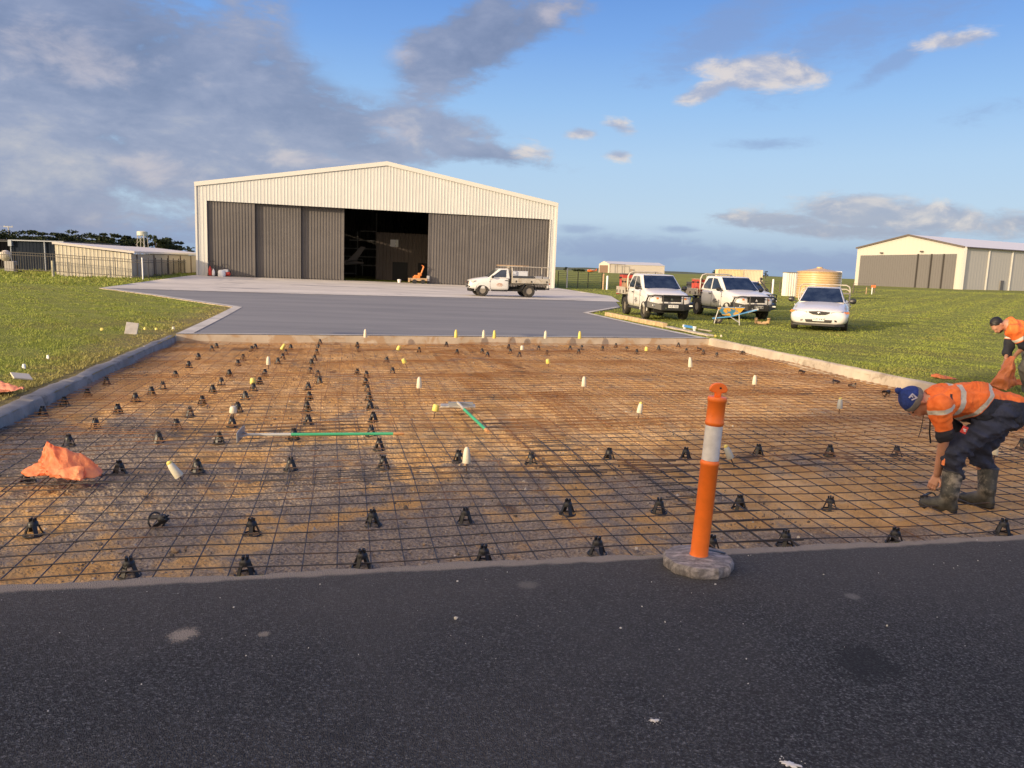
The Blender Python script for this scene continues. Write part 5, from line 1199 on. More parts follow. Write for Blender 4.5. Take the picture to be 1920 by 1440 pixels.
def hand(wrist, palm, tip, side, curl=.5, sc=1.0):
    """a hand: palm slab, four fingers of different length with two bends, and a thumb from the side of the palm"""
    w, p, t = (np.array(v, float) for v in (wrist, palm, tip)); ax = (t - w) / np.linalg.norm(t - w); sd = np.array(side, float); sd -= ax * (sd @ ax); sd /= np.linalg.norm(sd); nr = np.cross(ax, sd); pr = []
    for o in (-.026, -.009, .009, .026): pr.append((w + sd * o * .55 * sc, w + ax * .085 * sc + sd * o * sc, .014 * sc, .013 * sc))
    for o, l in ((-.028, .062), (-.010, .076), (.009, .082), (.027, .072)):
        b = w + (ax * .085 + sd * o) * sc; m1 = b + (ax * .45 * l + nr * curl * .3 * l) * sc * 1.0; m2 = m1 + (ax * .3 + nr * curl * .55) * l * .55 * sc; e = m2 + (ax * .1 + nr * curl * .6) * l * .42 * sc
        pr += [(b, m1, .0095 * sc, .0088 * sc), (m1, m2, .0088 * sc, .0080 * sc), (m2, e, .0080 * sc, .0068 * sc)]
    b = w + (ax * .028 + sd * .030) * sc; m1 = b + (ax * .030 + sd * .026 + nr * .018) * sc; e = m1 + (ax * .030 + sd * .002 + nr * .022) * sc
    pr += [(b, m1, .014 * sc, .011 * sc), (m1, e, .011 * sc, .0085 * sc)]
    lo, hi = bounds(pr, .02); V, F = nets(soft(pr, .006), lo, hi, .0042 * sc); return relax(V, F, 1), F
def head_prims(c, u, f, sc=1.0):
    u = np.array(u, float); u /= np.linalg.norm(u); f = np.array(f, float); f -= u * (f @ u); f /= np.linalg.norm(f); s = np.cross(f, u); Rm = np.stack([s, f, u])
    L = lambda x, y, z: np.array(c) + (s * x + f * y + u * z) * sc
    pr = [(L(0, -.010, .035), Rm, np.array((.076, .096, .088)) * sc), (L(0, .028, -.035), Rm, np.array((.060, .066, .080)) * sc), (L(0, .062, -.085), L(0, .052, -.08), .026 * sc, .03 * sc),
          (L(0, .094, .000), L(0, .112, -.032), .009 * sc, .014 * sc), (L(.030, .086, .020), L(-.030, .086, .020), .014 * sc, .014 * sc), (L(.022, .088, -.063), L(-.022, .088, -.063), .010 * sc, .010 * sc),
          (L(.076, -.005, .015), L(.080, -.010, -.025), .016 * sc, .011 * sc), (L(-.076, -.005, .015), L(-.080, -.010, -.025), .016 * sc, .011 * sc)]
    return pr, L, Rm
skin = mat('skin', (.52, .27, .18), .5, var=.08, vscale=14, sub=.12); skin2 = mat('skin_dark', (.42, .22, .145), .5, var=.08, vscale=14, sub=.12)
navy = mat('navy_cloth', (.026, .033, .062), .85, var=.25, vscale=7, bump=.35, bscale=60); hair_m = mat('hair_black', (.010, .009, .009), .55)
retro = (.60, .57, .49)
def shirt_mat(name, org, axis, dors, bands, navy_s, navy_d, waist=None):
    """hi-vis shirt: orange, navy lower panel, silver bands at places along the spine axis"""
    def f(g, b, co):
        r = g.vm('SUBTRACT', co, org); s = g.vm('DOT_PRODUCT', r, axis, out=1); d = g.vm('DOT_PRODUCT', r, dors, out=1)
        n = g.noise(co, 9, 5, .6); c = g.mix(g.ss(n, .3, .7), (.80, .145, .022), (.92, .215, .045))
        nv = g.m('MULTIPLY', g.ss(g.m('ADD', s, g.m('MULTIPLY', d, .62)), navy_s + .004, navy_s - .004), g.ss(g.m('ADD', d, g.m('MULTIPLY', g.m('ADD', n, -.5), .03)), navy_d + .003, navy_d - .003))
        c = g.mix(nv, c, (.022, .026, .040))
        for (s0, w, sl, *nv_) in bands:
            e = g.m('ABSOLUTE', g.m('SUBTRACT', g.m('ADD', s, g.m('MULTIPLY', d, sl)), s0)); c = g.mix(g.m('MULTIPLY', g.ss(e, w + .002, w - .002), g.ss(d, .112, .106)) if nv_ else g.ss(e, w + .002, w - .002), c, (.022, .026, .040) if nv_ else g.mix(g.ss(n, .4, .6), retro, (.50, .47, .40)))
        g.put(b.inputs['Base Color'], c); b.inputs['Roughness'].default_value = .8; bump_to(g, b, g.m('ADD', g.noise(co, 45, 4, .6), g.m('MULTIPLY', g.noise(g.vm('MULTIPLY', co, (1.6, 1, .7)), 11, 3, .5, 1.5), 3.0)), .6, .012)
    return custom(name, f)

# ---------------------------------------------------------------- worker bending over in the foreground
hN = np.array(at(1788, 962, ZP)); tN = np.array(at(1727, 951, ZP)); hF = np.array(at(1857, 954, ZP)); tF = np.array(at(1801, 941, ZP))
yN, yF = (hN[1] + tN[1]) / 2, (hF[1] + tF[1]) / 2; yM = (yN + yF) / 2
wp = thing('person', 'bending worker in orange hi-vis shirt, navy trousers, muddy boots and a blue beanie', 'person', (hN[0], yM, float(gz(hN[0], yM)) + ZP))
O1 = np.array(wp.location)
def J(px, py, y): return atd(px, py, y) - O1
neck = J(1744, 755, yM); chest = J(1772, 748, yM); mid = J(1822, 752, yM); pel = J(1874, 772, yM)
sN, sF = J(1757, 757, yM - .17), J(1757, 752, yM + .17); eN, wN = J(1772, 815, yM - .16), J(1757, 890, yM + .03)
eF, wF = J(1792, 806, yM + .16), J(1806, 832, yF + .02)
hipN, hipF = J(1878, 782, yM - .10), J(1878, 776, yM + .10); kN, kF = J(1784, 850, yN - .02), J(1834, 855, yF); aN, aF = J(1784, 932, yN), J(1849, 925, yF)
hc = J(1717, 753, yM); hu, hf = (-.93, -.03, .33), (-.33, -.06, -.93)
hp_, HLc, HRm = head_prims(hc, hu, hf, 1.02)
body = hp_ + [(neck, hc + np.array((.02, 0, .0)), .066, .060), (neck, mid, .10, .12), (mid, pel, .12, .13), (sN, sF, .06, .06), (sN, eN, .052, .043), (eN, wN, .043, .030), (sF, eF, .052, .043), (eF, wF, .043, .030),
              (hipN, kN, .09, .06), (hipF, kF, .09, .06), (kN, aN + (0, 0, .12), .050, .040), (kF, aF + (0, 0, .12), .050, .040)]
hands = [hand(wN, None if False else wN + np.array((-.03, 0, -.08)), wN + np.array((-.045, .0, -.15)), (.75, -.55, .1), -.45), hand(wF, wF + np.array((-.03, 0, -.05)), wF + np.array((-.08, -.02, -.10)), (0, 1, .2), .5)]
soft_obj('body', body, skin, wp, .010, .02, extra=hands)
ax_ = (neck - pel) / np.linalg.norm(neck - pel); dor = np.array([0, 0, 1.0]) - ax_ * ax_[2]; dor /= np.linalg.norm(dor); LT = float(np.linalg.norm(neck - pel))
sm = shirt_mat('hivis_shirt', pel, ax_, dor, [(.440, .023, .10), (.285, .022, .62), (.530, .009, .05, 1)], .255, .118)
def sleeve_m(name, org, axis, bs, w, cuff):
    def f(g, b, co):
        s = g.vm('DOT_PRODUCT', g.vm('SUBTRACT', co, org), axis, out=1); n = g.noise(co, 9, 5, .6); c = g.mix(g.ss(n, .3, .7), (.80, .145, .022), (.92, .215, .045))
        e = g.m('ABSOLUTE', g.m('SUBTRACT', s, bs)); c = g.mix(g.ss(e, w + .002, w - .002), c, retro); c = g.mix(g.ss(s, cuff - .003, cuff + .003), c, (.018, .02, .03))
        g.put(b.inputs['Base Color'], c); b.inputs['Roughness'].default_value = .8; bump_to(g, b, g.noise(co, 45, 4, .6), .3, .01)
    return custom(name, f)
aS = (eN - sN) / np.linalg.norm(eN - sN); sl1 = sleeve_m('hivis_sleeve', sN, aS, .052, .020, .225)
dN = np.array((0, -.085, 0))
torso = [(neck + (.035, 0, .01), mid + (0, 0, .015), .125, .150), (mid + (0, 0, .015), pel + (.0, 0, .015), .155, .165), (chest + dN * 1.0, mid + dN * .9, .125, .125), (chest - dN * 1.0, mid - dN * .9, .125, .125), (mid + dN * .8, pel + dN * .9 + (.0, 0, .015), .130, .130), (mid - dN * .8, pel - dN * .9 + (.0, 0, .015), .130, .130), (mid + (-.02, 0, -.06), pel + (-.10, 0, -.03), .12, .10), (pel + dN * .85 + (.045, 0, .01), pel - dN * .85 + (.045, 0, .01), .150, .150), (mid + dN * .7 + (0, 0, -.04), pel + dN * .8 + (-.03, 0, -.05), .12, .125)]
slv = [(sN + (.012, .0, -.005), eN + (.004, 0, .0), .098, .064), (eN + (.004, 0, .0), eN + (wN - eN) * .03, .062, .058)]; slvF = [(sF, eF, .09, .064), (eF, eF + (wF - eF) * .1, .062, .06)]
def near_sleeve(C):
    d1 = np.minimum.reduce([d_cone(C, *q) for q in slv]); d0 = np.minimum.reduce([d_cone(C, *q) for q in torso]); return (d1 < d0 + .012).astype(int)
ncut = lambda P: -d_cone(P, hc + np.array((-.03, 0, .0)), neck + np.array((.0, 0, .0)), .105, .078)
soft_obj('shirt', torso + slv + slvF, [sm, sl1], wp, .0095, .045, lambda P: folds(P, .026, 19, 3, (1, 1, .8)) + folds(P, .009, 52, 4), cut=ncut, mi_fn=near_sleeve)
# shirt trim: dark piping down the shoulder, hanging cord and lanyard
def strip(name, pts, wv, m, parent, th=.004):
    mb = MB(); pts = [np.array(p) for p in pts]; wv = np.array(wv)
    mb.loft([[p - wv - (0, th, 0), p + wv - (0, th, 0), p + wv + (0, th, 0), p - wv + (0, th, 0)] for p in pts]); return mb.build(name, m, parent)
for nm, pts in (('cord', [J(1743, 772, yM - .02), J(1744, 790, yM - .03), J(1743, 812, yM - .03), J(1745, 831, yM - .03)]), ('lanyard', [J(1732, 772, yM - .01), J(1730, 790, yM - .02), J(1726, 808, yM - .02), J(1722, 820, yM - .02)])):
    mb = MB(); mb.tube(pts, .0065 if nm == 'cord' else .003, 6); mb.build(nm, black_p, wp)
trous = [(pel + dN * .7, hipN, .12, .135), (pel - dN * .7, hipF, .12, .135), (pel + dN * .5 + (.03, 0, -.02), pel - dN * .5 + (.03, 0, -.02), .150, .150), (hipN + (.0, 0, .02), kN + (.02, 0, .01), .140, .100), (hipF + (.0, 0, .02), kF, .140, .095), (kN + (.005, 0, .0), aN + (-.005, 0, .19), .093, .088), (kF, aF + (-.005, 0, .19), .088, .082), (pel + (-.01, 0, .01), pel + (.02, 0, 0), .13, .14)]
zt_ = float(aN[2]) + .20
soft_obj('trousers', trous, navy, wp, .0100, .03, lambda P: folds(P, .034, 22, 8, (1, 1, 1.3)) + folds(P, .011, 60, 9))
mb = MB(); q = J(1808, 806, yN - .155); mb.box((0, 0, 0), (.050, .006, .060), 0, np.array([[.93, 0, .37], [0, 1, 0], [-.37, 0, .93]])); pt = mb.build('label_patch', mat('patch_red', (.62, .06, .045), .7), wp, bevel=.008); pt.location = q
mb = MB(); mb.box((0, -.0045, .004), (.026, .003, .012), 0, np.array([[.93, 0, .37], [0, 1, 0], [-.37, 0, .93]])); mb.box((.002, -.0045, -.010), (.020, .003, .007), 0, np.array([[.93, 0, .37], [0, 1, 0], [-.37, 0, .93]])); mb.box((.001, -.0040, -.004), (.006, .002, .02)); mb.build('label_mark', mat('patch_white', (.7, .6, .58), .7), pt)
mb = MB(); mb.box((0, 0, 0), (.012, .035, .075)); kp = mb.build('knee_patch', mat('patch_orange', (.85, .25, .08), .7), wp, bevel=.004); kp.location = J(1769.5, 864, yN - .03); kp.rotation_euler = (0, .1, 0)
def f_boot(g, b, co):
    n = g.noise(co, 6, 7, .65, .5); n2 = g.noise(co, 22, 5, .6); z = g.sep(co)[2]
    c = g.mix(g.ss(n2, .3, .7), (.026, .027, .025), (.065, .066, .058))
    c = g.mix(g.m('MULTIPLY', g.ss(g.m('ADD', n, g.m('MULTIPLY', g.m('ADD', n2, -.5), .4)), .44, .62), g.ss(z, .07, .17)), c, (.25, .225, .185)); g.put(b.inputs['Base Color'], c); b.inputs['Roughness'].default_value = .62; bump_to(g, b, n2, .3, .01)
custom('gumboot', f_boot)
for hl, te, an in ((hN, tN, aN), (hF, tF, aF)):
    h0, t0 = hl - O1, te - O1; fd2 = (t0 - h0) / np.linalg.norm(t0 - h0); up = np.array((0, 0, 1.0)); top = an + np.array((-.012, 0, .235)); ank = h0 + fd2 * .045 + up * .10
    bt = [(top, ank + up * .06, .082, .066), (ank + up * .06, ank, .066, .058), (h0 + up * .048 + fd2 * .02, h0 + fd2 * .1 + up * .055, .05, .05), (ank, h0 + fd2 * .15 + up * .06, .056, .050), (h0 + fd2 * .1 + up * .05, t0 - fd2 * .02 + up * .045, .050, .044)]
    o = soft_obj('boot', bt, MATS['gumboot'], wp, .0095, .02, cut=lambda P, top=top: np.maximum(P[..., 2] - top[2], -(P[..., 2] - .004)))
    so_ = [(h0 + fd2 * .02 + up * .012, h0 + fd2 * .10 + up * .012, .047, .042), (h0 + fd2 * .1 + up * .012, t0 - fd2 * .02 + up * .012, .044, .044)]
    soft_obj('sole', so_, black_p, o, .0085, .01, cut=lambda P: np.maximum(P[..., 2] - .028, -P[..., 2]))
    mb = MB(); mb.tube([top + (math.cos(a) * .081, math.sin(a) * .081, -.008) for a in np.linspace(0, 6.283, 24, endpoint=False)], .006, 6, closed=True); mb.build('top_rim', black_p, o, smooth=True)
# beanie: knitted blue crown with a grey turned up band and a pompom
bl = mat('knit_blue', (.020, .045, .22), .9, bump=.6, bscale=120, var=.2, vscale=30); bg = mat('knit_grey', (.16, .155, .15), .9, bump=.6, bscale=120, var=.15, vscale=30)
U_ = np.array(hu) / np.linalg.norm(hu); zcap = lambda P: (P - hc) @ U_
crown = [(HLc(0, -.012, .045), HRm, np.array((.090, .108, .100))), (HLc(0, -.02, .11), HLc(0, -.025, .145), .055, .03)]
bn_ = soft_obj('beanie', crown, bl, wp, .008, .03, lambda P: folds(P, .004, 60, 12), cut=lambda P: .045 - zcap(P))
soft_obj('band', [(HLc(0, -.008, .030), HRm, np.array((.094, .112, .105)))], bg, bn_, .008, .02, lambda P: folds(P, .003, 50, 13), cut=lambda P: np.maximum(zcap(P) - .060, .002 - zcap(P)))
soft_obj('pompom', [(HLc(0, -.03, .170), HLc(0, -.03, .175), .030, .028)], bl, bn_, .006, .01, lambda P: folds(P, .010, 120, 14))
sdv = np.array(HRm[0]); lp = HLc(0, .02, .085)
for txt, off in (('F', -.0), ('7', .045)):
    pass
Rm_ = Matrix((tuple(-np.array(HRm[2]) * 0 + np.array(HRm[2])), tuple(HRm[1] * -1), tuple(-np.array(HRm[0])))).transposed()
tq = lettering('F7', .062, mat('knit_white', (.50, .50, .58), .9), bn_, (0, 0, 0), (0, 0, 0), depth=.004, bold=.002)
near = -1 if HRm[0][1] > 0 else 1
xax = Vector(HRm[2]) * -1 + Vector(HRm[1]) * .35; xax.normalize(); zax = Vector(HRm[0]) * near; zax = (zax - xax * zax.dot(xax)); zax.normalize(); yax = zax.cross(xax)
tq.matrix_local = Matrix((tuple(xax) , tuple(yax), tuple(zax))).transposed().to_4x4(); tq.location = Vector(HLc(near * .0865, -.012, .088))
for e in (-1, 1):
    mb = MB(); mb.lathe([(.001, -.009), (.007, -.006), (.009, 0), (.007, .006), (.001, .009)], 10, HLc(e * .030, .093, .004)); mb.build('eye', mat('eye_dark', (.03, .02, .015), .2), wp, smooth=True)

# ---------------------------------------------------------------- second worker at the right edge
y2 = 12.4; ft = atd(1925, 750, y2)
w2 = thing('person', 'dark haired worker in orange and navy shirt leaning over an orange bag at right', 'person', (ft[0], y2, float(gz(ft[0], y2)) - .06)); O2 = np.array(w2.location)
def K(px, py, dy=0.0): return atd(px, py, y2 + dy) - O2
hc2 = K(1870, 610); hu2, hf2 = (-.80, -.05, .55), (-.50, -.28, -.82)
hp2, HL2, HR2 = head_prims(hc2, hu2, hf2, 1.0)
nk = K(1890, 610); md = K(1918, 622); pl = K(1945, 640); s2n, s2f = K(1899, 619, -.19), K(1899, 613, .19); e2n, e2f = K(1918, 652, -.20), K(1892, 650, .17); w2n, w2f = K(1903, 667, -.10), K(1886, 672, .06)
z2 = float(K(1925, 750)[2])
h2n, h2f = pl + (0, -.1, 0), pl + (0, .1, 0); k2n, k2f = K(1922, 690, -.12), K(1926, 690, .12); a2n, a2f = K(1930, 742, -.12), K(1926, 742, .14)
soft_obj('body', hp2 + [(nk, hc2 + (.02, 0, 0), .065, .06), (nk, md, .1, .12), (md, pl, .12, .13), (s2n, s2f, .06, .06), (s2n, e2n, .05, .042), (e2n, w2n, .042, .03), (s2f, e2f, .05, .042), (e2f, w2f, .042, .03), (h2n, k2n, .09, .06), (h2f, k2f, .09, .06), (k2n, a2n, .055, .045), (k2f, a2f, .055, .045)], skin2, w2, .012, .02,
         extra=[hand(w2n, None if 0 else w2n, w2n + np.array((-.06, 0, -.14)), (0, -1, .1), .6), hand(w2f, w2f, w2f + np.array((-.02, 0, -.15)), (0, -1, .2), .6)])
soft_obj('hair', [(HL2(0, -.022, .044), HR2, np.array((.086, .102, .092))), (HL2(0, -.075, -.01), HL2(0, -.06, -.05), .045, .035)], hair_m, w2, .008, .02, lambda P: folds(P, .006, 90, 21), cut=lambda P: np.minimum(((P - hc2) @ HR2[1]) - .045, .04 - ((P - hc2) @ HR2[2])))
soft_obj('beard', [(HL2(0, .045, -.075), HL2(0, .02, -.06), .050, .055)], hair_m, w2, .008, .02, lambda P: folds(P, .004, 120, 22), cut=lambda P: np.maximum(((P - hc2) @ HR2[1]) - .088, ((P - hc2) @ HR2[2]) + .052))
a2 = (nk - pl) / np.linalg.norm(nk - pl); d2 = np.array([0, 0, 1.0]) - a2 * a2[2]; d2 /= np.linalg.norm(d2)
sm2 = shirt_mat('hivis_shirt_far', pl, a2, d2, [(.27, .025, .9)], .10, .02)
aS2 = (e2n - s2n) / np.linalg.norm(e2n - s2n); aS3 = (e2f - s2f) / np.linalg.norm(e2f - s2f)
slA = sleeve_m('hivis_sleeve_near', s2n, aS2, .17, .025, .21); slB = sleeve_m('hivis_sleeve_far', s2f, aS3, .17, .028, .205)
tor2 = [(nk + (.04, 0, 0), md, .13, .16), (md, pl, .16, .16), (s2n + (.06, .05, -.02), md + (0, -.1, 0), .13, .13), (s2f + (.06, -.05, -.02), md + (0, .1, 0), .13, .13)]
sA = [(s2n, e2n, .095, .066)]; sB = [(s2f, e2f, .11, .085), (e2f, e2f + (w2f - e2f) * .55, .085, .075)]
def mi2(C):
    dA = d_cone(C, *sA[0]); dB = np.minimum(d_cone(C, *sB[0]), d_cone(C, *sB[1])); d0 = np.minimum.reduce([d_cone(C, *q) for q in tor2]); r = np.zeros(len(C), int); r[dA < d0 + .01] = 1; r[(dB < d0 + .01) & (dB < dA)] = 2; return r
soft_obj('shirt', tor2 + sA + sB, [sm2, slA, slB], w2, .012, .04, lambda P: folds(P, .026, 20, 31), mi_fn=mi2, cut=lambda P: -d_cone(P, hc2 + np.array((-.03, 0, .0)), nk, .105, .08))
grey_tr = mat('grey_trousers', (.15, .15, .135), .85, var=.2, vscale=6, bump=.3, bscale=60)
soft_obj('trousers', [(pl + (0, -.08, 0), pl + (0, .08, 0), .16, .16), (h2n, k2n, .14, .1), (h2f, k2f, .14, .1), (k2n, a2n, .095, .085), (k2f, a2f, .095, .085)], grey_tr, w2, .012, .03, lambda P: folds(P, .014, 26, 33))
for an in (a2n, a2f):
    soft_obj('boot', [(an + (.03, 0, -.03), an + (-.14, 0, -.05), .055, .045), (an + (0, 0, .08), an + (.02, 0, -.03), .06, .055)], mat('boot_tan', (.22, .15, .09), .7), w2, .012, .02)

# ---------------------------------------------------------------- orange plastic
def plast(name, a, b, trn):
    m = mat(name, a, .38, base2=b, vscale=5, trans=trn, bump=.6, bscale=26); return m
pl1 = plast('orange_plastic', (.86, .27, .11), (.95, .42, .20), .42); pl2 = plast('pink_plastic', (.66, .24, .16), (.72, .30, .20), .25); pl3 = plast('rust_plastic', (.60, .17, .06), (.72, .25, .10), .3)
def crumple(hulls, m, lab, base, y, seed, amp=.018, cat='plastic bag', name='plastic_sheet', levels=4):
    """a crumpled bag: taut panels between its high points, creased and folded"""
    V = np.zeros((0, 3)); Fs = []
    for hi_, pts in enumerate(hulls):
        bm = bmesh.new()
        for (px, py, dy) in pts: bm.verts.new(Vector(tuple(float(c) for c in (atd(px, py, y + dy) - base))))
        r = bmesh.ops.convex_hull(bm, input=bm.verts); bmesh.ops.delete(bm, geom=[g_ for g_ in r['geom_interior'] if isinstance(g_, bmesh.types.BMVert)], context='VERTS')
        bmesh.ops.triangulate(bm, faces=bm.faces)
        for _ in range(levels): bmesh.ops.subdivide_edges(bm, edges=[e for e in bm.edges if e.calc_length() > .018], cuts=1, use_grid_fill=True); bmesh.ops.triangulate(bm, faces=bm.faces)
        for _ in range(3): bmesh.ops.smooth_vert(bm, verts=bm.verts, factor=.5, use_axis_x=True, use_axis_y=True, use_axis_z=True)
        bm.normal_update(); P = np.array([v.co for v in bm.verts]); N = np.array([v.normal for v in bm.verts]); top = P[np.argmax(P[:, 2])]
        d = P - top; r_ = np.linalg.norm(d, axis=1); an = np.arctan2(d[:, 1], d[:, 0]); fold = (1 - 2 * np.abs(np.sin(an * 4.5 + 2 * np.sin(r_ * 9 + seed)))) * np.clip(r_ * 5, 0, 1)
        P = P + N * (amp * .55 * fold + folds(P, amp * 1.5, 11, seed + hi_) + folds(P, amp * .8, 27, seed + 7 + hi_) + folds(P, amp * .3, 70, seed + 9))[:, None]
        P[:, 2] = np.maximum(P[:, 2], -.01); Fs.append(np.array([[v.index for v in f.verts] for f in bm.faces]) + len(V)); V = np.concatenate([V, P]); bm.free()
    o = np_mesh(name, V, np.concatenate(Fs), m, None, smooth=True); o.data.set_sharp_from_angle(angle=rad(38)); o.location = base; return tag(o, lab, cat)
b0 = np.array(at(120, 898, ZP + .06))
crumple([[(84, 819, .02), (88, 823, 0), (70, 866, -.05), (82, 893, -.15), (130, 842, .0), (160, 852, .03), (188, 868, .04), (199, 884, .02), (180, 899, -.12), (120, 894, -.2), (150, 880, .25), (100, 880, .22)], [(38, 888, -.02), (52, 873, 0), (84, 862, 0), (105, 893, -.1), (45, 895, -.05), (90, 880, .12)], [(80, 880, -.16), (160, 872, -.12), (158, 903, -.2), (100, 897, -.22), (168, 896, -.05), (90, 893, -.02)]], pl1, 'crumpled orange plastic bag with a raised peak lying on the mesh at left', b0, b0[1], 5, .017)
b0 = np.array(at(10, 735, .03))
crumple([[(-70, 712, .1), (-10, 713, 0), (20, 717, 0), (50, 728, -.05), (30, 734, -.1), (-40, 740, -.15), (-80, 735, 0), (0, 730, .25)]], pl2, 'pinkish orange plastic sheet flopped over the left kerb at the frame edge', b0, b0[1], 7, .02)
b0 = np.array(at(1885, 730, .0)); b0[1] = y2 - .25; b0[2] = float(gz(b0[0], y2)) - .1
crumple([[(1889, 668, .05), (1906, 664, -.05), (1900, 690, -.12), (1853, 722, -.05), (1858, 728, .08), (1888, 735, -.10), (1905, 724, .02), (1898, 690, .12), (1880, 690, .08)], [(1895, 712, .1), (1914, 708, .1), (1918, 722, .05), (1898, 726, 0), (1905, 716, .2)]], pl3, 'orange plastic bag hanging from the hands of the dark haired worker', b0, y2 - .25, 9, .016)
b0 = np.array(at(1760, 708, .02)); crumple([[(1743, 701, .05), (1755, 699, 0), (1775, 704, 0), (1800, 712, -.1), (1770, 712, -.1), (1745, 706, 0), (1770, 705, .25)]], pl3, 'flat rusty orange plastic scrap on the grass beyond the worker in the blue beanie', b0, b0[1], 11, .012)
b0 = np.array(at(1905, 796, ZP + .06)); crumple([[(1890, 782, 0), (1905, 768, .1), (1940, 760, .1), (1970, 775, 0), (1960, 800, -.1), (1895, 798, -.1), (1930, 785, .3)]], pl1, 'orange plastic heap on the mesh behind the bending worker', b0, b0[1], 13, .02)
# ================================================================== VEHICLES (x forward, y to the vehicle's left)
paint = mat('car_white', (.68, .67, .635), .28, coat=.5, var=.02, dirt=(.52, .46, .37), dscale=2.2, dthr=(.66, .85)); tyre_m = mat('tyre', (.022, .021, .020), .85, bump=.3, bscale=60, dirt=(.09, .075, .055), dscale=6, dthr=(.5, .65)); rim_m = mat('rim_steel', (.30, .265, .21), .45, metal=.4)
trim_b = mat('bar_black', (.020, .020, .021), .38, spec=.6); lamp_m = mat('lamp_glass', (.42, .42, .41), .12, metal=.5); amber = mat('amber_lens', (.75, .25, .06), .2); alloy = mat('tray_alloy', (.50, .46, .38), .5, metal=.25, var=.12, vscale=3, dirt=(.36, .29, .20), dscale=3, dthr=(.5, .7)); chrome = mat('chrome', (.7, .7, .7), .12, metal=1.0)
glass_c = mat('car_glass', (.020, .028, .040), .05, spec=1.0, var=.5, vscale=2.5); under = mat('underbody', (.012, .012, .012), .9); plate_w = mat('plate_white', (.70, .70, .66), .5); ink = mat('plate_ink', (.02, .03, .10), .5); ink_o = mat('sign_rust', (.45, .17, .07), .6); ink_k = mat('sign_dark', (.10, .09, .085), .6)  # car_glass colour varies to paint in uneven reflections
Rv = lambda s: np.array([[1, 0, 0], [0, 0, s], [0, -s, 0.0]])
def wheel(t, x, y, r, w, side):
    mb = MB(); mb.lathe([(r * .52, -w * .40), (r * .78, -w * .5), (r * .95, -w * .46), (r, -w * .30), (r, w * .30), (r * .95, w * .46), (r * .78, w * .5), (r * .52, w * .40)], 32, (x, y, r), Rv(1), caps=False); wh = mb.build('wheel', tyre_m, t, smooth=True)
    mb = MB(); s = side; prof = [(.03, s * w * .30), (r * .14, s * w * .30), (r * .18, s * w * .22), (r * .33, s * w * .14), (r * .42, s * w * .26), (r * .47, s * w * .34), (r * .52, s * w * .42), (r * .53, s * w * .38), (r * .52, -s * w * .3)]
    mb.lathe([(a, b) for a, b in prof], 28, (x, y, r), Rv(-1))
    for k in range(8):
        a = k * math.pi / 4; mb.lathe([(.001, 0), (r * .05, 0), (r * .05, .012), (.001, .014)], 8, (x + r * .40 * math.cos(a), y + s * w * .22, r + r * .40 * math.sin(a)), Rv(-s))
    mb.build('rim', rim_m, wh, smooth=True)
def body(t, st, arches, ar, name='body'):
    rings = []
    for (x, zs, zb, zc, ws, wm, wb) in st:
        hf = [(ws * .86, zs), (ws, zs + .05), (wm, zs + (zb - zs) * .42), (wm * .995, zs + (zb - zs) * .74), (wb, zb), (wb * .86, zb + (zc - zb) * .6), (wb * .45, zc), ]
        rings.append([(x, y, z) for y, z in hf] + [(x, 0, zc + .005)] + [(x, -y, z) for y, z in reversed(hf)] + [(x, 0, zs)])
    mb = MB(); mb.loft(rings); o = mb.build(name, paint, t, smooth=True, sharp=60)
    m_ = o.modifiers.new('s', 'SUBSURF'); m_.levels = 1; m_.render_levels = 1; bake(o)
    cut = MB()
    for ax in arches:
        for s in (-1, 1): cut.lathe([(ar, -.32), (ar, .32)], 28, (ax, s * .85, ar * .86), Rv(1))
    c = cut.build('cut', under); bm_ = o.modifiers.new('b', 'BOOLEAN'); bm_.operation = 'DIFFERENCE'; bm_.object = c; bm_.solver = 'EXACT'; bake(o); bpy.data.objects.remove(c)
    me = o.data
    if len(me.materials) < 2: me.materials.append(under)
    me.polygons.foreach_set('use_smooth', [True] * len(me.polygons)); me.set_sharp_from_angle(angle=rad(40)); return o
def cabin(t, xf, xrf, xrr, xb, zf, zr, zbk, wf, wr, wbk, name='cab', bev=.06):
    P = [(xf, wf, zf), (xrf, wr, zr - .02), (xrr, wr, zr), (xb, wbk, zbk)]; L = [np.array(p) for p in P]; Rr = [np.array((p[0], -p[1], p[2])) for p in P]
    vs = L + Rr; mb = MB(); mb.add(vs, [(0, 1, 2, 3), (7, 6, 5, 4), (0, 4, 5, 1), (1, 5, 6, 2), (2, 6, 7, 3), (3, 7, 4, 0)]); o = mb.build(name, paint, t, smooth=True, sharp=20)
    b = o.modifiers.new('Bevel', 'BEVEL'); b.width = bev; b.segments = 3; b.limit_method = 'ANGLE'; b.angle_limit = rad(20)
    return L, Rr
def bilq(q, s, u): return (q[0] * (1 - s) + q[1] * s) * (1 - u) + (q[3] * (1 - s) + q[2] * s) * u
def panel(name, q, poly, m, parent, off=.006, th=.004):
    """a pane on a four-cornered face: poly in 0..1 coordinates of the face"""
    q = [np.array(p, float) for p in q]; n = np.cross(q[1] - q[0], q[3] - q[0]); n /= np.linalg.norm(n); P = [bilq(q, s, u) + n * off for s, u in poly]
    mb = MB(); mb.extrude(P, n * th); return mb.build(name, m, parent)
def rhomb(c, r, ang, x): return [(x, c[0] + r * math.cos(ang), c[1] + r * math.sin(ang)), (x, c[0] + r * .5 * math.cos(ang + 1.05) , c[1] + r * .5 * math.sin(ang + 1.05)), (x, c[0], c[1]), (x, c[0] + r * .5 * math.cos(ang - 1.05), c[1] + r * .5 * math.sin(ang - 1.05))]
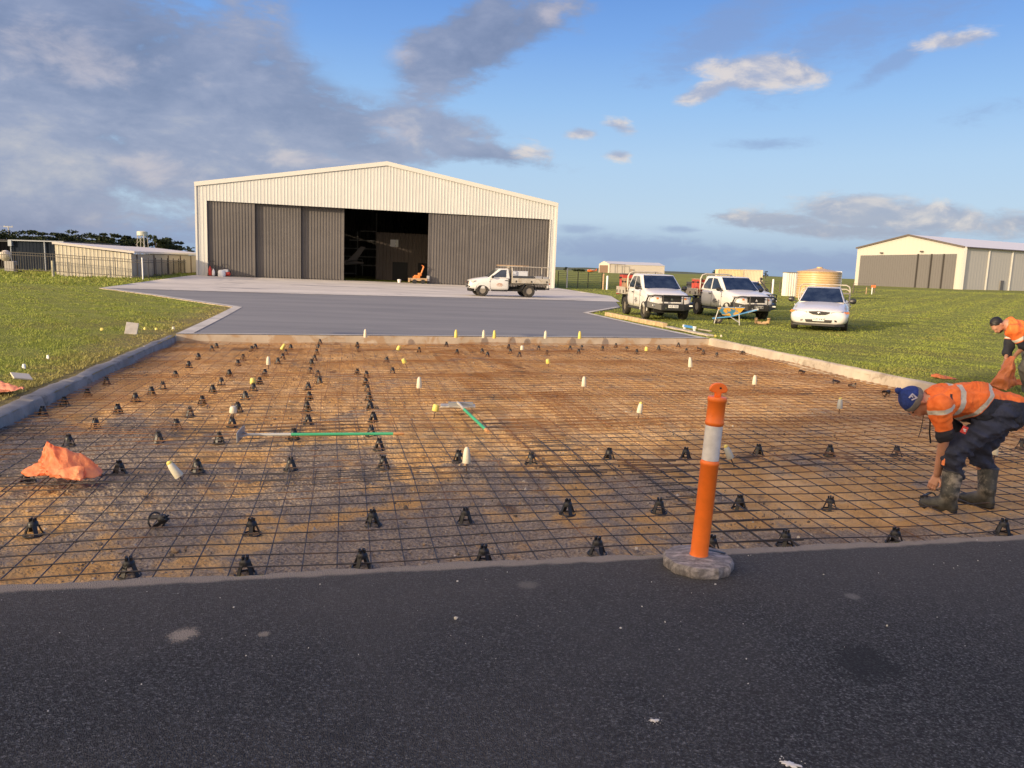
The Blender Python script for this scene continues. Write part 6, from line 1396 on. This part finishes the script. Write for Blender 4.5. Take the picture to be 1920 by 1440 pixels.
def mirrors(t, x, y, z):
    for s in (-1, 1): mb = MB(); mb.lathe([(.01, -.10), (.075, -.085), (.10, -.02), (.10, .04), (.06, .08), (.01, .09)], 14, (x, s * (y + .09), z), np.array([[0, 1, 0], [1, 0, 0], [0, 0, 1.0]]) @ np.diag([.75, .65, 1.0]) if False else Rv(1) @ np.diag([.75, .95, 1.1])); mb.box((x + .01, s * (y - .02), z - .05), (.05, .12, .04)); mb.build('mirror', trim_b, t, smooth=True)
def plate(t, txt, x, z, wpl, black=False):
    mb = MB(); mb.box((x, 0, z), (.012, wpl, .115)); pl = mb.build('number_plate', trim_b if black else plate_w, t, bevel=.004)
    if black: mb = MB(); mb.tube([(x + .008, a * wpl * .48, z + b * .052) for a, b in ((-1, -1), (1, -1), (1, 1), (-1, 1))], .004, 4, closed=True); mb.build('border', plate_w, pl)
    lettering(txt, .092, plate_w if black else ink, pl, (x + .0075, 0, z), (rad(90), 0, rad(90)), depth=.001, bold=.0015, spacing=1.1)
def signs(t, x, y, z, side, m1, m2, w=.42):
    """the small sign writing on a door: short strokes, far too small to read in the photo"""
    mb = MB(); r = random.Random(int(abs(x) * 100)); k = 0
    for row, (zz, hgt, mm) in enumerate(((0, .055, m1), (-.075, .055, m1), (-.145, .028, m2))):
        mb = MB(); xx = -w / 2 + (.05 if row != 1 else 0)
        while xx < w / 2 - (.05 if row != 1 else 0):
            ww = r.uniform(.018, .05); mb.box((x + xx, y, z + zz + r.uniform(-.004, .004)), (ww, .004, hgt * r.uniform(.7, 1.0)), 0, None); xx += ww + r.uniform(.008, .02)
        mb.build('sign_writing', mm, t)
def pickup(label, loc, head, dual=True, bullbar=True, plate_txt=None, plate_black=False, snorkel=False, rack=False, group=None, sign=True, cat='pickup truck'):
    t = thing('pickup_truck', label, cat, loc, math.atan2(head[1], head[0]), group)
    cb = -1.22 if dual else -.27; fa, ra = 1.52, (-1.48 if dual else -1.50)
    st = [(2.36, .54, .84, .88, .55, .66, .56), (2.30, .48, .95, .99, .72, .80, .68), (2.12, .44, 1.01, 1.07, .82, .87, .76), (1.80, .42, 1.07, 1.14, .86, .895, .80), (1.30, .40, 1.13, 1.22, .87, .905, .82), (1.05, .39, 1.15, 1.25, .87, .905, .84), (.80, .39, 1.16, 1.20, .87, .905, .85), (.2, .39, 1.17, 1.18, .87, .905, .86), (cb + .25, .39, 1.17, 1.18, .87, .90, .86), (cb, .40, 1.16, 1.17, .86, .885, .85)]
    if not dual: st = [s for s in st if s[0] != .2]
    body(t, st, (fa,), .47)
    zr = 1.79; xrf, xrr = (.36, cb + .26) if dual else (.42, cb + .10)
    L, Rr = cabin(t, 1.16, xrf, xrr, cb + .02, 1.17, zr, 1.13, .83, .68, .85)
    panel('windscreen', [Rr[0], L[0], L[1], Rr[1]], [(.045, .06), (.955, .06), (.955, .93), (.045, .93)], glass_c, t)
    panel('rear_window', [L[3], Rr[3], Rr[2], L[2]], [(.1, .35), (.9, .35), (.88, .9), (.12, .9)], glass_c, t)
    for Q in ((L, 1), (Rr, -1)):
        q = Q[0]; face = [q[0], q[3], q[2], q[1]] if Q[1] > 0 else [q[3], q[0], q[1], q[2]]
        m = (lambda p: [(a, b) for a, b in p]) if Q[1] > 0 else (lambda p: [(1 - a, b) for a, b in p])
        if dual:
            fr = [(.14, .09), (.50, .09), (.44, .86), (.25, .84), (.10, .45)]; rr = [(.55, .09), (.86, .12), (.93, .42), (.80, .82), (.50, .87)]
            fr = [(.10, .10), (.52, .10), (.45, .87), (.22, .84)]; rr = [(.57, .10), (.88, .13), (.93, .32), (.80, .83), (.52, .87)]
            panel('side_window', face, m(fr), glass_c, t); panel('side_window', face, m(rr), glass_c, t)
        else:
            panel('side_window', face, m([(.10, .12), (.80, .12), (.78, .86), (.28, .84)]), glass_c, t)
    for s in (-1, 1):
        for xh in ((-.12, -.98) if dual else (.0,)): mb = MB(); mb.box((xh, s * .905, 1.03), (.20, .03, .04)); mb.build('door_handle', trim_b, t, bevel=.01)
        for xl in ((1.0, .06, -.95) if dual else (1.05, -.12)):
            mb = MB(); mb.box((xl, s * .8995, .80), (.010, .012, .66)); mb.build('door_gap', under, t)
        mb = MB(); mb.box((1.06, s * .903, .93), (.10, .008, .03)); mb.build('badge', chrome, t)
        mb = MB(); mb.box((.0 if dual else .4, s * .80, .37), (1.9 if dual else 1.0, .10, .07)); mb.build('side_step', trim_b, t, bevel=.02)
        if sign: signs(t, .45 if dual else .45, s * .908, .78 if dual else .82, s, ink_k if dual else ink_o, ink_k if dual else ink_o, .40)
        for xw in (fa, ra): wheel(t, xw, s * .77, .385, .25, s)
        mb = MB(); a = [(fa + .49 * math.cos(k), s * .87, .40 + .49 * math.sin(k)) for k in np.linspace(-.1, math.pi + .1, 18)]; mb.tube(a, .022, 6); mb.build('arch_trim', paint, t, smooth=True)
        mb = MB(); mb.extrude([(2.335, s * .40, .78), (2.335, s * .40, .90), (2.22, s * .72, .955), (1.93, s * .87, .99), (2.06, s * .87, .89), (2.22, s * .78, .79)], (.012, s * .022, .012)); hl = mb.build('headlight', lamp_m, t, bevel=.01)
        mb = MB(); mb.box((2.30, s * .56, .86), (.09, .09, .07)); mb.build('indicator', amber, hl)
        mb = MB(); mb.extrude([(2.345, s * .42, .69), (2.345, s * .42, .75), (2.24, s * .80, .76), (2.24, s * .80, .69)], (.012, 0, 0)); mb.build('front_trim', paint, t)
        if not dual or not bullbar: mb = MB(); mb.box((2.30, s * .60, .60), (.10, .22, .09)); mb.build('fog_lamp', trim_b, t, bevel=.02)
    mirrors(t, .92, .90, 1.24)
    mb = MB(); mb.box((2.335, 0, .83), (.06, .78, .23))
    for k in range(5): mb.box((2.37, 0, .75 + k * .042), (.02, .76, .014))
    gr = mb.build('grille', trim_b, t)
    mb = MB(); mb.box((2.355, 0, .705), (.04, .80, .05)); mb.build('grille_bar', paint, t, bevel=.01)
    mb = MB()
    for k in range(3): mb.extrude(rhomb((0, .825), .066, math.pi / 2 + k * 2 * math.pi / 3, 2.385), (.012, 0, 0))
    mb.build('emblem', chrome, gr)
    mb = MB(); mb.box((.4, 0, .42), (3.4, 1.3, .14)); mb.box((2.0, 0, .40), (.5, 1.3, .2)); mb.bar((fa, -.75, .38), (fa, .75, .38), .1, .1); mb.bar((ra, -.75, .38), (ra, .75, .38), .14, .14); mb.box((-1.2, .38, .55), (3.0, .1, .16)); mb.box((-1.2, -.38, .55), (3.0, .1, .16)); mb.build('chassis', under, t)
    if bullbar:
        mb = MB(); mb.extrude([(2.36, -.55, .40), (2.58, -.50, .42), (2.58, .50, .42), (2.36, .55, .40), (2.05, .95, .46), (2.30, .95, .48), (2.62, .50, .42)][:0] or [(2.36, -.50, .40), (2.62, -.46, .40), (2.62, .46, .40), (2.36, .50, .40)], (0, 0, .27)); 
        for s in (-1, 1): mb.extrude([(2.62, s * .46, .40), (2.30, s * .97, .50), (2.02, s * .98, .50), (2.30, s * .46, .40)], (0, 0, .24))
        bb = mb.build('bull_bar', trim_b, t, bevel=.02)
        mb = MB(); mb.tube([(2.60, -.40, .62), (2.58, -.40, .98), (2.58, .40, .98), (2.60, .40, .62)], .034, 10)
        for s in (-1, 1): mb.tube([(2.58, s * .40, .97), (2.46, s * .72, .98), (2.28, s * .92, .94), (2.20, s * .95, .76), (2.20, s * .95, .60)], .034, 10)
        mb.build('hoop', trim_b, bb, smooth=True)
        for s in (-1, 1):
            mb = MB(); mb.box((2.48, s * .72, .60), (.03, .20, .05), 0, rotz(-s * .56)); mb.build('light_bar', plate_w, bb)
            mb = MB(); mb.lathe([(.005, -.02), (.03, -.02), (.03, .02), (.005, .02)], 10, (2.635, s * .30, .50), np.array([[0, 0, 1], [0, 1, 0], [-1, 0, 0.0]])); mb.build('tow_ring', chrome if s < 0 else trim_b, bb)
        px_, pz_ = 2.632, .57
    else:
        mb = MB(); mb.box((2.345, 0, .66), (.07, .8, .12)); mb.box((2.31, 0, .55), (.10, .9, .05)); mb.bar((2.34, 0, .68), (2.33, 0, .54), .1, .1, 0, (0, 1, 0)); mb.build('bumper_intake', trim_b, t, bevel=.02); px_, pz_ = 2.42, .66
    if plate_txt: plate(t, plate_txt, px_, pz_, .40, plate_black)
    # tray
    tf = cb - .10; tr = -2.92 if dual else -2.84; tl_ = tf - tr; zc = .93
    mb = MB(); mb.box(((tf + tr) / 2, 0, zc), (tl_, 1.82, .09)); mb.box(((tf + tr) / 2, .4, zc - .1), (tl_, .08, .14)); mb.box(((tf + tr) / 2, -.4, zc - .1), (tl_, .08, .14)); mb.build('tray', alloy, t)
    for s in (-1, 1):
        mb = MB(); mb.box(((tf + tr) / 2, s * .90, zc + .14), (tl_, .03, .25)); sd = mb.build('tray_side', alloy, t, bevel=.006)
        for k in range(3): mb = MB(); mb.box((tf - .25 - k * (tl_ - .45) / 2, s * .925, zc + .06), (.07, .03, .12)); mb.build('latch', trim_b, sd)
        mb = MB(); mb.extrude([(ra + .47, s * .70, .50), (ra + .53, s * .70, .50), (ra + .30, s * .70, .88), (ra + .24, s * .70, .88)], (0, s * .2, 0)); mb.build('mudguard', trim_b, t); mb = MB(); mb.extrude([(ra - .47, s * .70, .42), (ra - .51, s * .70, .42), (ra - .32, s * .70, .88), (ra - .28, s * .70, .88)], (0, s * .2, 0)); mb.build('mudguard', trim_b, t)
    mb = MB(); mb.box((tr + .015, 0, zc + .14), (.03, 1.82, .25)); mb.build('tailgate', alloy, t, bevel=.006)
    mb = MB(); hz = 1.86; mb.tube([(tf - .02, -.80, zc), (tf - .02, -.80, hz - .2), (tf - .02, -.72, hz - .05), (tf - .02, -.58, hz), (tf - .02, .58, hz), (tf - .02, .72, hz - .05), (tf - .02, .80, hz - .2), (tf - .02, .80, zc)], .036, 10)
    for k in range(1, 6): mb.bar((tf - .02, -.78 + k * .26, zc), (tf - .02, -.78 + k * .26, hz - .02), .02, .02, 0, (1, 0, 0))
    mb.bar((tf - .02, -.79, 1.45), (tf - .02, .79, 1.45), .04, .04); mb.build('headboard', alloy, t, smooth=True)
    for s in (-1, 1): mb = MB(); mb.box((tr - .01, s * .78, zc - .05), (.05, .22, .09)); mb.build('tail_light', red_p, t)
    mb = MB(); mb.bar((tr + .3, 0, .55), (tr - .22, 0, .52), .09, .09); mb.lathe([(.02, 0), (.035, .03), (.02, .06)], 10, (tr - .2, 0, .56)); mb.box((ra + .0, 0, .6), (.9, .9, .2)); mb.build('tow_bar', under, t)
    if rack:
        mb = MB(); hz = 1.90
        for s in (-1, 1):
            mb.tube([(tr + .1, s * .82, zc), (tr + .1, s * .82, hz)], .026, 8); mb.tube([(tf + .55, s * .70, hz + .03), (tr + .1, s * .82, hz)], .026, 8)
        mb.tube([(tr + .1, -.82, hz), (tr + .1, .82, hz)], .026, 8); mb.tube([(tf, -.78, hz), (tf, .78, hz)], .026, 8); mb.build('ladder_rack', alloy, t)
    if snorkel:
        mb = MB(); mb.tube([(1.25, .93, 1.0), (1.18, .92, 1.2), (.50, .76, 1.78), (.49, .76, 1.9)], .045, 10); mb.lathe([(.05, 0), (.085, .02), (.085, .14), (.03, .17)], 12, (.50, .76, 1.88)); mb.build('snorkel', trim_b, t, smooth=True)
    mb = MB(); mb.lathe([(.02, 0), (.012, .06), (.004, .08)], 8, (.0 if dual else .1, 0, zr)); mb.build('roof_aerial', trim_b, t)
    return t
GV = lambda x, y: (x, y, float(gz(x, y)))
def put(px, d, dx=0): p = atd(px, 560, d); return np.array([p[0] + dx, p[1]])
def veh(front_axle, head, fa):
    hd = np.array(head) / np.linalg.norm(head); c = np.array(front_axle) - hd * fa; return GV(c[0], c[1]), hd
def wtrans(t, p): return np.array(t.location) + rotz(t.rotation_euler.z) @ np.array(p)
grpu = 'white work pickups parked at the site'
l1, h1 = veh((6.05, 31.1), (.115, -.99), 1.52)
T1 = pickup('white dual cab pickup with black bull bar and white number plate beside the slab corner', l1, h1, True, True, '1LS 7ZE', group=grpu)
l2, h2 = veh((9.85, 32.9), (.20, -.98), 1.52)
T2 = pickup('white dual cab pickup with black bull bar and black number plate behind the wheelbarrow', l2, h2, True, True, 'ALT7JT', True, group=grpu)
l3, h3 = veh((13.55, 43.0), (.20, -.98), 1.52)
T3 = pickup('white pickup with a black snorkel half hidden behind the one with the black plate', l3, h3, True, True, None, snorkel=True, group=grpu, sign=False); T3.scale = (.88, .88, .86)
ang = rad(180 + 13); cu_ = np.array([-.75, 49.9]); T4 = pickup('white single cab pickup with tray and ladder rack parked on the apron', GV(*cu_), (math.cos(ang), math.sin(ang)), False, False, None, rack=True, group=grpu); T4.location.z += .036
# loads on the trays: things of their own
def load(t, name, lab, cat, p, d, m, extra=None, bev=.02):
    w = wtrans(t, p); o = thing(name, lab, cat, w, t.rotation_euler.z) if extra else None
    mb = MB(); mb.box((0, 0, d[2] / 2), d); b = mb.build('box' if extra else name, m, o, bevel=bev)
    if extra: extra(o)
    else: b.location = w; b.rotation_euler = (0, 0, t.rotation_euler.z); tag(b, lab, cat)
def lid(d, m, hm=None):
    def f(o):
        mb = MB(); mb.box((0, 0, d[2] + .015), (d[0] + .03, d[1] + .03, .05)); mb.build('lid', m, o, bevel=.01)
        mb = MB(); mb.box((d[0] * .3, -d[1] / 2 - .02, d[2] * .8), (.12, .03, .08)); mb.box((-d[0] * .3, -d[1] / 2 - .02, d[2] * .8), (.12, .03, .08)); mb.box((0, -d[1] / 2 - .004, d[2] * .8), (d[0] * .8, .02, .03)); mb.build('latch', trim_b, o)
    return f
tool_w = mat('toolbox_white', (.62, .64, .68), .4); tool_k = mat('toolbox_dark', (.05, .055, .065), .5); red_b = mat('toolbox_red', (.42, .06, .04), .5, var=.2, vscale=4); crate = mat('crate_brown', (.30, .19, .11), .75, var=.25, vscale=6)
load(T4, 'toolbox', 'pale grey white toolbox standing on the tray of the single cab pickup', 'toolbox', (-.95, .05, .98), (1.0, 1.1, .62), tool_w, lid((1.0, 1.1, .62), tool_w))
load(T4, 'toolbox', 'long dark toolbox along the near side of the single cab tray', 'toolbox', (-1.1, .68, .98), (1.35, .36, .32), tool_k, lid((1.35, .36, .32), tool_k))
load(T4, 'crate', 'grey crate on the rear of the single cab tray, front one of two', 'crate', (-2.12, .66, .98), (.42, .40, .32), pale_steel, lid((.42, .40, .32), pale_steel)); load(T4, 'crate', 'grey crate on the rear of the single cab tray, rear one of two', 'crate', (-2.56, .66, .98), (.34, .40, .30), pale_steel, lid((.34, .4, .30), pale_steel))
w = wtrans(T4, (0, .35, 1.97)); mb = MB()
for k in range(4): mb.bar((.55 - k * .1, k * .09, .0 + .002 * k), (-1.55 + k * .15, k * .09, .0), .085, .055)
o = mb.build('timber_planks', timber); o.location = w; o.rotation_euler = (0, 0, T4.rotation_euler.z); tag(o, 'bundle of timber planks lying on the ladder rack of the single cab pickup', 'timber')
load(T1, 'crate', 'brown timber crate on the tray of the pickup nearest the slab', 'crate', (-1.9, -.42, .98), (.9, .8, .55), crate, lid((.9, .8, .55), crate)); load(T1, 'toolbox', 'dark red toolbox on the tray behind the crate, pickup nearest the slab', 'toolbox', (-2.6, -.35, .98), (.5, .9, .75), red_b, lid((.5, .9, .75), tool_k)); load(T1, 'toolbox', 'tan canvas covered box high on the far tray side, pickup nearest the slab', 'toolbox', (-1.95, .42, .98), (1.1, .7, .70), mat('canvas', (.36, .30, .22), .9, var=.15), lid((1.1, .7, .7), tool_k))
load(T2, 'toolbox', 'faded red toolbox on the tray of the black plated pickup', 'toolbox', (-1.85, -.35, .98), (.9, .9, .62), red_b, lid((.9, .9, .62), crate)); load(T2, 'toolbox', 'black toolbox at the tray rear of the black plated pickup', 'toolbox', (-2.6, -.40, .98), (.5, .8, .45), tool_k, lid((.5, .8, .45), tool_k)); load(T2, 'crate', 'brown crate on the far tray side of the black plated pickup', 'crate', (-2.0, .45, .98), (1.1, .6, .6), crate, lid((1.1, .6, .6), crate))

# ---------------------------------------------------------------- low white sedan-fronted ute
l5, h5 = veh((10.98, 27.7), (-.40, -.917), 1.48)
t = thing('sedan_ute', 'low white sedan fronted ute with an oval grille on the grass before the tan tank', 'ute', l5, math.atan2(h5[1], h5[0])); t.scale = (1.06, 1.06, 1.06)
pw = mat('sedan_white', (.70, .685, .66), .25, coat=.6); _p = paint; paint = pw
st = [(2.40, .30, .56, .60, .50, .62, .50), (2.36, .24, .62, .665, .70, .78, .66), (2.22, .22, .67, .73, .82, .88, .76), (1.95, .22, .72, .80, .86, .91, .78), (1.48, .22, .80, .875, .87, .92, .78), (1.1, .22, .86, .93, .87, .92, .78), (.9, .22, .89, .945, .87, .92, .79), (.3, .22, .91, .93, .87, .92, .80), (-.6, .24, .92, .93, .87, .92, .81), (-1.4, .26, .94, .95, .87, .915, .82), (-2.2, .32, .95, .96, .85, .90, .82), (-2.50, .40, .94, .95, .78, .84, .78)]
body(t, st, (1.48, -1.43), .37)
L, Rr = cabin(t, 1.02, .18, -.50, -.85, .905, 1.435, .93, .76, .545, .74, bev=.05)
paint = _p
panel('windscreen', [Rr[0], L[0], L[1], Rr[1]], [(.035, .04), (.965, .04), (.965, .95), (.035, .95)], glass_c, t)
panel('rear_window', [L[3], Rr[3], Rr[2], L[2]], [(.1, .15), (.9, .15), (.88, .88), (.12, .88)], glass_c, t)
for Q in ((L, 1), (Rr, -1)):
    q = Q[0]; face = [q[0], q[3], q[2], q[1]] if Q[1] > 0 else [q[3], q[0], q[1], q[2]]
    p_ = [(.10, .08), (.80, .08), (.76, .88), (.34, .86)]
    panel('side_window', face, p_ if Q[1] > 0 else [(1 - a, b) for a, b in p_], glass_c, t)
for s in (-1, 1):
    for xw in (1.48, -1.43): wheel(t, xw, s * .78, .325, .22, s)
    mb = MB(); mb.extrude([(2.375, s * .36, .555), (2.375, s * .36, .635), (2.27, s * .66, .665), (2.02, s * .855, .675), (2.02, s * .90, .61), (2.27, s * .74, .56)], (.012, s * .010, .010)); hl = mb.build('headlight', lamp_m, t, bevel=.01)
    mb = MB(); mb.extrude([(2.20, s * .765, .585), (2.20, s * .745, .655), (2.04, s * .862, .665), (2.04, s * .90, .60)], (.022, s * .022, .005)); mb.build('indicator', amber, hl)
    mb = MB(); mb.extrude([(2.375, s * .50, .33), (2.375, s * .47, .39), (2.33, s * .62, .39), (2.32, s * .65, .33)], (.03, 0, 0)); mb.build('fog_vent', trim_b, t)
    mb = MB(); mb.box((1.02, s * .905, .62), (.008, .012, .5)); mb.box((-.35, s * .905, .62), (.008, .012, .5)); mb.box((.33, s * .908, .37), (1.36, .006, .008)); mb.build('door_gap', under, t)
    mb = MB(); mb.box((-.2, s * .925, .78), (.2, .03, .04)); mb.build('door_handle', pw, t, bevel=.01)
    mb = MB(); mb.box((0, s * .60, 1.41), (.62, .03, .03)); mb.build('roof_rail', trim_b, t, bevel=.008)
mirrors(t, .72, .90, .98)
mb = MB(); gp = [(-.33, .645), (-.30, .60), (-.20, .555), (0, .54), (.20, .555), (.30, .60), (.33, .645), (0, .665)]
mb.extrude([(2.375, a, b) for a, b in gp], (.045, 0, 0)); gr = mb.build('grille', trim_b, t)
mb = MB(); mb.lathe([(.001, 0), (.046, 0), (.046, .008), (.038, .014), (.001, .016)], 24, (2.42, 0, .60), np.array([[0, 0, 1], [0, 1, 0], [-1, 0, 0.0]])); mb.build('emblem', chrome, gr, smooth=True)
mb = MB(); mb.tube([(2.436, -.018, .592), (2.436, .004, .612), (2.436, .020, .606)], .007, 6); mb.lathe([(.001, 0), (.013, 0), (.001, .006)], 10, (2.434, .014, .588), np.array([[0, 0, 1], [0, 1, 0], [-1, 0, 0.0]])); mb.build('emblem_figure', trim_b, gr)
mb = MB(); mb.extrude([(2.37, a, b) for a, b in ((-.42, .39), (-.38, .30), (.38, .30), (.42, .39))], (.045, 0, 0)); mb.build('lower_intake', trim_b, t)
mb = MB(); mb.extrude([(2.30, -.80, .19), (2.40, -.5, .18), (2.42, .5, .18), (2.30, .80, .19), (2.2, .80, .19), (2.2, -.80, .19)], (0, 0, .05)); mb.build('front_lip', trim_b, t, bevel=.01)
plate(t, '1LS V43', 2.43, .40, .36)
mb = MB(); mb.box((0, 0, .30), (3.8, 1.3, .14)); mb.bar((1.48, -.75, .32), (1.48, .75, .32), .1, .1); mb.bar((-1.43, -.75, .32), (-1.43, .75, .32), .1, .1); mb.build('underbody', under, t)
for x0 in (-.98, -2.2):
    mb = MB(); hz = 1.50 if x0 > -2 else 1.34; mb.tube([(x0, -.86, .90), (x0, -.86, hz - .16), (x0, -.82, hz - .05), (x0, -.72, hz), (x0, .72, hz), (x0, .82, hz - .05), (x0, .86, hz - .16), (x0, .86, .90)], .026, 10); mb.bar((x0, -.86, 1.2), (x0, .86, 1.2), .03, .03); mb.build('rack_hoop', alloy, t, smooth=True)
mb = MB(); mb.box((-1.65, 0, .955), (1.5, 1.5, .02)); mb.build('tub_cover', under, t)
for s in (-1, 1): mb = MB(); mb.box((.35, s * .3, .85), (.15, .45, .55)); 

# ---------------------------------------------------------------- wheelbarrow
pa = put(1356, 29.2); pb = put(1412, 28.9)
bh = (pb - pa) / np.linalg.norm(pb - pa); p0 = pa
t = thing('wheelbarrow', 'blue wheelbarrow with flaking yellow paint standing on the grass before the black plated pickup', 'wheelbarrow', GV(*p0), math.atan2(bh[1], bh[0]))
barrow = mat('barrow_paint', (.05, .20, .36), .5, dirt=(.62, .34, .05), dscale=4.2, dthr=(.47, .53)); blue_f = mat('barrow_blue', (.06, .24, .48), .5, var=.15, vscale=6); steel_f = mat('barrow_steel', (.42, .42, .40), .45, metal=.3)
mb = MB(); r0 = [(.02, -.16, .34), (.55, -.18, .32), (.55, .18, .32), (.02, .16, .34)]; r1 = [(-.18, -.30, .62), (.82, -.34, .66), (.82, .34, .66), (-.18, .30, .62)]; i1 = [(-.15, -.27, .62), (.79, -.31, .66), (.79, .31, .66), (-.15, .27, .62)]; i0 = [(.04, -.14, .37), (.53, -.16, .35), (.53, .16, .35), (.04, .14, .37)]
mb.loft([r0, r1, i1, i0]); mb.build('tray', barrow, t, bevel=.012)
for s in (-1, 1):
    mb = MB(); mb.tube([(-.34, s * .05, .20), (.30, s * .22, .30), (.80, s * .29, .46), (1.25, s * .32, .60)], .024, 8); mb.build('handle', blue_f, t, smooth=True)
    mb = MB(); mb.tube([(.92, s * .29, .48), (1.30, s * .32, .62)], .027, 8); mb.build('grip', steel_f, t, smooth=True)
    mb = MB(); mb.tube([(.62, s * .28, .40), (.66, s * .30, .0)], .022, 8); mb.tube([(.30, s * .22, .30), (.64, s * .29, .10)], .014, 6); mb.build('leg', steel_f, t, smooth=True)
    mb = MB(); mb.tube([(-.12, s * .12, .62), (-.20, s * .12, .30), (-.26, s * .12, .02)], .020, 8); mb.build('front_stay', steel_f, t, smooth=True)
mb = MB(); mb.tube([(-.14, -.14, .60), (-.14, .14, .60)], .02, 8); mb.tube([(-.26, -.14, .03), (-.26, .14, .03)], .02, 8); mb.build('nose_bar', steel_f, t)
wheel(t, -.14, 0, .18, .10, 1)
# tan work boots lying with a stick between
for k, (px, lab) in enumerate(((1418, 'tan work boot standing on the grass left of its pair by the wheelbarrow'), (1440, 'tan work boot standing on the grass right of its pair by the white ute'))):
    p = atd(px, 605, 29.6); z = float(gz(p[0], p[1])); tn = mat('boot_sand', (.52, .34, .17), .7, var=.15, vscale=12); dz = 1 if k == 0 else -1
    o = soft_obj('work_boot', [((0, 0, .05), (dz * .17, .02, .04), .055, .048), ((-.01 * dz, 0, .06), (-.02 * dz, 0, .22), .055, .06)], tn, None, .012, .02, cut=lambda P: np.maximum(P[..., 2] - .23, -P[..., 2])); o.location = (p[0], p[1], z + .03); tag(o, lab, 'boot', 'tan work boots on the grass')
a = atd(1421, 607, 29.5); b = atd(1437, 607.5, 29.5); mb = MB(); mb.bar((0, 0, .05), (b[0] - a[0], b[1] - a[1], .05), .07, .05); o = mb.build('timber_offcut', timber, bevel=.008); o.location = (a[0], a[1], float(gz(a[0], a[1]))); tag(o, 'short tan timber offcut lying between the two work boots', 'timber')
